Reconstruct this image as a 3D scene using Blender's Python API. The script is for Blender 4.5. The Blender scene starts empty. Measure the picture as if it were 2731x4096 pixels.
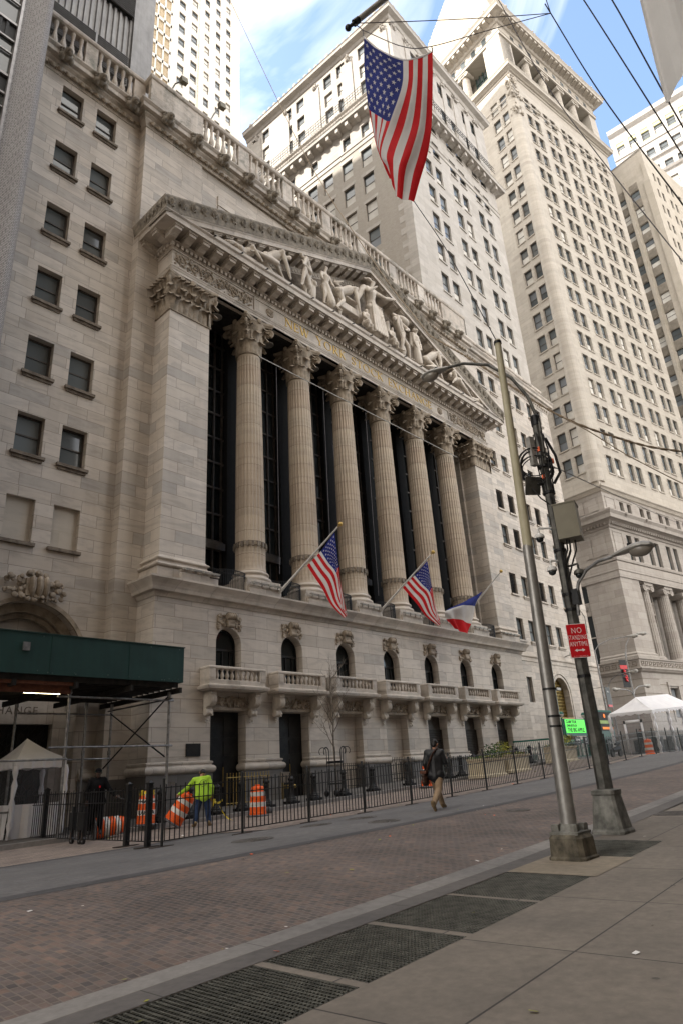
import bpy, math, random
from mathutils import Vector, Matrix
random.seed(7)
S=bpy.context.scene; COL=S.collection
PI=math.pi; R=math.radians
sin,cos=math.sin,math.cos
# ------------------------------------------------------------------ scene graph helpers
OFF={}
def tag(o,label=None,cat=None,group=None,kind=None):
    if label: o['label']=label
    if cat: o['category']=cat
    if group: o['group']=group
    if kind: o['kind']=kind
    return o
def thing(name,label,cat,loc=(0,0,0),rz=0,group=None):
    o=bpy.data.objects.new(name,None); COL.objects.link(o)
    o.location=loc; o.rotation_euler=(0,0,rz); o.empty_display_size=.3
    OFF[o.name]=Vector(loc) if rz==0 else Vector((0,0,0))
    return tag(o,label,cat,group)
class MB:
    def __init__(s): s.v=[]; s.f=[]; s.m=[]; s.mi=0
    def face(s,*pts):
        n=len(s.v); s.v.extend(tuple(p) for p in pts); s.f.append(tuple(range(n,n+len(pts)))); s.m.append(s.mi)
    def box(s,x0,x1,y0,y1,z0,z1):
        if x0>x1:x0,x1=x1,x0
        if y0>y1:y0,y1=y1,y0
        if z0>z1:z0,z1=z1,z0
        n=len(s.v)
        s.v+= [(x0,y0,z0),(x1,y0,z0),(x1,y1,z0),(x0,y1,z0),(x0,y0,z1),(x1,y0,z1),(x1,y1,z1),(x0,y1,z1)]
        for q in ((0,3,2,1),(4,5,6,7),(0,1,5,4),(1,2,6,5),(2,3,7,6),(3,0,4,7)):
            s.f.append(tuple(n+i for i in q)); s.m.append(s.mi)
        return s
    def obox(s,c,ax,ay,az):
        c=Vector(c);ax=Vector(ax);ay=Vector(ay);az=Vector(az); n=len(s.v)
        for dz in (-1,1):
            for dx,dy in ((-1,-1),(1,-1),(1,1),(-1,1)): s.v.append(tuple(c+ax*dx+ay*dy+az*dz))
        for q in ((0,3,2,1),(4,5,6,7),(0,1,5,4),(1,2,6,5),(2,3,7,6),(3,0,4,7)):
            s.f.append(tuple(n+i for i in q)); s.m.append(s.mi)
        return s
    def rings(s,rings,cap=True,closed=True):
        n=len(s.v); k=len(rings[0])
        for r in rings: s.v.extend(tuple(p) for p in r)
        for i in range(len(rings)-1):
            for j in range(k if closed else k-1):
                a=n+i*k+j; b=n+i*k+(j+1)%k
                s.f.append((a,b,b+k,a+k)); s.m.append(s.mi)
        if cap and closed:
            s.f.append(tuple(n+k-1-j for j in range(k))); s.m.append(s.mi)
            s.f.append(tuple(n+(len(rings)-1)*k+j for j in range(k))); s.m.append(s.mi)
        return s
    def lathe(s,prof,c=(0,0,0),n=16,axis=(0,0,1),cap=True):
        ax=Vector(axis).normalized(); t=Vector((1,0,0)) if abs(ax.x)<.9 else Vector((0,1,0))
        u=(t-ax*t.dot(ax)).normalized(); w=ax.cross(u); c=Vector(c)
        return s.rings([[c+ax*z+(u*cos(2*PI*j/n)+w*sin(2*PI*j/n))*max(r,1e-4) for j in range(n)] for r,z in prof],cap)
    def cyl(s,a,b,r0,r1=None,n=10):
        a=Vector(a);b=Vector(b); r1=r0 if r1 is None else r1
        return s.lathe([(r0,0),(r1,(b-a).length)],a,n,b-a)
    def cap(s,a,b,r0,r1,n=12,m=4):
        a=Vector(a);b=Vector(b);L=(b-a).length; pr=[]
        if L<1e-5: L=1e-4; b=a+Vector((0,0,L))
        for i in range(m+1):
            t=-PI/2+PI/2*i/m; pr.append((r0*cos(t),r0*sin(t)))
        for i in range(m+1):
            t=PI/2*i/m; pr.append((r1*cos(t),L+r1*sin(t)))
        return s.lathe(pr,a,n,b-a)
    def ell(s,c,r,n=14,m=9,rot=None):
        c=Vector(c); rs=[]
        for i in range(m+1):
            t=-PI/2+PI*i/m
            ring=[]
            for j in range(n):
                p=Vector((r[0]*max(cos(t),1e-3)*cos(2*PI*j/n),r[1]*max(cos(t),1e-3)*sin(2*PI*j/n),r[2]*sin(t)))
                if rot is not None: p=rot@p
                ring.append(c+p)
            rs.append(ring)
        return s.rings(rs)
    def tube(s,pts,r,n=8,cap=True):
        pts=[Vector(p) for p in pts]; k=len(pts)
        rr=r if isinstance(r,(list,tuple)) else [r]*k
        u=None; rings=[]
        for i in range(k):
            t=(pts[min(i+1,k-1)]-pts[max(i-1,0)]).normalized()
            if u is None:
                q=Vector((0,0,1)) if abs(t.z)<.9 else Vector((1,0,0)); u=(q-t*q.dot(t)).normalized()
            else:
                u=(u-t*u.dot(t)); u=u.normalized() if u.length>1e-6 else t.orthogonal().normalized()
            w=t.cross(u)
            rings.append([pts[i]+(u*cos(2*PI*j/n)+w*sin(2*PI*j/n))*rr[i] for j in range(n)])
        return s.rings(rings,cap)
    def sweep(s,prof,path,cap=True):
        # prof [(out,z)] closed loop, path plan points; outward = right-hand side of travel
        P=[Vector((p[0],p[1])) for p in path]; k=len(P); rings=[]
        for i in range(k):
            d0=(P[i]-P[i-1]).normalized() if i>0 else None
            d1=(P[i+1]-P[i]).normalized() if i<k-1 else None
            if d0 is None: d0=d1
            if d1 is None: d1=d0
            n0=Vector((d0.y,-d0.x)); n1=Vector((d1.y,-d1.x)); m=(n0+n1)
            m=m/ max(m.dot(n0),1e-3) if m.length>1e-6 else n0
            rings.append([(P[i].x+m.x*o,P[i].y+m.y*o,z) for o,z in prof])
        return s.rings(rings,cap)
    def shear(s,prof,x0,x1,zf,steps=1):
        return s.rings([[(x,y,zf(x)+z) for y,z in prof] for x in [x0+(x1-x0)*i/steps for i in range(steps+1)]])
    def build(s,name,mat,parent=None,smooth=False,kind=None,label=None):
        off=Vector((0,0,0))
        if parent is not None: off=OFF.get(parent.name,off)
        me=bpy.data.meshes.new(name)
        me.from_pydata([(v[0]-off.x,v[1]-off.y,v[2]-off.z) for v in s.v],[],s.f)
        mats=mat if isinstance(mat,(list,tuple)) else [mat]
        for m in mats: me.materials.append(m)
        if len(mats)>1: me.polygons.foreach_set('material_index',s.m)
        if smooth: me.polygons.foreach_set('use_smooth',[True]*len(me.polygons))
        me.update()
        o=bpy.data.objects.new(name,me); COL.objects.link(o)
        if parent is not None: o.parent=parent
        OFF[o.name]=off.copy()
        if kind: o['kind']=kind
        if label: o['label']=label
        return o
def smooth_angle(o,deg=35):
    me=o.data
    try:
        me.polygons.foreach_set('use_smooth',[True]*len(me.polygons))
        me.set_sharp_from_angle(angle=R(deg))
    except Exception: pass
    return o
def remesh(o,vox,sm=4,sub=False):
    """fuse overlapping closed pieces into one continuous surface and bake it"""
    m=o.modifiers.new('r','REMESH'); m.mode='VOXEL'; m.voxel_size=vox; m.use_smooth_shade=True
    if sm:
        k=o.modifiers.new('s','SMOOTH'); k.factor=.5; k.iterations=sm
    dg=bpy.context.evaluated_depsgraph_get(); dg.update()
    me=bpy.data.meshes.new_from_object(o.evaluated_get(dg)); mats=[m for m in o.data.materials]
    o.modifiers.clear(); o.data=me
    if not me.materials:
        for m in mats: me.materials.append(m)
    me.polygons.foreach_set('use_smooth',[True]*len(me.polygons)); me.update()
    return o
def dup(root,loc,rz=None,label=None,group=None):
    r=root.copy(); COL.objects.link(r); r.location=loc
    if rz is not None: r.rotation_euler=(0,0,rz)
    if label: r['label']=label
    if group: r['group']=group
    for ch in list(root.children):
        c=ch.copy(); COL.objects.link(c); c.parent=r
        for g in list(ch.children):
            d=g.copy(); COL.objects.link(d); d.parent=c
    return r
def text_mesh(txt,size,origin,ux,uz,mat,name,parent,align='CENTER',depth=.004,space=1.0,bold=0.0,wscale=1.0):
    """flat lettering laid in the plane spanned by ux (reading direction) and uz (up)"""
    cu=bpy.data.curves.new('t','FONT'); cu.body=txt; cu.size=size; cu.align_x=align; cu.align_y='CENTER'
    cu.extrude=depth/2; cu.space_character=space; cu.offset=bold; cu.resolution_u=3
    o=bpy.data.objects.new('t',cu); COL.objects.link(o)
    dg=bpy.context.evaluated_depsgraph_get(); dg.update()
    me=bpy.data.meshes.new_from_object(o.evaluated_get(dg))
    bpy.data.objects.remove(o)
    ux=Vector(ux).normalized()*wscale; uz=Vector(uz).normalized(); un=ux.cross(uz).normalized(); O=Vector(origin)
    off=OFF.get(parent.name,Vector((0,0,0))) if parent is not None else Vector((0,0,0))
    for v in me.vertices:
        p=O+ux*v.co.x+uz*v.co.y+un*v.co.z; v.co=p-off
    me.materials.clear(); me.materials.append(mat); me.name=name
    ob=bpy.data.objects.new(name,me); COL.objects.link(ob)
    if parent is not None: ob.parent=parent
    OFF[ob.name]=off.copy()
    return ob
# ------------------------------------------------------------------ ground shape
def G(x,y=99.):
    xx=max(x,-4.2); q=min(xx,42.)
    z=.08+.018*(q-9.6)+.00065*(q-9.6)**2
    if xx>42: z+=.006*(min(xx,90)-42)
    return z+.19*max(0.,1-((y-10.3)/4.9)**2)
def KY(x): return 5.03+.062*x
# ------------------------------------------------------------------ materials
def newmat(name):
    m=bpy.data.materials.new(name); m.use_nodes=True; nt=m.node_tree
    b=nt.nodes['Principled BSDF']; return m,nt,b
def N(nt,t,**k):
    n=nt.nodes.new(t)
    for a,v in k.items():
        if a.startswith('i_'): n.inputs[int(a[2:]) if a[2:].isdigit() else a[2:]].default_value=v
        else: setattr(n,a,v)
    return n
def mix(nt,fac,a,b,bt='MIX'):
    n=nt.nodes.new('ShaderNodeMix'); n.data_type='RGBA'; n.blend_type=bt
    for s,val in ((0,fac),(6,a),(7,b)):
        if hasattr(val,'is_linked') or hasattr(val,'links'): nt.links.new(val,n.inputs[s])
        else: n.inputs[s].default_value=val if s==0 else (*val,1)
    return n.outputs[2]
def ramp(nt,src,pts):
    n=nt.nodes.new('ShaderNodeValToRGB'); e=n.color_ramp.elements
    while len(e)<len(pts): e.new(.5)
    for i,(p,c) in enumerate(pts): e[i].position=p; e[i].color=(*c,1) if len(c)==3 else c
    nt.links.new(src,n.inputs[0]); return n.outputs[0]
def noise(nt,vec,scale,detail=4,rough=.55,dim='3D',w=None,dist=0):
    n=nt.nodes.new('ShaderNodeTexNoise'); n.noise_dimensions=dim
    n.inputs['Scale'].default_value=scale; n.inputs['Detail'].default_value=detail; n.inputs['Roughness'].default_value=rough; n.inputs['Distortion'].default_value=dist
    if vec is not None: nt.links.new(vec,n.inputs['Vector'])
    if w is not None: nt.links.new(w,n.inputs['W'])
    return n.outputs[0]
def objco(nt): return nt.nodes.new('ShaderNodeTexCoord').outputs['Object']
def wallvec(nt,co):
    s=N(nt,'ShaderNodeSeparateXYZ'); nt.links.new(co,s.inputs[0])
    a=N(nt,'ShaderNodeMath',operation='ADD'); nt.links.new(s.outputs[0],a.inputs[0]); nt.links.new(s.outputs[1],a.inputs[1])
    c=N(nt,'ShaderNodeCombineXYZ'); nt.links.new(a.outputs[0],c.inputs[0]); nt.links.new(s.outputs[2],c.inputs[1])
    return c.outputs[0]
def mapv(nt,vec,scale=(1,1,1),rot=(0,0,0),loc=(0,0,0)):
    m=N(nt,'ShaderNodeMapping'); m.inputs['Scale'].default_value=scale; m.inputs['Rotation'].default_value=rot; m.inputs['Location'].default_value=loc
    nt.links.new(vec,m.inputs[0]); return m.outputs[0]
def bump(nt,b,h,strength=.3,dist=.02):
    n=N(nt,'ShaderNodeBump'); n.inputs['Strength'].default_value=strength; n.inputs['Distance'].default_value=dist
    nt.links.new(h,n.inputs['Height']); nt.links.new(n.outputs[0],b.inputs['Normal'])
def stone(name,c0,c1,c2,bw=1.3,bh=.56,joint=.012,jcol=(.16,.13,.10),vein=.5,dirt=.35,rough=.6,offset=.5,bstr=.25,moss=0):
    """coursed ashlar: each block its own tone and veining, thin dark joints, rain streaks"""
    m,nt,b=newmat(name); L=nt.links
    co=objco(nt); wv=wallvec(nt,co)
    br=N(nt,'ShaderNodeTexBrick',offset=offset,offset_frequency=2,squash=.78,squash_frequency=3)
    br.inputs['Color1'].default_value=(0,0,0,1); br.inputs['Color2'].default_value=(1,1,1,1); br.inputs['Mortar'].default_value=(.5,.5,.5,1)
    br.inputs['Scale'].default_value=1; br.inputs['Mortar Size'].default_value=joint; br.inputs['Mortar Smooth'].default_value=.2; br.inputs['Bias'].default_value=0
    br.inputs['Brick Width'].default_value=bw; br.inputs['Row Height'].default_value=bh
    L.new(wv,br.inputs['Vector'])
    tint=br.outputs['Color']
    base=ramp(nt,tint,[(0,c2),(.3,c0),(.7,c1),(1,c0)])
    w=N(nt,'ShaderNodeMath',operation='MULTIPLY'); L.new(tint,w.inputs[0]); w.inputs[1].default_value=37
    vv=mapv(nt,wv,(.5,2.2,1),(0,0,.45))
    vn=noise(nt,vv,1.1,5,.6,'4D',w.outputs[0],1.2)
    vm=ramp(nt,vn,[(.38,(1.04,1.03,1.02)),(.50,(.95,.94,.94)),(.62,(.66,.65,.66))])
    col=mix(nt,vein,base,mix(nt,1,base,vm,'MULTIPLY'))
    st=noise(nt,mapv(nt,wv,(1.4,.12,1)),1.2,4,.6)
    sp=noise(nt,co,.35,4,.6)
    dm=mix(nt,.5,ramp(nt,st,[(.35,(.62,.57,.52)),(.62,(1,1,1))]),ramp(nt,sp,[(.3,(.72,.68,.63)),(.6,(1,1,1))]))
    col=mix(nt,dirt,col,mix(nt,1,col,dm,'MULTIPLY'))
    if moss:
        mo=ramp(nt,noise(nt,co,1.3,6,.7),[(.5,(0,0,0)),(.68,(1,1,1))])
        col=mix(nt,mix(nt,1,mo,(moss,)*3,'MULTIPLY'),col,(.13,.13,.10))
    col=mix(nt,br.outputs['Fac'],col,jcol)
    L.new(col,b.inputs['Base Color']); b.inputs['Roughness'].default_value=rough
    h=N(nt,'ShaderNodeMath',operation='SUBTRACT'); L.new(vn,h.inputs[0]); L.new(br.outputs['Fac'],h.inputs[1])
    bump(nt,b,h.outputs[0],bstr,.015)
    return m
def rough_mat(name,c0,c1,scale=3.,rough=.6,metal=0,detail=5,bstr=.15,spec=.4,streak=0,coat=0,lo=.35,hi=.65,bscale=None):
    m,nt,b=newmat(name); co=objco(nt)
    n=noise(nt,co,scale,detail,.6)
    col=ramp(nt,n,[(lo,c0),(hi,c1)])
    if streak:
        st=noise(nt,mapv(nt,wallvec(nt,co),(3,.25,1)),1.6,4,.6)
        col=mix(nt,streak,col,mix(nt,1,col,ramp(nt,st,[(.35,(.5,.47,.44)),(.6,(1,1,1))]),'MULTIPLY'))
    nt.links.new(col,b.inputs['Base Color'])
    b.inputs['Roughness'].default_value=rough; b.inputs['Metallic'].default_value=metal
    b.inputs['Specular IOR Level'].default_value=spec
    if coat: b.inputs['Coat Weight'].default_value=coat
    if bstr: bump(nt,b,noise(nt,co,bscale or scale*6,4,.6),bstr,.01)
    return m
def glass_dark(name,c=(.02,.025,.03),rough=.08,var=.0,spec=.6):
    m,nt,b=newmat(name)
    oi=N(nt,'ShaderNodeObjectInfo')
    col=mix(nt,oi.outputs['Random'],c,tuple(min(1,x*(1+var)+var*.03) for x in c))
    nt.links.new(col,b.inputs['Base Color'])
    b.inputs['Roughness'].default_value=rough; b.inputs['Specular IOR Level'].default_value=spec
    bump(nt,b,noise(nt,objco(nt),.8,2,.5),.06,.05)
    return m
def emit(name,c,s):
    m,nt,b=newmat(name); b.inputs['Base Color'].default_value=(*c,1); b.inputs['Emission Color'].default_value=(*c,1); b.inputs['Emission Strength'].default_value=s; return m
M={}
MB_C0=(.535,.48,.415); MB_C1=(.61,.56,.50); MB_C2=(.42,.39,.355)
M['marble']=stone('marble',MB_C0,MB_C1,MB_C2,1.75,.57,.011,jcol=(.24,.205,.17),vein=.55,dirt=.45)
M['weathered']=stone('weathered_marble',MB_C0,MB_C1,MB_C2,1.9,3.,.006,vein=.5,dirt=.9,moss=.85)
M['marble_small']=stone('marble_trim',MB_C0,MB_C1,MB_C2,1.9,3.,.006,vein=.5,dirt=.75,moss=.35)
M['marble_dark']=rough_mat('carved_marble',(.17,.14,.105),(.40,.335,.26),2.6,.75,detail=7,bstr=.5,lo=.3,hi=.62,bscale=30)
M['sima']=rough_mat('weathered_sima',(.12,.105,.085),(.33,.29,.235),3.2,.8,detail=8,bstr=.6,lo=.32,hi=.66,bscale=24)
M['statue']=rough_mat('statue_marble',(.56,.50,.43),(.68,.62,.54),1.1,.65,detail=5,bstr=.1,streak=.35)
M['column']=stone('column_marble',(.48,.40,.315),(.53,.46,.37),(.40,.335,.265),5.,1.25,.012,jcol=(.2,.165,.125),vein=.45,dirt=.7,offset=.3)
M['ring']=rough_mat('bronze_bracket',(.13,.11,.09),(.24,.205,.165),8,.6,.2)
M['bronze']=rough_mat('dark_bronze',(.010,.011,.013),(.028,.028,.028),2,.4,.3,bstr=.1)
M['glass']=glass_dark('dark_glass',(.008,.012,.014),.06,.8,.45)
M['glass2']=glass_dark('office_glass',(.05,.06,.065),.06,1.5,.7)
M['glass3']=glass_dark('painted_sky_glass',(.15,.165,.18),.08,.6,.6)  # sky reflection put into the pane colour, bluish and paler
M['blind']=rough_mat('window_blind',(.55,.53,.48),(.68,.66,.62),.6,.7,bstr=0)
M['frame']=rough_mat('window_frame',(.035,.03,.026),(.075,.062,.052),3,.5)
M['sill']=rough_mat('window_sill',(.11,.09,.07),(.24,.20,.16),4,.8)
M['shutter']=rough_mat('roller_shutter',(.035,.033,.03),(.06,.055,.05),2,.5,.4)
M['black']=rough_mat('black_paint',(.006,.0065,.007),(.016,.016,.017),14,.42,spec=.5)
M['iron']=rough_mat('wrought_iron',(.007,.008,.009),(.02,.02,.022),10,.5,.3)
M['rust']=rough_mat('rusty_plate',(.02,.015,.013),(.055,.04,.033),9,.8)
M['gold']=rough_mat('gilded_letter',(.50,.33,.09),(.62,.43,.14),6,.4,.5,bstr=0)
M['brass']=rough_mat('brass_rail',(.30,.20,.06),(.42,.30,.10),6,.4,.8)
M['green_ply']=rough_mat('green_plywood',(.0075,.036,.031),(.0115,.047,.041),1.1,.6,detail=8,bstr=.08,streak=.3)
M['galv']=rough_mat('galvanised_pipe',(.17,.17,.17),(.33,.33,.33),7,.42,.75,bstr=.05)
M['steel']=rough_mat('brushed_steel',(.27,.262,.25),(.36,.35,.33),5,.38,.55,bstr=.04,streak=.4)
M['creampaint']=rough_mat('cream_pole_paint',(.44,.40,.27),(.52,.48,.34),3,.5,bstr=.06,streak=.4)
M['oldsteel']=rough_mat('weathered_steel',(.055,.055,.05),(.15,.145,.13),5,.55,.6,bstr=.15,streak=.4)
M['castbase']=rough_mat('rusty_cast_base',(.055,.048,.035),(.19,.165,.12),5,.75,.1,bstr=.3,streak=.6)
M['castbase2']=rough_mat('grey_cast_base',(.09,.09,.08),(.27,.265,.24),4,.75,.1,bstr=.3,streak=.5)
M['olive']=rough_mat('olive_cabinet',(.155,.14,.10),(.19,.172,.125),2,.5,.2,bstr=.03)
M['lampgrey']=rough_mat('lamp_housing',(.28,.27,.25),(.42,.41,.38),4,.5,.2)
M['lens']=glass_dark('lamp_lens',(.22,.20,.17),.2,.2)
M['white']=rough_mat('white_plastic',(.62,.61,.58),(.72,.71,.69),3,.4,bstr=0)
M['rope']=rough_mat('rope',(.20,.15,.10),(.38,.30,.21),20,.9)
M['cable']=rough_mat('black_cable',(.008,.008,.009),(.02,.02,.02),10,.5)
M['wire']=rough_mat('grey_wire',(.08,.075,.085),(.15,.14,.15),10,.5)
M['orange']=rough_mat('orange_plastic',(.88,.115,.014),(.95,.15,.02),3,.45,bstr=.05,streak=.25)
M['reflect']=rough_mat('reflective_white',(.62,.61,.58),(.76,.75,.72),6,.5,bstr=.05)
M['rubber']=rough_mat('grey_rubber',(.06,.06,.065),(.14,.135,.135),6,.85)
M['yellow']=rough_mat('yellow_tape',(.55,.42,.02),(.70,.55,.04),5,.5,bstr=0)
M['hivis']=rough_mat('hivis_cloth',(.30,.52,.03),(.38,.62,.05),4,.85,bstr=.15)
M['denim']=rough_mat('denim',(.010,.022,.060),(.026,.050,.115),7,.9,bstr=.2)
M['darkcloth']=rough_mat('dark_cloth',(.004,.004,.005),(.010,.010,.011),5,.95,bstr=.1,spec=.1)
M['leather']=rough_mat('black_leather',(.006,.0065,.008),(.016,.016,.018),9,.48,bstr=.35,spec=.4)
M['brownleather']=rough_mat('brown_leather',(.022,.008,.005),(.06,.024,.012),6,.45,bstr=.2)
M['khaki']=rough_mat('khaki_cotton',(.24,.165,.10),(.33,.235,.15),5,.9,bstr=.2)
M['shoe']=rough_mat('tan_shoe',(.15,.10,.05),(.24,.17,.09),7,.8)
M['skin']=rough_mat('skin',(.33,.16,.10),(.42,.22,.145),5,.55,bstr=.05)
M['skin_dark']=rough_mat('dark_skin',(.05,.026,.018),(.075,.04,.028),5,.55,bstr=.05)
M['hair']=rough_mat('black_hair',(.006,.005,.005),(.014,.012,.011),30,.5,bstr=.4)
M['canvas']=rough_mat('white_canvas',(.72,.71,.73),(.82,.81,.82),1.5,.7,bstr=.12)
M['subgreen']=rough_mat('subway_green',(.008,.10,.075),(.014,.14,.105),4,.4,bstr=.04)
M['planter']=rough_mat('cream_planter',(.55,.47,.33),(.66,.58,.43),3,.8,streak=.3)
M['leaf']=rough_mat('leaf',(.03,.075,.02),(.075,.14,.035),8,.6)
M['leaf_y']=rough_mat('yellow_leaf',(.20,.21,.03),(.34,.33,.06),8,.6)
M['flower']=rough_mat('pale_flower',(.35,.40,.20),(.62,.62,.42),20,.7)
M['flower_p']=rough_mat('purple_flower',(.07,.015,.06),(.16,.035,.12),20,.7)
M['soil']=rough_mat('soil',(.02,.014,.01),(.05,.035,.025),20,.95)
M['bark']=rough_mat('grey_bark',(.10,.085,.07),(.22,.19,.16),14,.9,bstr=.5)
M['wood']=rough_mat('old_plank',(.09,.032,.018),(.17,.065,.035),5,.8,bstr=.3)
M['darkwood']=rough_mat('dark_joist',(.010,.009,.008),(.030,.027,.024),4,.85)
M['redsign']=rough_mat('red_sign',(.50,.006,.012),(.57,.010,.018),3,.35,bstr=0)
M['signwhite']=rough_mat('sign_white',(.76,.75,.73),(.82,.81,.79),3,.4,bstr=0)
M['navy']=rough_mat('flag_blue',(.014,.022,.155),(.022,.036,.225),2,.8,bstr=.06)
M['flagred']=rough_mat('flag_red',(.52,.008,.012),(.62,.014,.02),2,.8,bstr=.06)
M['flagwhite']=rough_mat('flag_white',(.66,.64,.62),(.74,.72,.70),2,.8,bstr=.06)
def translucent(m,amt):
    nt=m.node_tree; b=nt.nodes['Principled BSDF']; o=nt.nodes['Material Output']
    t=N(nt,'ShaderNodeBsdfTranslucent'); x=N(nt,'ShaderNodeMixShader'); x.inputs[0].default_value=amt
    src=b.inputs['Base Color'].links[0].from_socket; nt.links.new(src,t.inputs[0])
    nt.links.new(b.outputs[0],x.inputs[1]); nt.links.new(t.outputs[0],x.inputs[2]); nt.links.new(x.outputs[0],o.inputs[0])
for k in ('navy','flagred','flagwhite'): translucent(M[k],.42)
translucent(M['canvas'],.12)
M['led']=emit('led_green',(.10,.80,.08),.28)
M['ledtext']=emit('led_dark',(.004,.03,.005),.0)
M['tube']=emit('fluorescent_tube',(1,.82,.5),3)
M['lamp_amber']=emit('warm_room_light',(1,.55,.12),.35)
M['redlamp']=emit('red_lamp',(1,.05,.02),1.2)
def clear_vinyl():
    m,nt,b=newmat('clear_vinyl'); o=nt.nodes['Material Output']
    t=N(nt,'ShaderNodeBsdfTransparent'); t.inputs[0].default_value=(.90,.90,.92,1)
    x=N(nt,'ShaderNodeMixShader'); x.inputs[0].default_value=.10
    b.inputs['Base Color'].default_value=(.30,.31,.33,1); b.inputs['Roughness'].default_value=.12
    bump(nt,b,noise(nt,objco(nt),2.5,4,.6),.5,.06)
    nt.links.new(t.outputs[0],x.inputs[1]); nt.links.new(b.outputs[0],x.inputs[2]); nt.links.new(x.outputs[0],o.inputs[0])
    return m
M['vinyl']=clear_vinyl()
# paving
def paving(name,cols,bw,bh,joint,jcol,swap=False,rot=0,rough=.75,bstr=.5,patch=.35,spotty=0,offset=.5,bdist=.012):
    m,nt,b=newmat(name); L=nt.links; co=objco(nt)
    warp=noise(nt,co,1.7,2,.5)
    wv=N(nt,'ShaderNodeVectorMath',operation='SCALE'); 
    nn=N(nt,'ShaderNodeTexNoise'); nn.inputs['Scale'].default_value=2.2; L.new(co,nn.inputs['Vector'])
    L.new(nn.outputs['Color'],wv.inputs[0]); wv.inputs['Scale'].default_value=.05 if bw<.6 else .0
    ad=N(nt,'ShaderNodeVectorMath',operation='ADD'); L.new(co,ad.inputs[0]); L.new(wv.outputs[0],ad.inputs[1])
    v=mapv(nt,ad.outputs[0],(1,1,1),(0,0,(PI/2 if swap else 0)+rot))
    sep=N(nt,'ShaderNodeSeparateXYZ'); L.new(v,sep.inputs[0]); cb=N(nt,'ShaderNodeCombineXYZ'); L.new(sep.outputs[0],cb.inputs[0]); L.new(sep.outputs[1],cb.inputs[1])
    br=N(nt,'ShaderNodeTexBrick',offset=offset,offset_frequency=2)
    br.inputs['Color1'].default_value=(0,0,0,1); br.inputs['Color2'].default_value=(1,1,1,1); br.inputs['Mortar'].default_value=(.5,.5,.5,1)
    br.inputs['Scale'].default_value=1; br.inputs['Mortar Size'].default_value=joint; br.inputs['Mortar Smooth'].default_value=.3
    br.inputs['Brick Width'].default_value=bw; br.inputs['Row Height'].default_value=bh
    L.new(cb.outputs[0],br.inputs['Vector'])
    k=len(cols)-1
    col=ramp(nt,br.outputs['Color'],[(i/k,c) for i,c in enumerate(cols)])
    p=noise(nt,co,.45,6,.65); p2=noise(nt,co,9,5,.7)
    col=mix(nt,patch,col,mix(nt,1,col,ramp(nt,p,[(.32,(.45,.44,.46)),(.66,(1.25,1.2,1.15))]),'MULTIPLY'))
    col=mix(nt,.45,col,mix(nt,1,col,ramp(nt,p2,[(.3,(.55,.55,.55)),(.7,(1.35,1.35,1.35))]),'MULTIPLY'))
    if spotty:
        vo=N(nt,'ShaderNodeTexVoronoi',feature='F1'); vo.inputs['Scale'].default_value=2.3; L.new(co,vo.inputs['Vector'])
        g=ramp(nt,vo.outputs['Distance'],[(.05,(1,1,1)),(.075,(0,0,0))])
        rnd=N(nt,'ShaderNodeSeparateColor'); L.new(vo.outputs['Color'],rnd.inputs[0])
        sel=ramp(nt,rnd.outputs[0],[(.52,(0,0,0)),(.54,(1,1,1))])
        col=mix(nt,mix(nt,1,mix(nt,1,g,sel,'MULTIPLY'),(spotty,)*3,'MULTIPLY'),col,(.07,.06,.055))
    jn=noise(nt,co,.9,3,.6)
    jc=mix(nt,jn,tuple(x*.6 for x in jcol),tuple(min(1,x*1.35) for x in jcol))
    col=mix(nt,br.outputs['Fac'],col,jc)
    L.new(col,b.inputs['Base Color']); b.inputs['Roughness'].default_value=rough
    h=N(nt,'ShaderNodeMath',operation='MULTIPLY_ADD'); L.new(br.outputs['Fac'],h.inputs[0]); h.inputs[1].default_value=-1; L.new(p2,h.inputs[2])
    bump(nt,b,h.outputs[0],bstr,bdist)
    return m
M['bricks']=paving('wood_block_paving',[(.10,.082,.080),(.175,.140,.128),(.12,.106,.110),(.225,.160,.132),(.095,.084,.086),(.15,.128,.122)],.12,.085,.008,(.19,.16,.135),swap=True,bstr=.6,patch=.85)
M['greystrip']=paving('grey_setts',[(.125,.125,.128),(.16,.157,.158),(.14,.142,.148)],.22,.11,.008,(.13,.125,.125),bstr=.3,patch=.45)
M['edgestone']=paving('dark_edge_stone',[(.062,.062,.068),(.085,.083,.088)],1.5,.6,.006,(.04,.04,.04),bstr=.2,patch=.4)
M['pinkpave']=paving('pinkish_setts',[(.25,.205,.18),(.31,.255,.22),(.20,.165,.15)],.24,.12,.01,(.15,.125,.11),bstr=.4,patch=.5)
M['kerbstone']=paving('kerb_granite',[(.22,.212,.205),(.26,.25,.24)],2.2,1.,.006,(.08,.075,.07),bstr=.25,patch=.5)
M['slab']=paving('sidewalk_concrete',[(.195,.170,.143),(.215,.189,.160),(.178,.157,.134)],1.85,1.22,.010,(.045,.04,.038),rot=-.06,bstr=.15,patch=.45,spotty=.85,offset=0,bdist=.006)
M['kerbband']=paving('kerbside_concrete',[(.125,.118,.115),(.145,.137,.132)],3.1,3.,.008,(.05,.046,.042),bstr=.2,patch=.6,spotty=.4,offset=0)
M['darkgranite']=stone('dark_granite_base',(.15,.142,.135),(.18,.17,.16),(.125,.12,.115),2.6,2.,.008,jcol=(.06,.055,.05),vein=.3,dirt=.6)
M['bannercloth']=rough_mat('banner_cloth',(.84,.83,.81),(.88,.87,.85),1.5,.8,bstr=.05)
translucent(M['bannercloth'],.5)
M['slab2']=paving('far_sidewalk',[(.10,.095,.09),(.125,.118,.11)],1.5,1.5,.012,(.05,.046,.042),bstr=.15,patch=.4,spotty=.5,offset=0)
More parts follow.
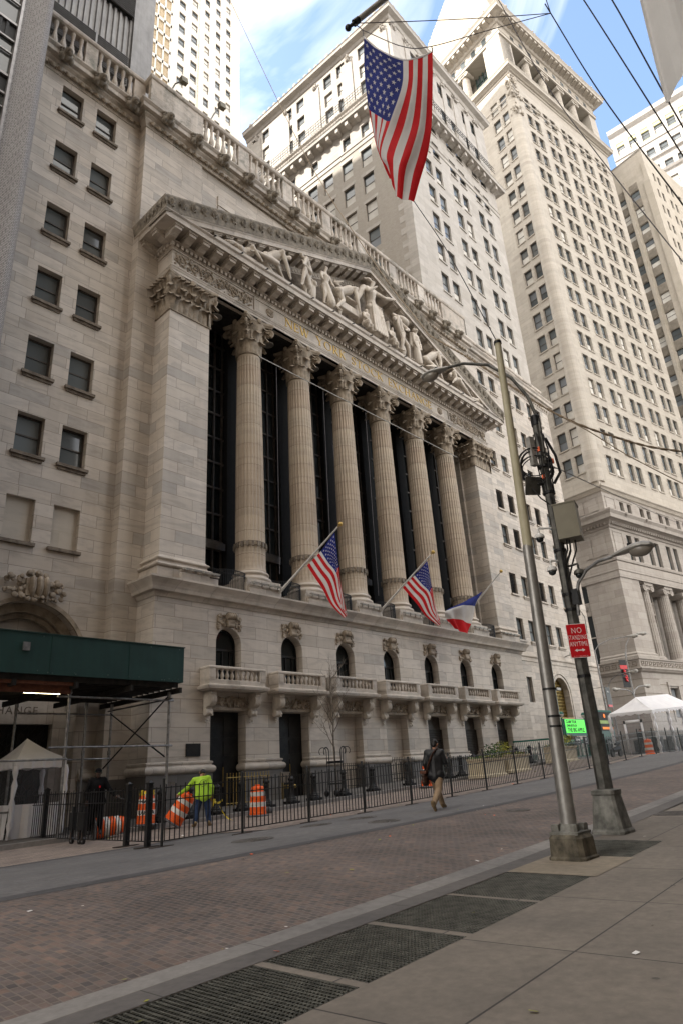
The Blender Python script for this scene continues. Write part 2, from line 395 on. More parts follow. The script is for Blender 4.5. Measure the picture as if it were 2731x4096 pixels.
M['newconc']=paving('pale_concrete_patch',[(.27,.23,.175),(.30,.255,.195)],6,6,.004,(.1,.1,.1),bstr=.15,patch=.5)
M['grate']=rough_mat('steel_grating',(.065,.067,.06),(.16,.16,.14),6,.45,.4,bstr=.05)
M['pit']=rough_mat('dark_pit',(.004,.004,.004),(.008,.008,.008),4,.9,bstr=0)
M['cover']=rough_mat('iron_cover',(.09,.085,.082),(.17,.155,.145),7,.7,.3,bstr=.4)
# tower stones
M['annex_white']=stone('annex_white_stone',(.46,.43,.39),(.51,.48,.44),(.42,.39,.35),1.6,.8,.008,jcol=(.33,.29,.25),vein=.35,dirt=.35)
M['annex_brick']=stone('annex_buff_brick',(.36,.325,.28),(.39,.355,.305),(.335,.30,.26),.25,.08,.004,jcol=(.34,.30,.25),vein=.15,dirt=.3,bstr=.2)
M['cream']=stone('cream_granite',(.45,.41,.355),(.49,.45,.39),(.41,.37,.32),1.9,.62,.010,jcol=(.33,.275,.20),vein=.3,dirt=.35)
M['greygranite']=stone('grey_granite',(.36,.325,.29),(.40,.365,.33),(.33,.295,.265),2.2,.85,.012,jcol=(.2,.175,.155),vein=.3,dirt=.45)
M['cream2']=stone('cream_limestone',(.47,.425,.36),(.50,.455,.39),(.44,.40,.335),1.8,1.1,.006,jcol=(.42,.36,.27),vein=.2,dirt=.3)
M['spandrel']=rough_mat('ribbed_spandrel',(.21,.185,.15),(.30,.265,.22),1.2,.6)
M['paleblock']=stone('pale_terracotta',(.50,.475,.45),(.54,.515,.49),(.46,.435,.41),1.5,1.,.006,jcol=(.36,.34,.32),vein=.2,dirt=.3)
M['whitetower']=stone('white_brick',(.74,.69,.61),(.78,.73,.65),(.72,.67,.59),.6,.3,.004,jcol=(.6,.56,.5),vein=.05,dirt=.1)
M['tinybrick']=stone('white_glazed_brick',(.40,.37,.345),(.45,.42,.39),(.36,.33,.31),.24,.085,.011,jcol=(.10,.09,.085),vein=.1,dirt=.3,bstr=.5)
M['corrug']=rough_mat('corrugated_metal',(.22,.215,.215),(.30,.295,.29),1,.5,.3,bstr=0,streak=.3)
M['alum']=rough_mat('aluminium_trim',(.25,.24,.24),(.35,.34,.34),4,.35,.7)
M['copper']=rough_mat('verdigris_copper',(.045,.085,.075),(.10,.155,.135),3,.6,.2)
M['pyramid']=stone('pyramid_stone',(.43,.37,.285),(.47,.405,.32),(.40,.34,.26),1.2,.9,.02,jcol=(.33,.28,.21),vein=.1,dirt=.4)
M['hidden_wall']=stone('low_bounce_wall',(.20,.165,.13),(.23,.19,.15),(.17,.14,.11),1.6,.7,.01,vein=.3,dirt=.4)  # wall of the unseen blocks, kept dark to cut bounce light
# ------------------------------------------------------------------ camera, sky, sun
cam=bpy.data.cameras.new('camera'); camo=bpy.data.objects.new('camera',cam); COL.objects.link(camo)
def cam_rot(y,p,r):
    cy,sy=cos(y),sin(y); cp,sp=cos(p),sin(p)
    f=Vector((sy*cp,cy*cp,sp)); rt=Vector((cy,-sy,0)); dn=f.cross(rt)
    r2=rt*cos(r)+dn*sin(r); d2=dn*cos(r)-rt*sin(r)
    return Matrix((r2,-d2,-f)).transposed()
CR=cam_rot(R(48.1148),R(21.5211),R(3.6260))
camo.matrix_world=Matrix.Translation((0,0,1.5))@CR.to_4x4()
cam.sensor_fit='VERTICAL'; cam.sensor_height=36; cam.sensor_width=24; cam.lens=2631.06/4096*36
cam.clip_start=.05; cam.clip_end=3000
S.camera=camo
S.render.resolution_x=682; S.render.resolution_y=1024
SUN_DIR=Vector((-.55,.58,.60)).normalized()      # towards the sun: from behind the left end of the facade
W=bpy.data.worlds.new('World'); S.world=W; W.use_nodes=True; nt=W.node_tree
bg=nt.nodes['Background']
sky=N(nt,'ShaderNodeTexSky',sky_type='NISHITA'); sky.sun_disc=False
sky.sun_elevation=math.asin(SUN_DIR.z); sky.sun_rotation=math.atan2(SUN_DIR.x,SUN_DIR.y)
sky.air_density=1.0; sky.dust_density=1.6; sky.ozone_density=1.0
gen=nt.nodes.new('ShaderNodeTexCoord').outputs['Generated']
cl=noise(nt,mapv(nt,gen,(1.0,1.0,1.8),(0,0,.5),(0,0,.3)),2.1,7,.55,dist=.6)
dt=N(nt,'ShaderNodeVectorMath',operation='DOT_PRODUCT'); nt.links.new(gen,dt.inputs[0]); dt.inputs[1].default_value=(.905,.175,.39)   # the one open blue patch lies to the north
ma=N(nt,'ShaderNodeMath',operation='MULTIPLY_ADD'); nt.links.new(dt.outputs['Value'],ma.inputs[0]); ma.inputs[1].default_value=-1.2; c2=N(nt,'ShaderNodeMath',operation='MULTIPLY_ADD'); nt.links.new(cl,c2.inputs[0]); c2.inputs[1].default_value=1.7; c2.inputs[2].default_value=-.35; nt.links.new(c2.outputs[0],ma.inputs[2])
m2=N(nt,'ShaderNodeMath',operation='ADD'); nt.links.new(ma.outputs[0],m2.inputs[0]); m2.inputs[1].default_value=1.02
cm=ramp(nt,m2.outputs[0],[(.50,(0,0,0)),(1.0,(1,1,1))])
cloudc=tuple(6.4*c for c in (1.0,.957,.90))
out=mix(nt,cm,sky.outputs[0],cloudc)
nt.links.new(out,bg.inputs['Color']); bg.inputs['Strength'].default_value=.13
sl=bpy.data.lights.new('sun','SUN'); sl.energy=2.2; sl.angle=R(.5); sl.color=(1,.93,.82)
so=bpy.data.objects.new('sun',sl); COL.objects.link(so); so.rotation_euler=SUN_DIR.to_track_quat('Z','Y').to_euler(); so.location=(-40,60,120)
S.view_settings.view_transform='Standard'; S.view_settings.look='None'; S.view_settings.exposure=2.0; S.view_settings.gamma=1
# ------------------------------------------------------------------ ground and paving
def sheet(name,yA,yB,dz,mat,x0,x1,nx=None,ny=6,kind='structure',parent=None,thick=0):
    b=MB(); nx=nx or int(max(2,(x1-x0)/1.0)); rows=[]
    for i in range(nx+1):
        x=x0+(x1-x0)*i/nx; a=yA(x); c=yB(x); rows.append([(x,a+(c-a)*j/ny,G(x,a+(c-a)*j/ny)+dz) for j in range(ny+1)])
    n=0
    for i in range(nx):
        for j in range(ny): b.face(rows[i][j],rows[i+1][j],rows[i+1][j+1],rows[i][j+1])
    if thick:
        for j,sg in ((0,1),(ny,-1)):
            for i in range(nx):
                p,q=rows[i][j],rows[i+1][j]; p2=(p[0],p[1],p[2]-thick); q2=(q[0],q[1],q[2]-thick)
                b.face(*((p2,q2,q,p) if sg>0 else (p,q,q2,p2)))
    return b.build(name,mat,parent,kind=kind)
K=lambda v:(lambda x:v)
D0_=.495
XS,XE=-40,110
gb=MB(); st=[-600,-200]+list(range(-40,112,4))+[200,600,1200]; sy_=[-600,-100,-20,0,3,5.4]+[5.4+i*1.2 for i in range(1,9)]+[16,20,40,100,400,1200]
P_=[[(x,y,G(x,y)-.02) for y in sy_] for x in st]
for i in range(len(st)-1):
    for j in range(len(sy_)-1): gb.face(P_[i][j],P_[i+1][j],P_[i+1][j+1],P_[i][j+1])
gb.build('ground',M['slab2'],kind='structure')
sheet('roadway',lambda x:KY(x)+.12,K(10.02),0,M['bricks'],XS,70,220,12)
sheet('dark_edge_course',K(10.0),K(10.38),.004,M['edgestone'],XS,70,160,2)
sheet('grey_paved_strip',K(10.36),lambda x:14.9 if x>12.5 else 16.0,.004,M['greystrip'],XS,90,170,8)
sheet('inner_edge_course',lambda x:14.9 if x>12.5 else 16.0,lambda x:15.12 if x>12.5 else 16.25,.006,M['edgestone'],XS,90,170,2)
sheet('pinkish_gutter_paving',lambda x:15.1 if x>12.5 else 16.23,K(20.42),.004,M['pinkpave'],XS,66,150,6)
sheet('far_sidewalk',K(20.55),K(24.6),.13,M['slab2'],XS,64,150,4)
sheet('far_kerb',K(20.38),K(20.56),.135,M['kerbstone'],XS,64,150,1,thick=.16)
sheet('near_kerb',lambda x:KY(x)-.20,lambda x:KY(x)+.13,.118,M['kerbstone'],XS,90,200,2,thick=.14)
sheet('kerbside_concrete_band',lambda x:KY(x)-D0_,lambda x:KY(x)-.20,.128,M['kerbband'],XS,90,200,2)
# near sidewalk with real openings for the gratings
def nearY(x,d): return KY(x)-d
def near_patch(b,x0,x1,d0,d1,dz=.124,n=1):
    for i in range(n):
        a=x0+(x1-x0)*i/n; c=x0+(x1-x0)*(i+1)/n
        f=lambda x,d:(x,nearY(x,d),G(x)+dz)
        b.face(f(a,d1),f(c,d1),f(c,d0),f(a,d0))
GR=[(1.15,2.5),(2.57,3.95),(4.05,5.42),(5.52,6.86),(6.94,8.36),(9.82,11.42)]
D0,D1=.50,1.62
b=MB(); near_patch(b,XS,90,.18,D0,n=130); near_patch(b,XS,90,D1,9,n=130)
edges=[XS]+[v for g in GR for v in g]+[90]
for i in range(0,len(edges),2): near_patch(b,edges[i],edges[i+1],D0,D1,n=max(1,int(edges[i+1]-edges[i])))
b.build('near_sidewalk',M['slab'],kind='structure')
b=MB(); near_patch(b,8.36,9.82,D0,D1+.06,.129,n=4); b.build('pale_concrete_patch',M['newconc'],kind='structure')
GRL=['bottom-most dark steel grating running out of the frame beside the near kerb','second dark steel sidewalk grating from the bottom, wide and close to the camera','third steel sidewalk grating from the bottom, midway along the near kerb','fourth steel sidewalk grating from the bottom, before the bare concrete pad\'s neighbour','dark steel grating just in front of the concrete pad of the plain pole','far grey steel grating behind the plain pole base, by the second pole']
for (x0,x1),lb in zip(GR,GRL):
    t=thing('sidewalk_grating',lb,'grating',((x0+x1)/2,nearY((x0+x1)/2,1.06),G((x0+x1)/2)+.12),group='steel gratings in the near sidewalk')
    b=MB(); f=lambda x,d,z:Vector((x,nearY(x,d),G(x)+z))
    nb=max(20,int((D1-D0)/.036))
    for i in range(nb+1):
        d=D0+.012+(D1-D0-.024)*i/nb; 
        a=f(x0+.01,d,.105);c=f(x1-.01,d,.105); b.obox((a+c)/2,(c-a)/2,Vector((0,.0035,0)),Vector((0,0,.017)))
    nx=int((x1-x0)/.05)
    for i in range(nx+1):
        x=x0+.012+(x1-x0-.024)*i/nx
        a=f(x,D0+.01,.117);c=f(x,D1-.01,.117); b.obox((a+c)/2,(c-a)/2,Vector((.0075,0,0)),Vector((0,0,.007)))
    b.build('bars',M['grate'],t)
    b=MB(); b.mi=0; b.face(f(x0,D1,-.25),f(x1,D1,-.25),f(x1,D0,-.25),f(x0,D0,-.25))
    for p,q in (((x0,D0),(x1,D0)),((x1,D0),(x1,D1)),((x1,D1),(x0,D1)),((x0,D1),(x0,D0))):
        b.face(f(*p,-.25),f(*q,-.25),f(*q,.12),f(*p,.12))
    b.build('pit',M['pit'],t)
# manhole covers
def cover(x,y,r,lb,off=.012):
    z=G(x,y)+off; b=MB()
    sx=(G(x+.3,y)-G(x-.3,y))/.6; sy=(G(x,y+.3)-G(x,y-.3))/.6
    def pr(rr,h): return [Vector((x+rr*cos(a),y+rr*sin(a),z+h+sx*rr*cos(a)+sy*rr*sin(a))) for a in [2*PI*i/36 for i in range(36)]]
    b.rings([pr(r,-.012),pr(r,.0),pr(r*.94,.004),pr(r*.90,-.004),pr(r*.86,.002)])
    for i in range(5):
        q=r*.16*(i+1)-.01; b.rings([pr(q,.002),pr(q,.008),pr(q-.035,.008),pr(q-.035,.002)],cap=False)
    o=b.build('manhole_cover',M['cover']); tag(o,lb,'manhole cover','manhole covers set in the street')
cover(10.1,12.2,.46,'round iron manhole cover in the grey strip, leftmost of the far ones')
cover(13.0,13.2,.42,'cracked-edge manhole cover in the grey strip near the fence')
cover(14.4,12.9,.42,'round manhole cover nearest the fence feet in the grey strip')
cover(13.3,11.2,.40,'flat manhole cover in the grey strip at the edge of the bricks')
cover(15.2,5.15,.42,'pale-centred round utility cover in the near sidewalk at the right edge',.13)
cover(15.6,8.9,.30,'small dark iron cover flush in the brick roadway')
# ------------------------------------------------------------------ facade helpers
def ubox(b,P,u0,u1,z0,z1,d0,d1):
    """box in facade coordinates; d = depth behind the wall face (negative = proud)"""
    n=len(b.v)
    for d in (d1,d0):
        for u,z in ((u0,z0),(u1,z0),(u1,z1),(u0,z1)): b.v.append(tuple(P(u,z,d)))
    for q in ((4,5,6,7),(1,0,3,2),(0,1,5,4),(1,2,6,5),(2,3,7,6),(3,0,4,7)):
        b.f.append(tuple(n+i for i in q)); b.m.append(b.mi)
def wall_grid(b,P,u0,u1,z0,z1,rects,depth=.3,maxu=8.):
    us=sorted(set([u0,u1]+[r[0] for r in rects]+[r[1] for r in rects])); zs=sorted(set([z0,z1]+[r[2] for r in rects]+[r[3] for r in rects]))
    us=[u for u in us if u0<=u<=u1]; zs=[z for z in zs if z0<=z<=z1]
    for k in range(len(zs)-1):
        zc=(zs[k]+zs[k+1])/2; run=None
        for i in range(len(us)-1):
            uc=(us[i]+us[i+1])/2
            hole=any(r[0]<uc<r[1] and r[2]<zc<r[3] for r in rects)
            if not hole and run is None: run=us[i]
            if hole and run is not None: b.face(P(run,zs[k],0),P(us[i],zs[k],0),P(us[i],zs[k+1],0),P(run,zs[k+1],0)); run=None
        if run is not None: b.face(P(run,zs[k],0),P(us[-1],zs[k],0),P(us[-1],zs[k+1],0),P(run,zs[k+1],0))
    for r in rects:
        a,c,e,f=r[:4]; d=r[4] if len(r)>4 else depth
        b.face(P(a,e,0),P(a,f,0),P(a,f,d),P(a,e,d)); b.face(P(c,f,0),P(c,e,0),P(c,e,d),P(c,f,d))
        if not (len(r)>5 and r[5]): b.face(P(a,f,0),P(c,f,0),P(c,f,d),P(a,f,d))
        b.face(P(c,e,0),P(a,e,0),P(a,e,d),P(c,e,d))
def arch_fill(b,P,uc,r,zc,depth,n=20,top=None):
    """fills the corners of a rectangular hole (top at zc+r) so that it becomes round-headed"""
    top=zc+r if top is None else top
    pts=[(uc-r*cos(PI*i/n),zc+r*sin(PI*i/n)) for i in range(n+1)]
    for p,q in zip(pts,pts[1:]):
        b.face(P(p[0],p[1],0),P(q[0],q[1],0),P(q[0],top,0),P(p[0],top,0))
        b.face(P(q[0],q[1],0),P(p[0],p[1],0),P(p[0],p[1],depth),P(q[0],q[1],depth))
def sash(parent,P,a,c,e,f,d,name='window',mode='dark',sill=True,fr=.07,sillmat=None,paneM=None,up=None,mid=True):
    """sash window in an opening: frame with meeting rail, panes, stone sill"""
    b=MB(); m=(e+f)/2+.02
    ubox(b,P,a,c,f-fr,f,d-.06,d+.03); ubox(b,P,a,c,e,e+fr,d-.06,d+.03)
    ubox(b,P,a,a+fr,e+fr,f-fr,d-.06,d+.03); ubox(b,P,c-fr,c,e+fr,f-fr,d-.06,d+.03)
    if mid: ubox(b,P,a+fr,c-fr,m-.035,m+.035,d-.05,d+.02)
    w=b.build(name,M['frame'],parent)
    b=MB(); b.mi=0; rg_=random.Random(int(a*97+e*31)); t_=[rg_.uniform(-.022,.022) for _ in range(4)]
    b.face(P(a+fr,m+.03,d+t_[0]),P(c-fr,m+.03,d+t_[1]),P(c-fr,f-fr,d-t_[0]),P(a+fr,f-fr,d-t_[1])); 
    b.mi=1 if mode=='blind' else 0
    b.face(P(a+fr,e+fr,d+t_[2]),P(c-fr,e+fr,d+t_[3]),P(c-fr,m-.03,d-t_[2]),P(a+fr,m-.03,d-t_[3]))
    b.build('pane',[paneM or M['glass2'],M['blind']],w)
    if sill:
        b=MB(); ubox(b,P,a-.13,c+.13,e-.13,e+.01,-.16,.2); ubox(b,P,a-.05,c+.05,e-.26,e-.13,-.07,.1)
        b.build('sill',sillmat or M['sill'],w)
    return w
def tower_windows(parent,P,rects,d,cam_pt=(0,0,1.5),limit=100,fr=.07,blind=.3,lit=0,seed=1,used=[0],mats=None,two=False,name='window',sillm=None):
    """rects (a,c,e,f): the nearest ones become windows of their own, the rest one mesh"""
    rng=random.Random(seed)
    rects=sorted(rects,key=lambda r:(Vector(P((r[0]+r[1])/2,r[2],0))-Vector(cam_pt)).length)
    mats=mats or [M['frame'],M['glass2'],M['blind'],M['lamp_amber'],M['glass3']]
    rest=MB()
    def one(b,r):
        a,c,e,f=r; m=(e+f)/2; fz=fr
        b.mi=0
        ubox(b,P,a,c,f-fz,f,d-.05,d+.02); ubox(b,P,a,c,e,e+fz,d-.05,d+.02)
        ubox(b,P,a,a+fz,e+fz,f-fz,d-.05,d+.02); ubox(b,P,c-fz,c,e+fz,f-fz,d-.05,d+.02)
        ubox(b,P,a+fz,c-fz,m-fz*.45,m+fz*.45,d-.04,d+.015)
        if two: ubox(b,P,(a+c)/2-fz*.4,(a+c)/2+fz*.4,e+fz,f-fz,d-.03,d+.012)
        q=rng.random()
        k=2 if q<blind else (4 if rng.random()<.35 else 1); top=2 if q<blind*.3 else (4 if rng.random()<.3 else 1)
        if rng.random()<lit: top=3; k=1
        b.mi=top; b.face(P(a+fz,m,d),P(c-fz,m,d),P(c-fz,f-fz,d),P(a+fz,f-fz,d))
        b.mi=k; b.face(P(a+fz,e+fz,d),P(c-fz,e+fz,d),P(c-fz,m,d),P(a+fz,m,d))
        if sillm is not None: b.mi=5; ubox(b,P,a-.1,c+.1,e-.16,e,-.12,.15)
    ms=list(mats)+([sillm] if sillm is not None else [])
    for i,r in enumerate(rects):
        if i<limit: b=MB(); one(b,r); b.build(name,ms,parent)
        else: one(rest,r)
    if len(rects)>limit: rest.build('far_windows',ms,parent,kind='stuff')
def cornice(b,prof,path): b.sweep(prof,path)
# ================================================================== THE TEMPLE-FRONTED STOCK EXCHANGE
XC=30.5; XL,XR=14.95,46.05
SE=thing('stock_exchange_building','pale marble exchange building with six fluted columns and a sculpted pediment','building',(30.5,27,G(30.5)))
PY=24.2                      # podium wall plane
PF=lambda u,z,d:(u,PY+d,z)
BC=[18.73+3.92*k for k in range(7)]
PX0,PX1=14.8,46.2
b=MB()
rects=[]; HW=.97; DT=4.3
for k,x in enumerate(BC):
    rects.append((x-HW,x+HW,-.5,DT,.75)); rects.append((x-.72,x+.72,5.2,7.98,.55,True))
wall_grid(b,PF,PX0,PX1,-.5,9.1,rects)
for x in BC: arch_fill(b,PF,x,.72,7.26,.55)
b.face((PX0,25.9,-.5),(PX0,PY,-.5),(PX0,PY,9.1),(PX0,25.9,9.1)); b.face((PX1,PY,-.5),(PX1,26.5,-.5),(PX1,26.5,9.1),(PX1,PY,9.1))
b.build('podium_wall',M['marble'],SE)
# plinth with torus, broken by the doors
b=MB(); segs=[PX0]+[v for x in BC for v in (x-HW,x+HW)]+[PX1]
for i in range(0,len(segs),2):
    a,c=segs[i],segs[i+1]
    tor=[(0,1.8)]+[(.07+.13*sin(PI*j/8),1.95-.15*cos(PI*j/8)) for j in range(9)]+[(.06,2.14),(.10,2.18),(.10,2.24),(0,2.27)]
    zof=0
    path=[(a,PY+.45 if i>0 else 25.9),(a,PY),(c,PY),(c,PY+.45)]
    # travel so that outward is -Y: right-hand side of travel along +X is -Y
    b.sweep([(o,z+zof) for o,z in tor],path)
b.build('plinth',M['marble_small'],SE)
b=MB()
for i in range(0,len(segs),2):
    a,c=segs[i],segs[i+1]; b.sweep([(0,-.5),(.09,-.5),(.09,1.79),(0,1.79)],[(a,PY+.45 if i>0 else 25.9),(a,PY),(c,PY),(c,PY+.45)])
b.build('base_course',M['darkgranite'],SE)
# podium cornice
b=MB(); pr=[(0,8.95),(.05,8.95),(.12,9.12),(.30,9.16),(.34,9.30),(.40,9.42),(.52,9.60),(.55,9.64),(.55,9.72),(0,9.76)]
b.sweep(pr,[(PX0,25.9),(PX0,PY),(PX1,PY),(PX1,26.6)]); b.build('podium_cornice',M['marble_small'],SE)
b=MB(); b.box(PX0+.02,PX1-.02,PY+.01,27.2,9.60,9.70); b.build('terrace',M['marble_small'],SE)
# doors and shutters
for k,x in enumerate(BC):
    if k in (0,1):
        b=MB(); b.box(x-HW,x+HW,PY+.55,PY+.75,-.5,DT)
        d=b.build('door',M['bronze'],SE,label='tall dark bronze double door')
        b=MB()
        for s in (-1,1):
            for z0,z1 in ((.9,2.2),(2.45,3.05),(3.2,4.1)): b.box(x+s*.49-.36,x+s*.49+.36,PY+.52,PY+.549,z0,z1)
        b.build('panel',M['bronze'],d)
        b=MB(); b.cyl((x+.08,PY+.47,1.2),(x+.08,PY+.47,2.0),.02); b.build('handle',M['brass'],d)
    elif k in (2,3):
        b=MB(); b.box(x-HW,x+HW,PY+.5,PY+.76,-.5,DT); b.build('blind_door',M['marble'],SE,label='doorway walled up with marble')
    else:
        b=MB(); b.box(x-HW,x+HW,PY+.55,PY+.76,3.55,DT); b.box(x-HW,x-HW+.06,PY+.42,PY+.55,-.5,3.55); b.box(x+HW-.06,x+HW,PY+.42,PY+.55,-.5,3.55)
        d=b.build('shutter_box',M['frame'],SE)
        b=MB(); z=-.3
        while z<3.55:
            b.rings([[(xx,PY+.52,z),(xx,PY+.485,z+.03),(xx,PY+.485,z+.07),(xx,PY+.52,z+.1),(xx,PY+.56,z+.1),(xx,PY+.56,z)] for xx in (x-HW+.06,x+HW-.06)]); z+=.1
        b.build('roller_shutter',M['shutter'],d)
# round-headed windows with carved keystones
def leafcluster(b,c,sx,sz,n,seed,dy=.09,r=.09):
    rg=random.Random(seed)
    for i in range(n):
        p=(c[0]+rg.uniform(-sx,sx),c[1]-rg.uniform(.0,dy),c[2]+rg.uniform(-sz,sz)); q=rg.uniform(.5,1.15)*r
        b.ell(p,(q,q*.55,q*.8),7,5,Matrix.Rotation(rg.uniform(0,PI),3,'Y'))
def scroll(b,c,r,w,turns=1.6,th=.06,side='X'):
    """flat spiral volute with its axis along X (seen from the side) and width w"""
    pts=[]
    n=int(26*turns)
    for i in range(n+1):
        t=i/n; a=t*turns*2*PI; q=r*(1-t*.82); pts.append((q*cos(a),q*sin(a)))
    for i in range(n):
        (y0,z0),(y1,z1)=pts[i],pts[i+1]; k=th*(1-.55*i/n)
        l=math.hypot(y1-y0,z1-z0) or 1e-5; ny,nz=-(z1-z0)/l*k/2,(y1-y0)/l*k/2
        b.face((c[0]-w/2,c[1]+y0+ny,c[2]+z0+nz),(c[0]-w/2,c[1]+y1+ny,c[2]+z1+nz),(c[0]+w/2,c[1]+y1+ny,c[2]+z1+nz),(c[0]+w/2,c[1]+y0+ny,c[2]+z0+nz))
        for s in (-1,1):
            q=[(c[0]+s*w/2,c[1]+y0+ny,c[2]+z0+nz),(c[0]+s*w/2,c[1]+y1+ny,c[2]+z1+nz),(c[0]+s*w/2,c[1]+y1-ny,c[2]+z1-nz),(c[0]+s*w/2,c[1]+y0-ny,c[2]+z0-nz)]
            b.face(*(q if s>0 else q[::-1]))
for k,x in enumerate(BC):
    b=MB(); pts=[(x-.72,5.2)]+[(x-.72*cos(PI*i/20),7.26+.72*sin(PI*i/20)) for i in range(21)]+[(x+.72,5.2)]
    q=[(x+(u-x)*.9,z if z<5.3 else (z-.02 if z<=7.26 else 7.26+(z-7.26)*.9)) for u,z in pts]
    for i in range(len(pts)-1):
        p0,p1,q0,q1=pts[i],pts[i+1],q[i],q[i+1]
        b.face((p0[0],PY+.46,p0[1]),(p1[0],PY+.46,p1[1]),(q1[0],PY+.46,q1[1]),(q0[0],PY+.46,q0[1])); b.face((q0[0],PY+.46,q0[1]),(q1[0],PY+.46,q1[1]),(q1[0],PY+.54,q1[1]),(q0[0],PY+.54,q0[1]))
    b.box(x-.64,x+.64,PY+.45,PY+.53,6.98,7.08); b.box(x-.03,x+.03,PY+.47,PY+.53,5.2,6.98); b.box(x-.42,x-.39,PY+.47,PY+.53,5.2,6.98); b.box(x+.39,x+.42,PY+.47,PY+.53,5.2,6.98)
    w=b.build('arched_window',M['bronze'],SE)
    b=MB(); b.face(*[(u,PY+.535,z) for u,z in q]); b.build('pane',M['glass'],w)
    b=MB(); b.obox((x,PY-.10,8.28),(.19,0,0),(0,.14,0),(0,.0,.27)); b.cyl((x-.24,PY-.2,8.48),(x+.24,PY-.2,8.48),.15,n=14)
    for i in range(4): b.cyl((x-.2+i*.12,PY-.2,8.48),(x-.15+i*.12,PY-.2,8.48),.175,n=14)
    b.cyl((x-.17,PY-.15,8.06),(x+.17,PY-.15,8.06),.11,n=10)
    leafcluster(b,(x-.43,PY,8.27),.2,.26,22,k); leafcluster(b,(x+.43,PY,8.27),.2,.26,22,k+50); leafcluster(b,(x-.58,PY,8.02),.08,.14,7,k+9); leafcluster(b,(x+.58,PY,8.02),.08,.14,7,k+19)
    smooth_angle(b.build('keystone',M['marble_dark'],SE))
# balconies on scroll brackets
BALP=[(.03,0),(.075,.01),(.075,.05),(.05,.07),(.085,.16),(.09,.22),(.06,.31),(.042,.38),(.055,.42),(.075,.43),(.075,.48)]
for k,x in enumerate(BC):
    root=None
    b=MB(); y1=PY-.02; y0=23.5
    path=[(x-1.55,y1),(x-1.55,y0),(x+1.55,y0),(x+1.55,y1)]
    b.sweep([(-1.55,5.06),(.02,5.06),(.04,5.1),(.13,5.12),(.15,5.21),(.15,5.26),(.03,5.29),(.0,5.33),(.0,5.5),(-.04,5.52),(-.2,5.52)][1:10]+[(-.3,5.5),(-.3,5.06)],path)
    b.box(x-1.3,x+1.3,y0+.25,y1,5.07,5.3)
    bl=b.build('balcony',M['marble_small'],SE)
    b=MB()
    b.sweep([(-.22,5.96),(.0,5.96),(.035,5.99),(.035,6.05),(.0,6.09),(-.22,6.09)],path)
    for px in (x-1.4,x+1.4):
        b.box(px-.17,px+.17,y0-.012,y0+.24,5.5,5.97); b.box(px-.10,px+.10,y0-.03,y0-.011,5.58,5.9)
    b.box(x-1.562,x-1.538,y0+.2,y1,5.5,5.97); b.box(x-1.55,x-1.38,y0+.24,y1,5.5,5.96); b.box(x+1.38,x+1.55,y0+.24,y1,5.5,5.96)
    b.build('rail',M['marble_small'],bl)
    b=MB()
    for i in range(9): b.lathe([(r,z) for r,z in BALP],(x-1.08+i*.27,y0+.11,5.49),10)
    smooth_angle(b.build('balusters',M['marble_small'],bl))
    for s in (-1,1):
        b=MB(); bx=x+s*1.22; w=.34
        scroll(b,(bx,PY-.33,4.70),.27,w,1.7,.085); b.cyl((bx-w*.47,PY-.33,4.70),(bx+w*.47,PY-.33,4.70),.262,n=20)
        for i in range(4): b.cyl((bx-w*.42+i*w*.23,PY-.33,4.7),(bx-w*.27+i*w*.23,PY-.33,4.7),.285,n=18)
        b.rings([[(xx,PY-.02,5.05),(xx,PY-.55,5.05),(xx,PY-.6,4.93),(xx,PY-.4,4.6),(xx,PY-.18,4.3),(xx,PY-.10,4.1),(xx,PY-.02,4.1)] for xx in (bx-w*.42,bx+w*.42)])
        b.cyl((bx-.17,PY-.17,4.2),(bx+.17,PY-.17,4.2),.15,n=12)
        leafcluster(b,(bx,PY-.16,4.18),.14,.12,10,k*3+s,.16,.07); leafcluster(b,(bx,PY-.02,3.92),.08,.18,10,k*7+s,.12,.06)
        smooth_angle(b.build('bracket',M['statue'],bl))
    b=MB(); b.box(x-1.05,x+1.05,PY-.1,PY-.005,4.31,4.42); leafcluster(b,(x,PY-.03,4.68),.98,.2,90,k+100,.1,.085)
    for i in (-1,0,1): b.lathe([(.02,0),(.17,.01),(.17,.06),(.09,.09),(.05,.13),(.01,.13)],(x+i*.55,PY-.04,4.7),12,(0,-1,0))
    smooth_angle(b.build('carved_panel',M['marble_dark'],SE))
# bronze plaque and inscription
b=MB(); b.box(16.55,17.25,PY-.05,PY-.002,2.45,2.95); p=b.build('plaque',M['bronze'],SE)
text_mesh('MCMI',.22,(15.75,PY-.093,1.45),(1,0,0),(0,0,1),M['sill'],'inscription',SE,depth=.006)
b=MB(); b.box(PX0-.2+7.02,PX0+7.4,PY-.12,PY-.095,1.2,1.65); b.build('notice',M['sill'],SE)
# ---- antae
def block_frame(x0,x1,y0,y1): return [(x0,y1),(x0,y0),(x1,y0),(x1,y1)]
for s in (0,1):
    x0,x1=((XL,XL+2.45) if s==0 else (XR-2.45,XR)); yb=26.0
    b=MB(); y0=24.27; b.box(x0,x1,y0,yb,10.75,24.05); b.build('anta',M['marble'],SE)
    b=MB(); pa=block_frame(x0,x1,y0,yb); ex=.0
    b.box(x0-.16,x1+.16,y0-.16,yb,9.72,10.28)
    b.sweep([(0,10.25),(.20,10.27)]+[(.12+.13*sin(PI*j/6),10.38-.09*cos(PI*j/6)) for j in range(7)]+[(.09,10.5),(.06,10.56),(.07,10.6)]+[(.05+.10*sin(PI*j/6),10.69-.07*cos(PI*j/6)) for j in range(7)]+[(.04,10.8),(0,10.86)],pa)
    b.build('anta_base',M['marble_small'],SE)
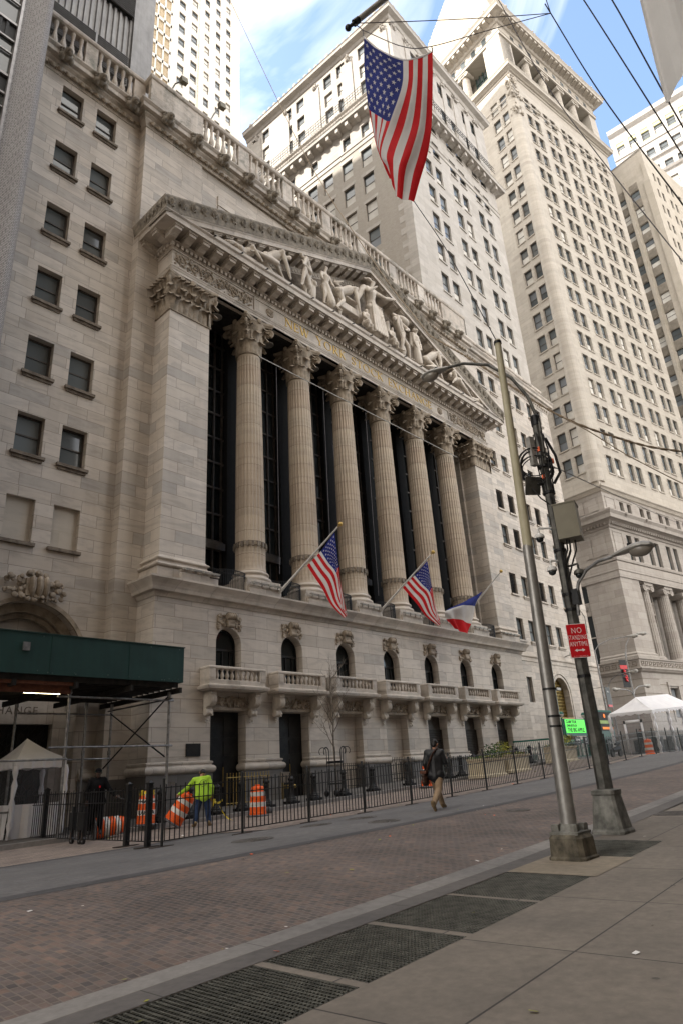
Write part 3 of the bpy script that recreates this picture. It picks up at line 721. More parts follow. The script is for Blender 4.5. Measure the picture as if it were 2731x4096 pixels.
# ---- Corinthian capital, for round shafts and for the square antae
def leaf(b,base,out,up,h,w,curl,rg):
    """acanthus leaf: a bent ribbed blade that curls outwards at the tip"""
    out=Vector(out).normalized(); up=Vector(up); side=out.cross(up).normalized(); base=Vector(base); n=8; rings=[]
    for i in range(n+1):
        t=i/n; hh=h*min(1,1.05*math.sin(min(t*1.08,1)*PI/2)); o=.02+.05*t+curl*max(0,t-.45)**2*3.2
        if t>.82: hh-= (t-.82)*h*1.3
        ww=w*(.55+.55*math.sin(PI*min(t*.95+.05,1)))*(1 if t<.9 else .75); lob=1+.16*math.sin(t*PI*5.)
        row=[]
        for j in range(5):
            u=(j-2)/2; row.append(base+out*(o+.045*(1-abs(u))*1.3-.03*(abs(u)==1))+up*(hh-.05*abs(u)*h*.4)+side*(u*ww*.5*lob))
        rings.append(row)
    b.rings(rings,cap=False,closed=False)
def volute(b,c,dirv,r,w,rg=None):
    d=Vector(dirv).normalized(); up=Vector((0,0,1)); sd=d.cross(up); c=Vector(c); pts=[]; n=34
    for i in range(n+1):
        t=i/n; a=-PI*.35+t*2.0*2*PI; q=r*(1-.82*t); pts.append(c+d*(q*cos(a))+up*(q*sin(a)))
    rr=[.085*(1-.5*i/n)*r/.26 for i in range(n+1)]
    b.tube(pts,rr,6)
    b.lathe([(r*.25,-w/2),(r*.25,w/2)],c,8,sd)
    # stem rising from the bell
    b.tube([c-d*r*1.5-up*r*2.2,c-d*r*1.0-up*r*.9,c-d*r*.4+up*r*.75,c+d*r*.25+up*r*.95],[.10,.10,.09,.08],6)
def capital_round(z0,z1,rn,ra):
    b=MB(); h=z1-z0; rg=random.Random(3)
    b.lathe([(rn+.06,0),(rn+.09,.03),(rn+.06,.08),(rn+.0,.1),(rn+.02,h*.35),(rn+.12,h*.6),(rn+.28,h*.8),(rn+.36,h*.88)],(0,0,z0),28)
    for row,(z,hh,k,ph,cu) in enumerate(((.06,.36*h,8,0,.34),(.10,.62*h,8,.5,.42))):
        for i in range(k):
            a=2*PI*(i+ph)/k+PI/8
            o=(cos(a),sin(a),0); r=rn-.0+row*.015
            leaf(b,(o[0]*r,o[1]*r,z0+z),o,(0,0,1),hh,.52 if row==0 else .5,cu,rg)
    for i in range(8):
        a=2*PI*i/8; o=Vector((cos(a),sin(a),0))
        b.tube([o*(rn+.05)+Vector((0,0,z0+.5*h)),o*(rn+.12)+Vector((0,0,z0+.68*h)),o*(rn+.2)+Vector((0,0,z0+.8*h))],[.05,.055,.09],6)
    for i in range(4):
        a=PI/4+i*PI/2; d=Vector((cos(a),sin(a),0))
        volute(b,d*(ra*1.17)+Vector((0,0,z0+.75*h)),d,.25,.26)
        leaf(b,d*(rn+.12)+Vector((0,0,z0+.40*h)),d,(0,0,1),.34*h,.46,.5,rg)
        for q in (-.28,.28):
            d2=Vector((cos(a+q),sin(a+q),0)); leaf(b,d2*(rn+.1)+Vector((0,0,z0+.42*h)),d2,(0,0,1),.40*h,.34,.38,rg)
        e=Vector((cos(a-PI/4),sin(a-PI/4),0))
        b.lathe([(.03,-.04),(.17,0),(.17,.05),(.08,.12),(.02,.12)],e*(ra*.98)+Vector((0,0,z0+.915*h)),10,e)
    # abacus with hollow sides and cut corners
    pl=[]
    for i in range(4):
        a0=PI/4+i*PI/2
        c0=Vector((cos(a0),sin(a0)))*ra*1.5; c1=Vector((cos(a0+PI/2),sin(a0+PI/2)))*ra*1.5
        t=(c1-c0).normalized(); nrm=Vector((-(c1-c0).y,(c1-c0).x)).normalized()
        if nrm.dot(c0+c1)>0: nrm=-nrm
        for j in range(9):
            s=j/8; p=c0+t*.09+(c1-c0-t*.18)*s+nrm*(.26*ra*math.sin(PI*s)); pl.append(p)
    rings=[]
    for sc,z in ((.93,.88),(.96,.92),(1.0,.93),(1.02,.97),(1.0,1.)): rings.append([(p.x*sc,p.y*sc,z0+z*h) for p in pl])
    b.rings(rings)
    return b
def capital_square(hx,hy,z0,z1):
    b=MB(); h=z1-z0; rg=random.Random(5)
    b.box(-hx,hx,-hy,hy,z0,z1-.16*h); b.rings([[(x*(hx+o),y*(hy+o),z0+z*h) for x,y in ((-1,-1),(1,-1),(1,1),(-1,1))] for o,z in ((.02,.3),(.1,.6),(.24,.8),(.3,.87))]); b.box(-hx-.07,hx+.07,-hy-.07,hy+.07,z0,z0+.07); 
    for (nx,ny,L,D) in ((0,-1,hx,hy),(-1,0,hy,hx),(1,0,hy,hx)):
        o=Vector((nx,ny,0)); sd=Vector((-ny,nx,0)); base=o*D
        k=max(3,int(round(2*L/.62)))
        for row,(z,hh,cu) in enumerate(((.05,.37*h,.34),(.08,.62*h,.42))):
            kk=k if row==0 else k-1
            for i in range(kk):
                u=-L+2*L*(i+.5)/kk if row==0 else -L+2*L*(i+1)/k
                leaf(b,base+sd*u+Vector((0,0,z0+z)),o,(0,0,1),hh,2*L/k*.92,cu,rg)
        for i in range(2*k):
            u=-L+2*L*(i+.5)/(2*k); leaf(b,base+sd*u+o*.10+Vector((0,0,z0+.50*h)),o,(0,0,1),.33*h,.30,.45,rg)
        for i in range(k-1):
            u=-L+2*L*(i+1)/k
            b.tube([base+sd*u+o*.1+Vector((0,0,z0+.55*h)),base+sd*(u-.05)+o*.16+Vector((0,0,z0+.72*h)),base+sd*(u-.1)+o*.26+Vector((0,0,z0+.8*h))],[.05,.06,.1],6)
        b.lathe([(.03,-.04),(.20,0),(.20,.06),(.09,.13),(.02,.13)],base+o*.22+Vector((0,0,z0+.92*h)),10,o)
    for sx,sy in ((-1,-1),(1,-1)):
        d=Vector((sx,sy,0)).normalized(); volute(b,Vector((sx*(hx+.10),sy*(hy+.10),z0+.75*h)),d,.25,.28)
        leaf(b,Vector((sx*hx,sy*hy,z0+.06)),d,(0,0,1),.36*h,.5,.36,rg); leaf(b,Vector((sx*hx,sy*hy,z0+.1)),d,(0,0,1),.62*h,.45,.42,rg)
    n=10; e=.34
    pl=[(-hx-e,hy),(-hx-e*.45,0),(-hx-e,-hy-e*.9),(-hx-e*.9,-hy-e)]+[(-hx-e+(2*hx+2*e)*j/n,-hy-e+.22*math.sin(PI*j/n)) for j in range(1,n)]+[(hx+e*.9,-hy-e),(hx+e,-hy-e*.9),(hx+e*.45,0),(hx+e,hy)]
    b.rings([[(x*s,y*s,z0+z*h) for x,y in pl] for s,z in ((.94,.86),(.97,.92),(1,.93),(1.01,.97),(1,1.))])
    return b
ZC0,ZC1=23.98,26.34
for s in (0,1):
    cx=XL+1.225 if s==0 else XR-1.225; cb=capital_square(1.225,.87,24.02,ZC1)
    cb.v=[(v[0]+cx,v[1]+25.14,v[2]) for v in cb.v]
    smooth_angle(cb.build('anta_capital',M['marble_dark'],SE),40)
# ---- six fluted columns
CX=[20.72+3.93*k for k in range(6)]; CY=25.02
NF=24
def shaft_ring(r,z,fl):
    pts=[]
    for i in range(NF):
        for j in range(6):
            t=j/6; a=2*PI*(i+t)/NF
            d=0 if t<.18 else math.sin(PI*(t-.18)/.82)
            pts.append((CX[0]+(r-fl*d)*cos(a),CY+(r-fl*d)*sin(a),z))
    return pts
def col_r(t): return .775-.115*t**1.7
b=MB(); z0,z1=11.1,24.0; rings=[]
for t in (0,.0025,.006,.012,.02): rings.append(shaft_ring(col_r(0)+.05*(1-t/.02)**2,z0+t*(z1-z0),0 if t<.012 else .02))
for i in range(14): t=.03+.945*i/13; rings.append(shaft_ring(col_r(t),z0+t*(z1-z0),.062))
for t in (.982,.988,1.): rings.append(shaft_ring(col_r(t),z0+t*(z1-z0),.03 if t<.985 else 0))
b.rings(rings); shaft=smooth_angle(b.build('column_shaft',M['column'],SE),42)
b=MB(); q=.775
b.box(CX[0]-1.06,CX[0]+1.06,CY-1.06,CY+1.06,10.28,10.5); b.box(CX[0]-1.12,CX[0]+1.12,CY-1.05,CY+1.12,9.7,10.28)
b.lathe([(q,0)]+[(q+.16+.13*sin(PI*j/8),.12-.12*cos(PI*j/8)) for j in range(9)]+[(q+.15,.25),(q+.09,.29),(q+.09,.34),(q+.12,.37)]+[(q+.08+.09*sin(PI*j/6),.45-.07*cos(PI*j/6)) for j in range(7)]+[(q+.08,.54),(q+.03,.60),(q,.62)],(CX[0],CY,10.5),40)
cbase=smooth_angle(b.build('column_base',M['marble_small'],SE),40)
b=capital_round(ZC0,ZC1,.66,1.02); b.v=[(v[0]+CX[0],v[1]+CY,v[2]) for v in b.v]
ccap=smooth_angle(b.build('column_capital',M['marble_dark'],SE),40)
b=MB()
for z in (12.42,12.62): b.lathe([(.775,0),(.80,0),(.80,.035),(.775,.035)],(CX[0],CY,z),36,cap=False)
for i in range(18):
    a=2*PI*i/18; c=Vector((CX[0]+.83*cos(a),CY+.83*sin(a),12.48)); b.obox(c,Vector((-sin(a),cos(a),0))*.055,Vector((cos(a),sin(a),0))*.05,(0,0,.13))
cring=b.build('column_band',M['ring'],SE)
for k in range(1,6):
    for o in (shaft,cbase,ccap,cring):
        c=o.copy(); COL.objects.link(c); c.parent=SE; c.location=(CX[k]-CX[0],0,0)
# ---- dark glazed screen behind the columns, with ceiling lamps
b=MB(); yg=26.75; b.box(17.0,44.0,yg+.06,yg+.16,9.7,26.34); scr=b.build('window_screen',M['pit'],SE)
b=MB(); rg=random.Random(21)
for k in range(7):
    for i in range(5):
        for j in range(11):
            x0_=18.73+3.93*k-1.35+.54*i; z0_=10.08+1.52*j; t1,t2=rg.uniform(-.012,.012),rg.uniform(-.012,.012)
            if z0_<26: b.face((x0_,yg+.02+t1,z0_),(x0_+.54,yg+.02-t1,z0_),(x0_+.54,yg+.02+t2,min(26.3,z0_+1.52)),(x0_,yg+.02-t2,min(26.3,z0_+1.52)))
b.build('panes',M['glass'],scr)
b=MB()
for k in range(7):
    xc=18.73+3.93*k-.0
    for dx in (-1.35,-.82,-.28,.28,.82,1.35): b.box(xc+dx-.045,xc+dx+.045,yg-.12,yg-.002,9.7,26.3)
    for i in range(10): zz=11.6+i*1.52; b.box(xc-1.5,xc+1.5,yg-.10,yg-.004,zz-.05,zz+.05)
    b.box(xc-1.5,xc+1.5,yg-.3,yg-.006,12.6,13.0)
b.build('mullion',M['frame'],scr)
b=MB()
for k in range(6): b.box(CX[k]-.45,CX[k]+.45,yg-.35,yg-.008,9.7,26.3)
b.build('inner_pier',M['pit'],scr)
b=MB(); b.box(17.3,43.7,24.5,26.9,26.30,26.42); ceil=b.build('portico_ceiling',M['darkwood'],SE)
for k in range(7): b=MB(); b.lathe([(.32,0),(.36,.05),(.3,.1)],(18.73+3.93*k,25.5,26.2),20); b.build('ceiling_lamp',M['lampgrey'],SE)
# iron balcony rails between the pedestals
for k in range(7):
    xc=18.73+3.93*k; xc=xc+(.25 if k==0 else (-.25 if k==6 else 0)); b=MB(); hw=.85
    pts=[(xc-hw,24.62)]+[(xc-hw*cos(PI*i/12)*1.0,24.62-.62*sin(PI*i/12)**.55) for i in range(1,12)]+[(xc+hw,24.62)]
    for z in (9.82,10.52,10.72): b.tube([(x,y,z) for x,y in pts],.022,6)
    L=[0]
    for p,q in zip(pts,pts[1:]): L.append(L[-1]+math.dist(p,q))
    n=26
    for i in range(n+1):
        s=L[-1]*i/n; j=max(a for a in range(len(L)) if L[a]<=s+1e-6); j=min(j,len(pts)-2); t=(s-L[j])/(L[j+1]-L[j]) if L[j+1]>L[j] else 0
        x=pts[j][0]+(pts[j+1][0]-pts[j][0])*t; y=pts[j][1]+(pts[j+1][1]-pts[j][1])*t
        b.box(x-.011,x+.011,y-.011,y+.011,9.7,10.72)
    b.build('balcony_railing',M['iron'],SE)
# ---- entablature, with returns on both ends
PATH=[(XL,26.0),(XL,24.27),(XR,24.27),(XR,26.0)]
b=MB(); b.sweep([(0,26.35),(0,26.52),(.03,26.53),(.03,26.68),(.05,26.69),(.09,26.78),(.13,26.82),(.13,26.87),(0,26.9)],PATH); b.box(XL+.01,XR-.01,24.28,26.2,26.35,28.9)
b.sweep([(-.02,26.88),(.02,26.88),(.02,27.92),(-.02,27.92)],PATH)
b.build('architrave',M['marble_small'],SE)
# carved scroll friezes at both ends
def frieze(x0,x1,seed):
    b=MB(); rg=random.Random(seed); n=int((x1-x0)/.85); w=(x1-x0)/n; yf=24.235; zc=27.4
    for i in range(n):
        cx=x0+w*(i+.5); s=1 if i%2 else -1; pts=[]
        for j in range(30):
            t=j/29; a=t*3.4*PI; q=.36*(1-.8*t); pts.append((cx+q*cos(a)*s,yf-.03,zc+q*sin(a)))
        b.tube(pts,[.05*(1-.4*j/29) for j in range(30)],5)
        b.lathe([(.02,0),(.1,0),(.08,.06),(.01,.08)],(cx,yf-.01,zc),8,(0,-1,0))
        leafcluster(b,(cx,yf,zc),.42,.42,34,seed*31+i,.08,.085)
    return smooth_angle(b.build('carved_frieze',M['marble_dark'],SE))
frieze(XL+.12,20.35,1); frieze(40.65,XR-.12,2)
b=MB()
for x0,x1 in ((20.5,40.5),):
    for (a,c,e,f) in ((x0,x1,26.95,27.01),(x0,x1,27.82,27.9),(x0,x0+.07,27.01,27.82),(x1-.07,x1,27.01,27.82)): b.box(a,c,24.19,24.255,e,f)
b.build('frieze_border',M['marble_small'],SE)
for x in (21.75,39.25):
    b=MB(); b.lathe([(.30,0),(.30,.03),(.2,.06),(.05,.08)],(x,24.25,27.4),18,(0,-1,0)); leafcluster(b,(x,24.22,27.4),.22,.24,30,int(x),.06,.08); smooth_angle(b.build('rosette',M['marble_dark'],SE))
# gilded serif capitals built from strokes
def serif_word(word,x,z,h,y,mat,parent,b):
    T,t,sv=.135*h,.05*h,.05*h
    def st(x0,z0,x1,z1,w):
        a=Vector((x0,0,z0));c=Vector((x1,0,z1)); d=(c-a); n=Vector((d.z,0,-d.x)).normalized()*w/2
        # horizontal cut ends for slanted stems
        if abs(d.z)>1e-4 and abs(d.x)>1e-4: n=Vector((w/2/max(abs(d.z)/d.length,.3),0,0))*(1 if d.z<0 else 1)
        b.rings([[(p.x,y,p.z) for p in (a+n,c+n,c-n,a-n)],[(p.x,y-.03,p.z) for p in (a+n,c+n,c-n,a-n)]])
    def serif(xc,zc,w): b.box(xc-w/2,xc+w/2,y-.03,y,zc-sv*.5,zc+sv*.5)
    def arc(xc,zc,rx,rz,a0,a1,thin=t,thick=T,n=26):
        P=[]
        for i in range(n+1):
            a=a0+(a1-a0)*i/n; w=thin+(thick-thin)*abs(cos(a))
            P.append(((xc+rx*cos(a),zc+rz*sin(a)),(xc+(rx-w)*cos(a),zc+(rz-max(thin,w*.55))*sin(a))))
        for p,q in zip(P,P[1:]):
            b.rings([[(p[0][0],y,p[0][1]),(q[0][0],y,q[0][1]),(q[1][0],y,q[1][1]),(p[1][0],y,p[1][1])],[(p[0][0],y-.03,p[0][1]),(q[0][0],y-.03,q[0][1]),(q[1][0],y-.03,q[1][1]),(p[1][0],y-.03,p[1][1])]])
    for ch in word:
        if ch==' ': x+=.75*h; continue
        z0=z; z1=z+h
        if ch=='N': w=.80*h; st(x+t,z0,x+t,z1,t); st(x+w-t,z0,x+w-t,z1,t); st(x+t,z1,x+w-t,z0,T); serif(x+t,z0,.24*h); serif(x+w-t,z1,.24*h); serif(x+t*.5,z1,.2*h)
        elif ch=='E': w=.58*h; st(x+T,z0,x+T,z1,T); b.box(x+T,x+w,y-.03,y,z1-t,z1); b.box(x+T,x+w*.86,y-.03,y,z0+.5*h-t/2,z0+.5*h+t/2); b.box(x+T,x+w,y-.03,y,z0,z0+t); b.box(x+w-t,x+w,y-.03,y,z0,z0+.2*h); b.box(x+w-t,x+w,y-.03,y,z1-.2*h,z1); b.box(x+w*.86-t,x+w*.86,y-.03,y,z0+.4*h,z0+.6*h); serif(x+T,z0,.22*h); serif(x+T,z1,.22*h)
        elif ch=='W': w=1.12*h; st(x+.08*h,z1,x+.32*h,z0,T); st(x+.32*h,z0,x+.56*h,z1,t); st(x+.52*h,z1,x+.78*h,z0,T); st(x+.78*h,z0,x+1.04*h,z1,t); [serif(x+q*h,z1,.22*h) for q in (.08,.54,1.04)]
        elif ch=='Y': w=.84*h; st(x+.06*h,z1,x+.42*h,z0+.45*h,T); st(x+.78*h,z1,x+.42*h,z0+.45*h,t); st(x+.42*h,z0,x+.42*h,z0+.47*h,T); serif(x+.42*h,z0,.28*h); serif(x+.08*h,z1,.26*h); serif(x+.78*h,z1,.2*h)
        elif ch=='O': w=.95*h; arc(x+w/2,z+h/2,w/2,h*.52,0,2*PI,n=40)
        elif ch in 'RK':
            w=.76*h; st(x+T,z0,x+T,z1,T); serif(x+T,z0,.24*h); serif(x+T,z1,.24*h)
            if ch=='R': arc(x+.30*h,z1-.25*h,.30*h,.26*h,-PI/2,PI/2); b.box(x+T,x+.3*h,y-.03,y,z1-t,z1); b.box(x+T,x+.34*h,y-.03,y,z1-.51*h,z1-.51*h+t); st(x+.30*h,z0+.5*h,x+.70*h,z0,T); serif(x+.72*h,z0,.14*h)
            else: st(x+.66*h,z1,x+.18*h,z0+.45*h,t); st(x+.30*h,z0+.56*h,x+.70*h,z0,T); serif(x+.66*h,z1,.22*h); serif(x+.70*h,z0,.22*h)
        elif ch=='S': w=.56*h; arc(x+.28*h,z1-.26*h,.26*h,.27*h,R(20),R(250),t,T*.9); arc(x+.28*h,z0+.26*h,.27*h,.27*h,R(-160),R(75),t,T*.9); b.box(x+.5*h,x+.5*h+t,y-.03,y,z1-.26*h,z1); b.box(x+.02*h,x+.02*h+t,y-.03,y,z0,z0+.26*h); st(x+.12*h,z0+.62*h,x+.44*h,z0+.40*h,T)
        elif ch=='T': w=.76*h; st(x+w/2,z0,x+w/2,z1,T); b.box(x+.02*h,x+w-.02*h,y-.03,y,z1-t,z1); b.box(x+.02*h,x+.02*h+t,y-.03,y,z1-.2*h,z1); b.box(x+w-.02*h-t,x+w-.02*h,y-.03,y,z1-.2*h,z1); serif(x+w/2,z0,.28*h)
        elif ch in 'CG': w=.86*h; arc(x+.48*h,z+h/2,.46*h,h*.52,R(40),R(320),n=34); b.box(x+.80*h,x+.80*h+t,y-.03,y,z1-.28*h,z1)
        elif ch=='X': w=.82*h; st(x+.1*h,z1,x+.70*h,z0,T); st(x+.70*h,z1,x+.1*h,z0,t); [serif(x+p*h,q,.22*h) for p in (.1,.7) for q in (z0,z1)]
        elif ch=='H': w=.86*h; st(x+T,z0,x+T,z1,T); st(x+w-T,z0,x+w-T,z1,T); b.box(x+T,x+w-T,y-.03,y,z0+.5*h-t/2,z0+.5*h+t/2); [serif(x+p,q,.24*h) for p in (T,w-T) for q in (z0,z1)]
        elif ch=='A': w=.84*h; st(x+.06*h,z0,x+.42*h,z1,t); st(x+.40*h,z1,x+.76*h,z0,T); b.box(x+.2*h,x+.62*h,y-.03,y,z0+.33*h,z0+.33*h+t); serif(x+.06*h,z0,.2*h); serif(x+.76*h,z0,.24*h)
        if ch=='G': b.box(x+.72*h,x+.72*h+T,y-.03,y,z0+.02*h,z0+.42*h); serif(x+.76*h,z0+.42*h,.24*h)
        x+=w+.16*h
    return x
b=MB(); x0=23.0
xe=serif_word('NEW YORK STOCK EXCHANGE',0,27.12,.60,24.245,None,SE,b)
sc=(38.25-x0)/xe
b.v=[(x0+v[0]*sc,v[1],v[2]) for v in b.v]
b.build('gilded_lettering',M['gold'],SE)
# dentils, modillions, corona
b=MB(); b.sweep([(0,27.92),(.08,27.92),(.10,27.98),(.16,28.0),(.16,28.02),(.10,28.02),(.10,28.24),(.30,28.28),(.34,28.32),(0,28.36)],PATH); b.build('bed_moulding',M['marble_small'],SE)
b=MB(); x=XL-.22
while x<XR+.2: b.box(x,x+.16,24.27-.27,24.27-.10,28.03,28.24); x+=.29
y=24.3
while y<25.9: b.box(XL-.27,XL-.10,y,y+.16,28.03,28.24); y+=.29
b.build('dentils',M['marble_small'],SE)
def modillion(b,f): # f(u along, o outward, z)
    pr=[(.1,28.64),(.1,28.24),(.55,28.24),(.75,28.33),(.95,28.36),(1.06,28.36),(1.06,28.64)]
    b.rings([[f(u,o,z) for o,z in pr] for u in (-.21,.21)]); 
    b.rings([[f(u,o,z) for o,z in ((.1,28.53),(1.12,28.53),(1.12,28.645),(.1,28.645))] for u in (-.26,.26)])
b=MB(); MOD=[]
n=36
for i in range(n+1):
    x=XL-.35+(XR-XL+.7)*i/n; modillion(b,lambda u,o,z,x=x:(x+u,24.27-o,z))
for y in (24.4,25.55): modillion(b,lambda u,o,z,y=y:(XL-o,y-u,z))
b.build('modillions',M['marble_small'],SE)
b=MB(); b.sweep([(0,28.64),(1.2,28.64),(1.24,28.62),(1.24,28.92),(1.28,28.95),(1.34,29.0),(1.34,29.04),(0,29.06)],PATH); b.build('corona',M['marble_small'],SE)
# side simas (level returns) and raking cornice
RX0,RX1=13.62,47.38; SL=.393; RZ0=29.04
def zl(x): return RZ0+SL*(x-RX0) if x<=XC else RZ0+SL*(RX1-x)
b=MB(); sp=[(1.30,29.05),(1.33,29.05),(1.36,29.15),(1.40,29.35),(1.42,29.5),(1.46,29.62),(1.46,29.72),(1.30,29.74)]
b.sweep(sp,[(XL,26.0),(XL,22.84)])
b.build('side_sima',M['sima'],SE)
yF=24.27
rp=[(yF+.3,-.62),(yF-1.18,-.62),(yF-1.2,-.64),(yF-1.2,-.36),(yF-1.24,-.33),(yF-1.28,-.26),(yF+.3,-.2)]
sp2=[(yF+.3,.72),(yF-1.46,.70),(yF-1.46,.60),(yF-1.42,.48),(yF-1.40,.33),(yF-1.36,.13),(yF-1.33,0),(yF-1.30,-.26),(yF+.3,-.2)]
bc,bs=MB(),MB()
for (xa,xb) in ((RX0+1.0,XC),(XC,RX1-1.0)): bc.shear(rp,xa,xb,zl)
for (xa,xb) in ((RX0,XC),(XC,RX1)):
    bs.shear(sp2,xa,xb,zl)
bc.build('raking_cornice',M['marble_small'],SE); rs=bs.build('raking_sima',M['sima'],SE)
b=MB(); rg=random.Random(4); n=50    # palmettes along the sima
for i in range(n):
    x=RX0+.25+(RX1-RX0-.5)*i/(n-1)
    if abs(x-XC)<.2: continue
    for j in range(7):
        a=R(-66+22*j); p0=Vector((x,yF-1.36,zl(x)+.1)); p1=Vector((x+.19*sin(a),yF-1.49,zl(x)+.1+.40*cos(a)+ .19*sin(a)*SL*(1 if x<XC else -1)))
        b.cap(p0,p1,.018,.04,5,2)
    b.ell((x+.17,yF-1.39,zl(x+.17)+.06),(.06,.05,.06),6,4)
for i in range(6):
    y=22.95+i*.36
    for j in range(5):
        a=R(-60+30*j); b.cap((XL-1.36,y,29.15),(XL-1.47,y+.15*sin(a),29.15+.42*cos(a)),.018,.04,5,2)
smooth_angle(b.build('palmettes',M['sima'],SE))
b=MB()    # raking modillions and dentils
for side in (-1,1):
    n=19
    for i in range(1,n):
        x=XC+side*(i-.4)*((RX1-RX0)/2-1.6)/n; 
        zz=zl(x)-.64
        s=SL*(1 if x<XC else -1)
        for pr,w in (([(-.0,0),(-.0,-.27),(-.55,-.27),(-.8,-.18),(-.95,-.14),(-1.03,-.14),(-1.03,0)],.24),):
            b.rings([[(x+u,yF-.0+o,zz+q+u*s) for o,q in pr] for u in (-w,w)])
        b.rings([[(x+u,yF+o,zz+q+u*s) for o,q in ((0,-.06),(-1.08,-.06),(-1.08,.005),(0,.005))] for u in (-.29,.29)])
    x=.2
    while x<13:
        xx=XC+side*x; zz=zl(xx)-1.22; b.box(xx-.075,xx+.075,yF-.05,yF+.12,zz,zz+.2); x+=.27
b.build('raking_modillions',M['marble_small'],SE)
b=MB(); bed=[(yF+.3,-1.3),(yF+.02,-1.3),(yF+.0,-1.24),(yF-.02,-1.0),(yF-.1,-.9),(yF-.1,-.62),(yF+.3,-.6)]
for (xa,xb) in ((RX0+2.6,XC),(XC,RX1-2.6)): b.shear(bed,xa,xb,zl)
b.build('raking_bed',M['marble_small'],SE)
b=MB(); tz=24.62
b.face((RX0+1,tz,29.0),(RX1-1,tz,29.0),(XC,tz,zl(XC)-.3)); b.build('tympanum',M['marble_small'],SE)
b=MB(); b.rings([[(RX0+.3,y,29.05),(RX1-.3,y,29.05),(XC,y,zl(XC)+.6)] for y in (24.3,27.0)]); b.build('pediment_roof',M['sill'],SE)
# little lights on the corona edge
for i in range(16):
    x=16.6+i*1.85; b=MB(); b.cyl((x,22.88,28.95),(x,22.74,28.9),.03); b.ell((x,22.72,28.89),(.06,.06,.05),8,5); b.build('cornice_light',M['black'],SE)
# ------------------------------------------------------------------ attic storey behind the pediment, wings, parapet
AY=25.6; WY=26.2; PXL=13.66; PXR=2*XC-PXL
AF=lambda u,z,d:(u,AY+d,z)
b=MB()
b.box(PXL,17.6,AY,27.5,-.5,37.4); b.box(PXR-3.95,PXR,AY,27.5,-.5,37.4); b.box(17.6,PXR-3.95,AY+.14,27.5,26.4,37.4)
for z in (34.2,35.05): b.box(18.9,PXR-5.2,AY+.06,AY+.14,z,z+.75)
b.build('attic_wall',M['marble'],SE)
WF=lambda u,z,d:(u,WY+d,z)
wl=[]; 
for zt in (36.78,32.72,28.52,24.5,20.58,16.66):
    for x in (9.03,10.98): wl.append((x,x+1.17,zt-1.93,zt))
for x in (9.03,10.98): wl.append((x,x+1.17,10.86,12.8))
b=MB(); ac=10.5; AR=2.25; AZ=6.25
rects=[r+(.42,) for r in wl]+[(ac-AR,ac+AR,-.5,AZ+AR,1.5,True)]
wall_grid(b,WF,2.0,PXL+.02,-.5,37.4,rects); arch_fill(b,WF,ac,AR,AZ,1.5,28)
b.build('wing_wall',M['marble'],SE)
for i,(a,c,e,f) in enumerate(wl):
    if i<12: sash(SE,WF,a,c,e,f,.36,fr=.085)
    else:
        b=MB(); b.box(a,c,WY+.22,WY+.3,e,f); w=b.build('boarded_window',M['cream2'],SE,label='boarded-up window with a buff panel')
        b=MB(); ubox(b,WF,a-.13,c+.13,e-.13,e+.01,-.16,.2); b.build('sill',M['sill'],w)
# arched entrance of the wing
b=MB()
for r0,r1,d0,d1 in ((2.25,2.42,-.12,-.01),(1.9,2.25,.35,.55),(1.7,1.9,.6,.8)):
    for i in range(28):
        a0,a1=PI*i/28,PI*(i+1)/28
        q=[(ac-r*cos(a),AZ+r*sin(a)) for r,a in ((r0,a0),(r1,a0),(r1,a1),(r0,a1))]
        b.rings([[(x,WY+d0,z) for x,z in q],[(x,WY+d1,z) for x,z in q]])
b.build('arch_moulding',M['marble_dark'],SE)
b=MB(); b.box(ac-2.2,ac+2.2,WY+.9,WY+1.0,4.75,8.6); b.box(ac-2.0,ac+2.0,WY+.5,WY+.9,3.9,4.75); b.box(ac-2.2,ac-1.55,WY+.45,WY+1,-.5,4.4); b.box(ac+1.55,ac+2.2,WY+.45,WY+1,-.5,4.4)
b.build('entrance_surround',M['marble_small'],SE)
text_mesh('EXCHANGE',.42,(ac-.3,WY+.492,4.38),(1,0,0),(0,0,1),M['sill'],'entrance_lettering',SE,depth=.008,space=1.15)
b=MB(); b.box(ac-1.55,ac+1.55,WY+.82,WY+.95,-.5,3.9)
for i in range(9):
    x=ac-1.5+i*.375
    b.box(x-.02,x+.02,WY+.74,WY+.8,-.4,3.85)
    if i<8:
        for j in range(9):
            z=.1+j*.42; b.obox((x+.1875,WY+.77,z+.2),(.19,0,.2),(0,.015,0),(-.01,0,.01)); b.obox((x+.1875,WY+.77,z+.2),(.19,0,-.2),(0,.015,0),(.01,0,.01))
b.build('entrance_gate',M['bronze'],SE)
b=MB(); b.obox((ac+.0,WY-.2,8.98),(.42,0,0),(0,.2,0),(0,0,.35)); leafcluster(b,(ac-.75,WY-.1,9.0),.42,.42,40,5,.25,.13); leafcluster(b,(ac+.75,WY-.1,9.0),.42,.42,40,6,.25,.13)
for dx in (-.18,.1,.36): b.ell((ac+dx,WY-.36,9.05),(.16,.22,.45),10,7)
leafcluster(b,(ac,WY-.3,9.5),.4,.1,16,7,.2,.12); leafcluster(b,(ac,WY-.25,8.55),.6,.1,18,8,.2,.11)
smooth_angle(b.build('cartouche',M['marble_dark'],SE))
b=MB(); b.sweep([(0,1.75)]+[(.05+.11*sin(PI*j/8),1.9-.14*cos(PI*j/8)) for j in range(9)]+[(.06,2.06),(0,2.2)],[(ac+2.5,WY),(PXL,WY)]); b.build('wing_base_moulding',M['marble_small'],SE)
b=MB(); b.sweep([(0,-.5),(.06,-.5),(.06,1.74),(0,1.74)],[(ac+2.5,WY),(PXL,WY),(PXL,AY),(PX0+.1,AY)]); b.build('wing_base_course',M['darkgranite'],SE)
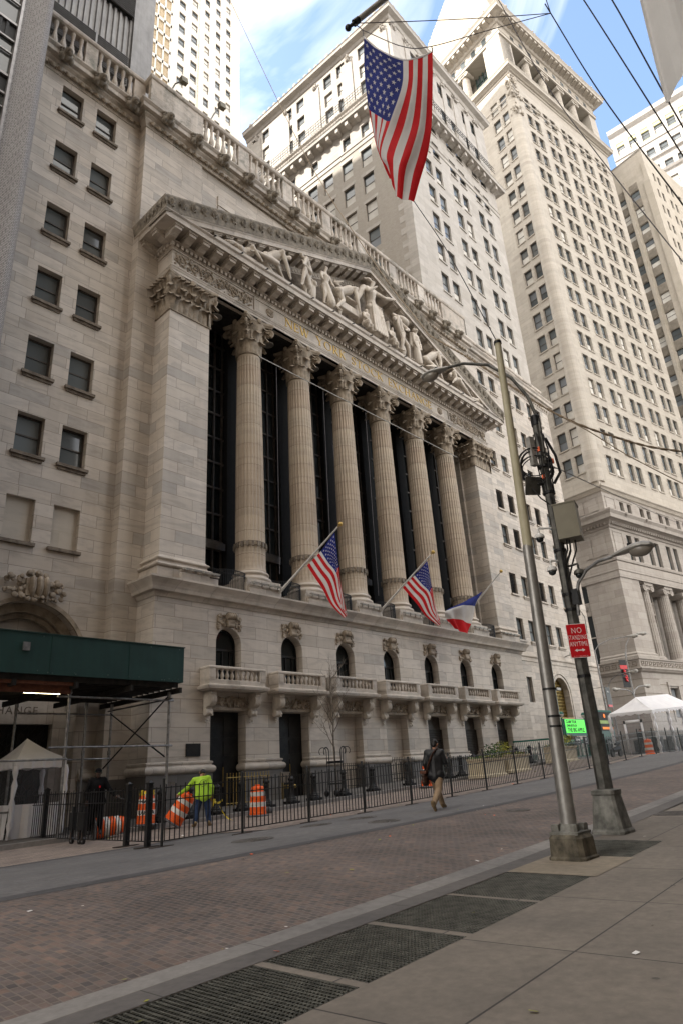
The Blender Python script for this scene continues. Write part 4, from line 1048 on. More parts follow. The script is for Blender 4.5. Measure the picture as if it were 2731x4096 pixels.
# main cornice, egg and dart, lions, parapet ----------------------------------------------
YW=WY
CP=[(2.0,YW),(PXL,YW),(PXL,AY),(PXR,AY),(PXR,YW-.35)]
b=MB(); b.sweep([(0,37.2),(.05,37.22),(.05,37.3),(.12,37.42),(.20,37.62),(.20,37.72),(.34,37.86),(.34,38.0),(.52,38.04),(.55,38.06),(.55,38.34),(.60,38.4),(.68,38.52),(.68,38.6),(.2,38.66),(-.2,38.66)],CP); b.build('main_cornice',M['weathered'],SE)
b=MB(); 
def eggs(xa,xb,y):
    n=int((xb-xa)/.42)
    for i in range(n):
        x=xa+(xb-xa)*(i+.5)/n
        b.ell((x,y-.19,37.50),(.125,.10,.16),8,6); b.lathe([(.16,0),(.20,.04),(.20,.09),(.16,.09)],(x,y-.11,37.50),10,(0,-1,.4),cap=False)
        b.box(x+.19,x+.23,y-.19,y-.06,37.36,37.62)
eggs(7.2,PXL-.1,YW); eggs(PXL+.1,PXR-.1,AY)
smooth_angle(b.build('egg_and_dart',M['marble_dark'],SE))
def lion_mesh():
    b=MB(); b.ell((0,-.02,0),(.26,.2,.30),12,8); b.ell((0,-.22,.03),(.17,.2,.19),12,8); b.ell((0,-.36,-.06),(.11,.12,.10),10,6); b.ell((0,-.34,-.17),(.08,.09,.06),8,5)
    for s in (-1,1):
        b.ell((s*.17,-.12,.2),(.07,.05,.08),8,5); b.ell((s*.07,-.34,.1),(.04,.04,.03),6,4); b.ell((s*.20,-.04,-.18),(.12,.14,.2),8,6)
        for j in range(4): b.ell((s*.24,-.06+.02*j,.2-.14*j),(.09,.1,.1),7,5)
    b.ell((0,-.08,.27),(.16,.12,.12),8,5); return b
lions=[(x,YW-.6) for x in (6.8,8.78,10.76,12.74)]+[(14.72+2.045*i,AY-.6) for i in range(16)]
for i,(x,y) in enumerate(lions):
    if i==0:
        b=lion_mesh(); l0=b.build('lion_head',M['sima'],None,True); l0.parent=SE; me=l0.data
        l0.scale=(1.25,1.25,1.25); l0.location=Vector((x,y,38.15))-OFF[SE.name]
    else:
        c=l0.copy(); COL.objects.link(c); c.location=Vector((x,y,38.15))-OFF[SE.name]
PP=[(2.0,YW-.2),(PXL+.0,YW-.2),(PXL+.0,AY-.3),(PXR,AY-.3),(PXR,YW-.5)]
b=MB(); b.sweep([(0,38.6),(.06,38.62),(.06,38.95),(0,39.0),(-.35,39.0),(-.35,38.6)],PP)
b.sweep([(-.35,41.0),(-.02,41.0),(.07,41.08),(.1,41.2),(.1,41.32),(.04,41.4),(-.35,41.4)],PP)
Y0=AY-.3
b.box(PXL,17.4,Y0,Y0+.3,38.95,41.05); b.box(PXR-3.75,PXR,Y0,Y0+.3,38.95,41.05)
for i in range(6):
    x=20.25+3.96*i
    if x<PXR-4.5: b.box(x,x+.9,Y0+.01,Y0+.3,38.95,41.05)
for x in (9.9,12.95): b.box(x,x+.72,YW-.2,YW+.1,38.95,41.05)
b.build('parapet',M['weathered'],SE)
PB=[(.13,0),(.13,.09),(.07,.13),(.10,.2),(.17,.45),(.18,.6),(.14,.8),(.08,1.2),(.075,1.55),(.11,1.63),(.08,1.7),(.12,1.78),(.13,2.05)]
def parapet_bal(xa,xb,y):
    b=MB(); n=max(2,int((xb-xa)/.46))
    for i in range(n): b.lathe(PB,(xa+(xb-xa)*(i+.5)/n,y,38.98),9)
    smooth_angle(b.build('parapet_balusters',M['marble_small'],SE))
for xa,xb in ((17.45,20.25),(21.15,24.2),(25.1,28.15),(29.05,32.1),(33.0,36.05),(36.95,40.0),(40.95,PXR-3.8)): parapet_bal(xa,xb,Y0+.15)
for xa,xb in ((7.5,9.9),(10.62,12.95)): parapet_bal(xa,xb,YW-.05)
# ------------------------------------------------------------------ pediment sculptures
def limb_fig(b,J,s=1.,bulk=1.,skirt=None,fem=False):
    """J joints in world; builds one body: torso, head with face, tapering limbs, hands and feet"""
    V=Vector; g=lambda k:V(J[k]); c=lambda a,bb,r0,r1:b.cap(a,bb,r0*s*bulk,r1*s*bulk,10,4)
    pel,che,nek,hd=g('pel'),g('che'),g('nek'),g('hd')
    c(pel,pel.lerp(che,.5),.155,.135); c(pel.lerp(che,.5),che,.135,.165)
    shl,shr=g('sl'),g('sr'); c(shl,shr,.085,.085); c(che,shl,.13,.08); c(che,shr,.13,.08); c(che,nek,.12,.065); c(nek,hd,.06,.06)
    hl,hr=g('hl'),g('hr'); c(hl,hr,.13,.13); c(pel,hl,.13,.12); c(pel,hr,.13,.12)
    face=V(J.get('face',(0,-1,0))).normalized(); up=(hd-nek).normalized()
    b.ell(hd+up*.055*s,(.082*s,.098*s,.115*s),12,8,face.to_track_quat('-Y','Z').to_matrix())
    b.ell(hd+face*.05*s-up*.03*s,(.05*s,.05*s,.06*s),8,6); b.ell(hd+face*.10*s+up*.02*s,(.016*s,.022*s,.03*s),6,4)
    if fem: b.ell(che+face*.11*s+ (shl-shr).normalized()*.08*s,(.075*s,)*3,8,6); b.ell(che+face*.11*s-(shl-shr).normalized()*.08*s,(.075*s,)*3,8,6)
    for q in 'lr':
        if 'e'+q in J:
            sh,el,wr=g('s'+q),g('e'+q),g('w'+q); c(sh,el,.075,.054); c(el,el.lerp(wr,.35),.054,.056); c(el.lerp(wr,.35),wr,.056,.036)
            d=(wr-el).normalized(); p=V(J.get('hd'+q,d)).normalized(); t=p.cross(V((.3,1,.2))).normalized()
            b.cap(wr,wr+p*.085*s,.036*s,.042*s,8,3)
            for i in range(4):
                o=wr+p*.09*s+t*(.03-.02*i)*s; ln=(.075,.085,.08,.062)[i]*s; b.cap(o,o+p*ln*.6+d*ln*.35,.0125*s,.0095*s,6,2)
            b.cap(wr+t*.03*s+p*.03*s,wr+t*.06*s+p*.085*s,.014*s,.011*s,6,2)
        if 'k'+q in J:
            h,k,a=g('h'+q),g('k'+q),g('a'+q); c(h,k,.112,.068); c(k,k.lerp(a,.3),.068,.07); c(k.lerp(a,.3),a,.07,.042)
            f=V(J['t'+q]) if 't'+q in J else a+V((.1,-.2,-.08))*s
            b.cap(a-(f-a).normalized()*.03*s,f,.047*s,.032*s,8,3)
    return b
def statue(name,J,s,extra=None,vox=.035,label=None,fem=False,bulk=1.36):
    b=MB(); limb_fig(b,J,s,bulk,fem=fem)
    if extra: extra(b)
    o=b.build(name,M['statue'],SE); remesh(o,vox,3)
    if label: o['label']=label
    return o
ZB=29.05
ST=1.60   # sculpted figures are over life size
b=MB(); b.box(RX0+3.2,RX1-3.2,23.02,24.6,29.0,29.32); b.build('sculpture_plinth',M['marble_small'],SE)
b=MB()
YS=23.22
# measured image positions scaled onto the plane of the figures
def q(x,z,dy=0.): return (x*.9675,YS+dy,1.5+(z-1.5)*.9675)
f1=dict(pel=q(19.4,30.6,.2),che=q(20.1,30.95,.1),nek=q(20.35,31.05),hd=q(20.5,31.0,-.1),sl=q(20.1,31.1,-.2),sr=q(20.2,30.9,.35),hl=q(19.3,30.6,0),hr=q(19.3,30.6,.35),el=q(20.35,30.7,-.3),wl=q(20.6,30.4,-.35),kl=q(18.8,30.75,0),al=q(18.2,30.5,0),kr=q(18.7,30.6,.3),ar=q(18.1,30.4,.3),face=(.6,-.7,-.3))
statue('statue',f1,ST*.85,label='carved figure lying in the left corner')
f2=dict(pel=q(21.2,31.2,.1),che=q(22.1,31.85),nek=q(22.75,32.15),hd=q(23.1,32.25,-.1),sl=q(22.4,32.1,-.33),sr=q(22.5,31.85,.4),hl=q(21.15,31.15,-.12),hr=q(21.2,31.15,.3),el=q(22.7,31.25,-.38),wl=q(22.95,30.55,-.35),er=q(22.9,31.2,.4),wr=q(23.2,30.5,.35),kl=q(22.0,31.0,-.3),al=q(20.4,30.95,-.25),tl=q(19.9,30.7,-.25),kr=q(22.0,30.6,.25),ar=q(20.9,30.3,.3),tr=q(20.5,30.3,.3),face=(.8,-.5,-.3))
statue('statue',f2,ST,label='carved man crawling on hands and knees, head to the right')
f3=dict(pel=q(25.0,31.2,.25),che=q(25.0,32.5,.1),nek=q(24.75,33.0,-.05),hd=q(24.35,33.15,-.15),sl=q(24.55,32.95,-.3),sr=q(25.3,32.9,.2),hl=q(24.9,31.1,0),hr=q(25.1,31.1,.4),el=q(24.2,32.2,-.45),wl=q(24.0,32.0,-.6),er=q(25.0,32.1,-.25),wr=q(24.1,32.25,-.5),kl=q(24.35,31.95,-.35),al=q(24.05,30.6,-.3),tl=q(23.8,30.4,-.45),kr=q(24.6,31.5,.1),ar=q(24.8,30.3,.1),face=(-.6,-.75,-.5))
statue('statue',f3,ST,label='carved crouching man with folded arms and bowed head')
f4=dict(pel=q(26.7,32.15,.15),che=q(26.75,32.95,.1),nek=q(26.7,33.4,.05),hd=q(26.75,33.65,.0),sl=q(26.4,33.2,.1),sr=q(27.1,33.15,.1),hl=q(26.5,32.1,.1),hr=q(26.9,32.1,.2),el=q(26.15,32.7,-.1),wl=q(26.05,32.3,-.3),er=q(27.25,32.7,.0),wr=q(27.2,32.35,-.2),kl=q(26.4,31.4,-.1),al=q(26.35,30.6,.0),tl=q(26.3,30.4,-.25),kr=q(26.9,31.3,.1),ar=q(26.9,30.4,.2),face=(.75,-.6,.1))
def apron(b):
    V=Vector; b.cap(q(26.7,32.2,.1),q(27.0,30.9,0),.30,.38,10,3); b.ell(q(25.6,31.4,.3),(.35,.2,.9),10,7); b.cap(q(25.9,31.9,.2),q(25.2,32.3,.2),.12,.07,8,3); b.ell(q(25.7,31.9,.1),(.16,.14,.2),8,5)
statue('statue',f4,ST*.82,apron,label='carved standing youth in an apron beside scrollwork')
f5=dict(pel=q(27.9,32.45,.1),che=q(29.0,33.15),nek=q(29.45,33.45),hd=q(29.65,33.55,-.1),sl=q(29.3,33.25,-.3),sr=q(29.1,33.3,.35),hl=q(27.8,32.3,-.12),hr=q(27.95,32.3,.3),el=q(29.45,32.4,-.35),wl=q(29.65,31.6,-.3),er=q(28.0,33.5,.4),wr=q(28.5,33.75,.2),kl=q(28.05,31.55,-.25),al=q(27.35,30.7,-.2),tl=q(27.6,30.4,-.4),kr=q(28.3,31.4,.3),ar=q(28.1,30.4,.3),tr=q(28.4,30.3,.1),face=(.7,-.5,-.5))
def block5(b): b.box(28.0*.9675,29.8*.9675,YS-.1,YS+.3,30.2,30.75); b.box(28.5*.9675,29.7*.9675,YS-.2,YS+.3,31.2,31.3)
statue('statue',f5,ST,block5,label='carved nude man bending over a block')
w=dict(pel=q(31.5,33.0,.1),che=q(31.45,34.15,.05),nek=q(31.6,34.85,0),hd=q(31.75,35.25,-.05),sl=q(31.15,34.6,.05),sr=q(31.95,34.6,.0),hl=q(31.3,32.9,.05),hr=q(31.75,32.9,.1),el=q(30.9,34.0,-.3),wl=q(31.25,34.3,-.55),er=q(32.75,34.35,-.3),wr=q(33.7,34.65,-.45),kl=q(31.4,31.9,0),al=q(31.5,30.7,0),kr=q(31.9,31.9,0),ar=q(32.1,30.8,0),tr=q(32.3,30.6,-.25),face=(.7,-.7,0))
def gown(b):
    b.cap(q(31.5,33.3,.1),q(31.65,31.0,.1),.40,.62,14,3)
    for i in range(7): x=31.15+.17*i; b.cap(q(x+.08,33.2,-.25),q(x-.05+.05*i,30.6,-.45),.05,.11,7,2)
    b.cap(q(30.9,34.6,.2),q(30.1,33.2,.25),.26,.22,10,3); b.cap(q(30.1,33.2,.25),q(30.1,31.3,.25),.2,.3,10,3)
    b.ell(q(31.45,35.55,.05),(.3,.2,.14),10,6); b.cap(q(31.0,35.5,.1),q(31.6,35.6,0),.1,.08,8,3)
statue('statue',w,ST*1.15,gown,fem=True,label='tall carved woman in a gown with her right arm stretched out')
def child(x,z,lb,s=.8,fx=1):
    J=dict(pel=q(x,z-1.0,-.2),che=q(x+.02,z-.45,-.25),nek=q(x+.03,z-.2,-.28),hd=q(x+.03,z-.05,-.3),sl=q(x-.22,z-.32,-.25),sr=q(x+.24,z-.32,-.2),hl=q(x-.12,z-1.05,-.2),hr=q(x+.12,z-1.05,-.2),el=q(x-.35,z-.7,-.4),wl=q(x-.15,z-.95,-.55),er=q(x+.36,z-.7,-.3),wr=q(x+.25,z-1.0,-.45),kl=q(x-.2,z-1.1,-.6),al=q(x-.1,z-1.5,-.5),kr=q(x+.25,z-1.2,-.5),ar=q(x+.35,z-1.55,-.4),face=(fx*.5,-.8,-.2))
    statue('statue',J,ST*s,label=lb,vox=.03)
child(30.35,31.9,'carved child at the left foot of the tall woman'); child(33.25,31.8,'carved child seated right of the tall woman',.75,-1)
f8=dict(pel=q(35.1,32.5,.15),che=q(34.6,33.35,.05),nek=q(34.15,33.45,-.1),hd=q(33.8,33.1,-.25),sl=q(34.2,33.45,-.25),sr=q(34.9,33.65,.2),hl=q(34.95,32.4,0),hr=q(35.25,32.4,.3),el=q(34.0,32.6,-.4),wl=q(34.15,31.9,-.45),er=q(35.6,33.0,-.2),wr=q(35.0,32.6,-.4),kl=q(34.5,31.6,-.35),al=q(34.4,30.6,-.2),tl=q(34.5,30.4,-.45),kr=q(35.45,31.5,-.1),ar=q(35.6,30.5,0),tr=q(35.8,30.35,-.25),face=(-.5,-.7,-.6))
def load8(b): b.ell(q(35.4,33.95,.15),(.75,.4,.3),12,8); b.cap(q(34.2,33.9,.1),q(36.0,34.1,.1),.14,.16,9,3); b.cap(q(33.75,33.0,.4),q(33.5,30.5,.5),.2,.35,9,3); b.ell(q(35.0,31.0,.1),(.3,.2,.5),9,6)
statue('statue',f8,ST*1.02,load8,label='carved man stooping under a load on his back')
f9=dict(pel=q(36.8,32.2,.15),che=q(36.85,32.95,.1),nek=q(36.85,33.4,.05),hd=q(36.85,33.6,-.05),sl=q(36.5,33.2,.05),sr=q(37.15,33.2,.1),hl=q(36.65,32.1,.1),hr=q(36.95,32.1,.15),el=q(36.4,32.55,-.05),wl=q(36.45,31.9,-.2),er=q(37.25,32.6,0),wr=q(37.15,32.0,-.15),kl=q(36.7,31.4,0),al=q(36.75,30.6,0),kr=q(37.0,31.4,.1),ar=q(37.0,30.6,.1),face=(.3,-.9,-.1))
def hood9(b): b.cap(q(36.8,32.4,.1),q(36.85,30.7,.1),.28,.36,12,3); b.ell(q(36.8,33.72,.1),(.2,.2,.2),10,6); b.cap(q(36.45,33.3,.2),q(36.3,32.1,.2),.13,.16,8,3)
statue('statue',f9,ST*.84,hood9,label='carved hooded woman standing in a long robe')
f10=dict(pel=q(37.9,31.5,.2),che=q(39.0,32.35,.05),nek=q(39.6,32.6,-.05),hd=q(39.95,32.6,-.15),sl=q(39.3,32.55,-.3),sr=q(39.4,32.4,.3),hl=q(37.8,31.4,0),hr=q(37.9,31.4,.35),el=q(39.35,31.7,-.4),wl=q(39.2,30.8,-.35),er=q(39.9,31.6,.2),wr=q(40.1,30.7,.1),kl=q(38.6,30.9,-.3),al=q(37.6,30.6,-.2),kr=q(38.8,30.7,.2),ar=q(37.8,30.4,.2),face=(.6,-.6,-.5))
statue('statue',f10,ST,label='carved kneeling man leaning right with drooping head')
f11=dict(pel=q(42.4,31.4,.15),che=q(41.6,31.55,0),nek=q(41.1,31.45,-.1),hd=q(40.85,31.2,-.2),sl=q(41.3,31.6,-.35),sr=q(41.6,31.5,.3),hl=q(42.4,31.4,-.05),hr=q(42.5,31.3,.35),el=q(41.35,31.0,-.45),wl=q(40.9,30.5,-.4),kl=q(43.0,30.75,-.2),al=q(44.0,30.35,-.1),tl=q(44.4,30.3,-.1),kr=q(43.0,30.5,.2),ar=q(43.9,30.2,.3),face=(-.6,-.6,-.4))
statue('statue',f11,ST,label='carved man crawling in the right half of the pediment')
f12=dict(pel=q(44.6,30.55,.1),che=q(45.2,30.6,0),nek=q(45.5,30.65,0),hd=q(45.7,30.6,-.1),sl=q(45.2,30.65,-.2),sr=q(45.3,30.5,.2),hl=q(44.6,30.5,0),hr=q(44.6,30.5,.2),el=q(45.5,30.4,-.25),wl=q(45.8,30.35,-.25),kl=q(44.2,30.5,0),al=q(43.9,30.4,0),face=(.3,-.9,0))
statue('statue',f12,ST*.62,label='carved figure lying in the right corner')
# ------------------------------------------------------------------ north wing in the same block (right of the temple)
NY=25.9; NF_=lambda u,z,d:(u,NY+d,z); sc=25.9/25.6
NX1=64.3
b=MB(); nw=[]; low=[]
for zt in (36.9,32.5,28.25,24.2,20.85,16.45,12.55):
    for x in (49.55,51.6,54.75,56.7,59.3,61.3): nw.append((x,x+1.12,zt-1.85,zt))
extra=[(49.75,50.65,5.75,7.75,.3)]; dx,dr,dz=55.6,1.42,6.55
rects=[r+(.3,) for r in nw]+extra+[(dx-dr,dx+dr,1.2,dz+dr,.6,True)]
wall_grid(b,NF_,PX1,NX1,-.5,37.4,rects); arch_fill(b,NF_,dx,dr,dz,.6)
b.face((NX1,NY,-.5),(NX1,60,-.5),(NX1,60,37.4),(NX1,NY,37.4))
b.build('north_wing_wall',M['marble'],SE)
lou={(4,0),(4,1),(4,3),(3,0),(3,1),(3,2),(5,1),(5,0),(5,2)}
for i,(a,c,e,f) in enumerate(nw):
    row,colm=i//6,i%6
    if (row,colm) in ((3,0),(3,1),(3,3),(4,1),(5,0),(5,2)):
        b=MB(); z=e+.03
        while z<f-.05: b.obox(((a+c)/2,NY+.2,z+.04),((c-a)/2,0,0),(0,.09,.045),(0,0,.008)); z+=.13
        w=b.build('louvre',M['frame'],SE); b=MB(); b.box(a,c,NY+.28,NY+.31,e,f); b.build('backing',M['pit'],w); b=MB(); ubox(b,NF_,a-.1,c+.1,e-.14,e,-.13,.1); b.build('sill',M['marble_small'],w)
    else: sash(SE,NF_,a,c,e,f,.26,fr=.075,sillmat=M['marble_small'])
b=MB(); b.box(49.75,50.65,NY+.2,NY+.28,5.75,7.75); b.build('blank_panel',M['frame'],SE)
b=MB(); b.sweep([(0,9.0),(.06,9.02),(.06,9.3),(.16,9.4),(.16,9.5),(0,9.55)],[(PX1,NY),(NX1,NY),(NX1,40)]); b.build('band_course',M['marble_small'],SE)
b=MB()
for r0,r1,d0 in ((1.42,1.62,-.06),(1.72,1.95,-.1)):
    for i in range(24):
        a0,a1=PI*i/24,PI*(i+1)/24; qq=[(dx-r*cos(a),dz+r*sin(a)) for r,a in ((r0,a0),(r1,a0),(r1,a1),(r0,a1))]
        b.rings([[(x,NY+d0,z) for x,z in qq],[(x,NY-.002,z) for x,z in qq]])
    for s in (-1,1): b.box(dx+s*r0,dx+s*r1,NY+d0,NY-.002,1.2,dz)
b.build('arch_surround',M['marble_small'],SE)
b=MB(); b.box(dx-dr,dx+dr,NY+.55,NY+.6,1.2,dz+dr); w=b.build('arched_bronze_window',M['pit'],SE)
b=MB()
for i in range(11): x=dx-1.3+i*.26; b.box(x-.03,x+.03,NY+.44,NY+.50,4.6,dz+math.sqrt(max(.05,dr*dr-(x-dx)**2)))
for i in range(13): z=4.7+i*.27; ww=dr if z<dz else math.sqrt(max(.02,dr*dr-(z-dz)**2)); b.box(dx-ww,dx+ww,NY+.45,NY+.49,z-.025,z+.025)
b.box(dx-dr,dx+dr,NY+.1,NY+.5,4.1,4.55); b.box(dx-dr-.1,dx+dr+.1,NY-.08,NY+.3,4.5,4.65)
b.build('lattice',M['brass'],w)
NC=[(PXR-.3,NY),(NX1,NY),(NX1,60)]
b=MB(); b.sweep([(0,37.2),(.05,37.22),(.05,37.3),(.12,37.42),(.20,37.62),(.20,37.72),(.34,37.86),(.34,38.0),(.52,38.04),(.55,38.06),(.55,38.34),(.60,38.4),(.68,38.52),(.68,38.6),(-.2,38.66)],NC)
b.sweep([(-.2,38.6),(-.14,38.62),(-.14,39.1),(-.2,39.15),(-.5,39.15),(-.5,38.6)],NC); b.sweep([(-.5,40.0),(-.22,40.0),(-.13,40.06),(-.1,40.2),(-.13,40.34),(-.5,40.36)],NC)
for x in (47.4,51.9,56.4,60.9): b.box(x,x+1.9,NY+.2,NY+.5,39.1,40.05)
b.build('north_cornice',M['marble_small'],SE)
b=MB()
n=int((NX1-PXR)/.42)
for i in range(n): b.ell((PXR+.2+.42*i,NY-.15,37.51),(.12,.09,.15),8,6)
b.build('egg_and_dart',M['marble_dark'],SE)
for xa,xb in ((49.35,51.85),(53.85,56.35),(58.35,60.85)):
    b=MB(); n=int((xb-xa)/.42)
    for i in range(n): b.lathe([(r*.8,z*.45) for r,z in PB],(xa+(xb-xa)*(i+.5)/n,NY+.35,39.12),8)
    b.build('parapet_balusters',M['marble_small'],SE)
b=MB(); b.box(2.0,NX1-.2,WY+.3,60,37.0,38.4); b.build('roof',M['sill'],SE)
# ================================================================== ANNEX TOWER BEHIND (white stone east face, buff brick south face)
AN=thing('annex_tower','tall pale office tower rising straight behind the temple-fronted exchange, with a crested roof edge','office tower',(43.3,26.8,37))
OFF[AN.name]=Vector((0,0,0)); AN.location=(43.3,26.8,0)
ax0,ax1=0.,20.4; ZT=83.2
EF=lambda u,z,d:(u,d,z)
es=R(93.0)                                   # south face runs back very slightly askew
ev=Vector((cos(es),sin(es),0)); en=Vector((-sin(es),cos(es),0))
SF=lambda u,z,d:tuple(ev*(24-u)+Vector((0,0,z))+Vector((ev.y,-ev.x,0))*d)   # u=24 at the street corner
rows=[71.7-3.98*i for i in range(9)]
wE=[]
for zt in rows:
    for x in (3.85,5.85,9.3,11.3,14.8,16.8): wE.append((x-.05,x+1.25,zt-2.45,zt))
top=[80.9,76.2]
for zt in top:
    for x in (3.85,5.85,9.3,11.3,14.8,16.8): wE.append((x,x+1.2,zt-2.3,zt))
b=MB(); wall_grid(b,EF,ax0,ax1,30,ZT,[r+(.3,) for r in wE]); b.face((ax1,0,30),(ax1,24,30),(ax1,24,ZT),(ax1,0,ZT))
b.build('east_wall',M['annex_white'],AN)
tower_windows(AN,EF,wE,.25,limit=50,blind=.45,seed=3)
ws=[]; wsu=[]
for i,zt in enumerate([65.6-3.85*k for k in range(7)]):
    for u in (19.9,17.2,14.4,12.0,8.6,6.0,2.4): ws.append((u-1.45,u,zt-2.55,zt))
for zt in (69.3,):
    for u in (19.9,17.2,12.3,8.6,6.0,2.4): ws.append((u-1.1,u,zt-1.9,zt))
for zt in (72.9,):
    for u in (19.9,16.9,12.3,9.2,6.0,2.4): ws.append((u-1.5,u,zt-1.3,zt))
for zt in (81.7,78.6,75.9):
    for u in (20.6,17.3,15.2,10.6,8.5,4.3,2.4): ws.append((u-1.25,u,zt-2.05,zt))
b=MB(); wall_grid(b,SF,0,24,30,66.3,[r+(.28,) for r in ws if r[3]<66.3]); 
b.build('south_wall',M['annex_brick'],AN)
b=MB(); wall_grid(b,SF,0,24,66.3,ZT,[r+(.28,) for r in ws if r[3]>66.3]); 
for i in range(62):    # white corner quoins
    z=38+i*.8
    if z>66: break
    ubox(b,SF,23.0 if i%2 else 22.4,24.02,z,z+.79,-.02,.1)
b.build('south_upper_wall',M['annex_white'],AN)
tower_windows(AN,SF,ws,.24,limit=50,blind=.75,seed=5,two=False)
b=MB()
for r in ws:
    if r[3]<66.3: ubox(b,SF,r[0]-.25,r[1]+.25,r[3]+.01,r[3]+.42,-.02,.2)
b.build('lintels',M['annex_white'],AN)
ep=ev*24; C3=[(ep.x,ep.y),(0,0),(ax1,0),(ax1,24)]
b=MB(); b.sweep([(0,66.3),(.08,66.35),(.1,66.6),(.05,66.65),(.05,66.9),(.14,67.0),(0,67.1)],C3)
b.sweep([(0,70.2),(.15,70.3),(.6,70.55),(1.0,70.62),(1.05,70.95),(1.12,71.05),(0,71.15)],C3)
b.sweep([(0,73.2),(.08,73.25),(.2,73.4),(.2,73.5),(0,73.55)],C3)
b.sweep([(0,82.2),(.12,82.3),(.25,82.7),(.75,83.0),(.8,83.35),(.9,83.5),(0,83.7)],C3)
b.box(-.5,ax1,.2,23.8,82.9,83.3); b.build('cornice',M['annex_white'],AN)
b=MB()
for i in range(14):
    x=.7+1.42*i; b.box(x,x+.42,-.85,-.1,69.95,70.5)
for i in range(16):
    p=ev*(.9+1.42*i); sd=Vector((ev.y,-ev.x,0)); b.obox(p-sd*.45+Vector((0,0,70.22)),ev*.21,sd*.4,(0,0,.27))
for i in range(25):
    x=.3+.82*i; k=.34 if i%3==0 else .2
    b.ell((x,-.75,83.7),(.3,.1,k+.12),8,6)
    p=ev*(.4+.92*i)-Vector((ev.y,-ev.x,0))*.75; b.ell((p.x,p.y,83.7),(.1,.3,k+.12),8,6)
b.build('brackets_and_cresting',M['annex_white'],AN)
b=MB()
for i in range(9):
    x=.0 if i==0 else 2.7+(i-1)*2.5
    if x<ax1-1: b.box(x,x+1.0,-.10,-.005,73.7,81.0); leafcluster(b,(x+.5,-.1,81.4),.55,.4,16,i,.2,.22)
for i in range(5):
    p=23.6-5.2*i
    ubox(b,SF,p-1.6,p,73.7,81.0,-.1,-.005); c=SF(p-.8,81.4,-.1); leafcluster(b,c,.15,.4,16,i+40,.5,.22)
b.build('pilasters',M['annex_white'],AN)
b=MB()
pts=[(ev*24),(Vector((0,0,0))),(Vector((ax1,0,0)))]
for z in (73.6,74.05,74.5):
    b.tube([tuple(ev*24-Vector((ev.y,-ev.x,0))*.55+Vector((0,0,z))),(-.55,-.55,z),(ax1,-.55,z)],.03,5)
for i in range(60): p=ev*(.4*i)-Vector((ev.y,-ev.x,0))*.55; b.box(p.x-.02,p.x+.02,p.y-.02,p.y+.02,71.1,74.5) if i%1==0 else None
for i in range(50): b.box(.4*i-.02,.4*i+.02,-.57,-.53,71.1,74.5)
o=b.build('balcony_railing',M['iron'],AN)
for v in o.data.vertices:
    if v.co.z<73.4: v.co.z=73.4
b=MB(); 
for r in wE:
    if r[3]<73: ubox(b,EF,r[0]-.06,r[1]+.06,r[2]-.15,r[2],-.1,.1)
b.build('sills',M['annex_white'],AN)
# ================================================================== PYRAMID-TOPPED TOWER ACROSS THE CROSS STREET
PT=thing('pyramid_tower','tall cream granite bank tower with a colonnaded crown and stepped pyramid roof','office tower',(78,26.6,0),R(-10))
TW=29.0; TD=26.
TE=lambda u,z,d:(u,d,z); TS=lambda u,z,d:(d,TD-u,z)         # east face and south face (u=TD at the corner)
FL=[104.7-3.93*i for i in range(18)]
wE=[]; 
bays=[4.75+5.15*i for i in range(5)]
for zt in FL:
    for bx in bays:
        for s in (0,1): wE.append((bx-1.68+s*2.0,bx-.32+s*2.0,zt-2.65,zt))
wS=[]
for zt in FL:
    for bx in (23.1,17.2,11.3,5.4):
        for s in (0,1): wS.append((bx-1.62+s*1.9,bx-.28+s*1.9,zt-2.6,zt))
b=MB(); wall_grid(b,TE,0,TW,32.7,109,[r+(.38,) for r in wE]); wall_grid(b,TS,0,TD,32.7,109,[r+(.38,) for r in wS]); b.face((TW,0,32.7),(TW,TD,32.7),(TW,TD,109),(TW,0,109))
b.build('shaft_wall',M['cream'],PT)
tower_windows(PT,TE,wE,.32,cam_pt=(-75,-38,1.5),limit=55,blind=.22,seed=8,fr=.09,sillm=M['cream'],lit=.0)
tower_windows(PT,TS,wS,.32,cam_pt=(-75,-38,1.5),limit=40,blind=.5,seed=9,fr=.09,sillm=M['cream'],lit=.02)
# corner turrets: rounded vertical shafts and rusticated strips
b=MB(); b.lathe([(1.0,33.5),(1.0,103)],(.72,.72,0),24)
for z in range(0,36): zz=34+z*1.92
b.build('corner_shaft',M['cream'],PT)
b=MB()
for zt in FL:
    for bx in bays:
        for s in (-1.9,-.12,.02,1.7):
            for k in range(4): b.box(bx+s-.02,bx+s+.16,-.06,-.003,zt-2.5+k*.66,zt-2.1+k*.66)
for zt in FL:
    for bx in (23.1,17.2,11.3,5.4):
        for s in (-1.85,.03,1.65):
            for k in range(4): b.box(-.06,-.003,TD-(bx+s+.16),TD-(bx+s),zt-2.5+k*.66,zt-2.1+k*.66)
b.build('rusticated_jambs',M['cream'],PT)
CP2=[(0,TD),(0,0),(TW,0),(TW,TD)]
b=MB()
b.sweep([(0,32.0),(.2,32.1),(.35,32.4),(.55,32.55),(.55,32.75),(.1,32.85),(0,32.9)],CP2)
b.sweep([(0,103.2),(.1,103.25),(.1,103.5),(0,103.55)],CP2)
b.sweep([(0,107.9),(.15,108),(.2,108.3),(.55,108.6),(.9,108.75),(.95,109.1),(1.1,109.4),(1.0,109.6),(0,109.7)],CP2)
b.build('shaft_cornice',M['cream'],PT)
b=MB()
for i in range(80): b.box(.1+.36*i,.28+.36*i,-.42,-.1,108.3,108.6) if .1+.36*i<TW else None
for i in range(72): b.box(-.42,-.1,.1+.36*i,.28+.36*i,108.3,108.6)
b.build('dentils',M['cream'],PT)
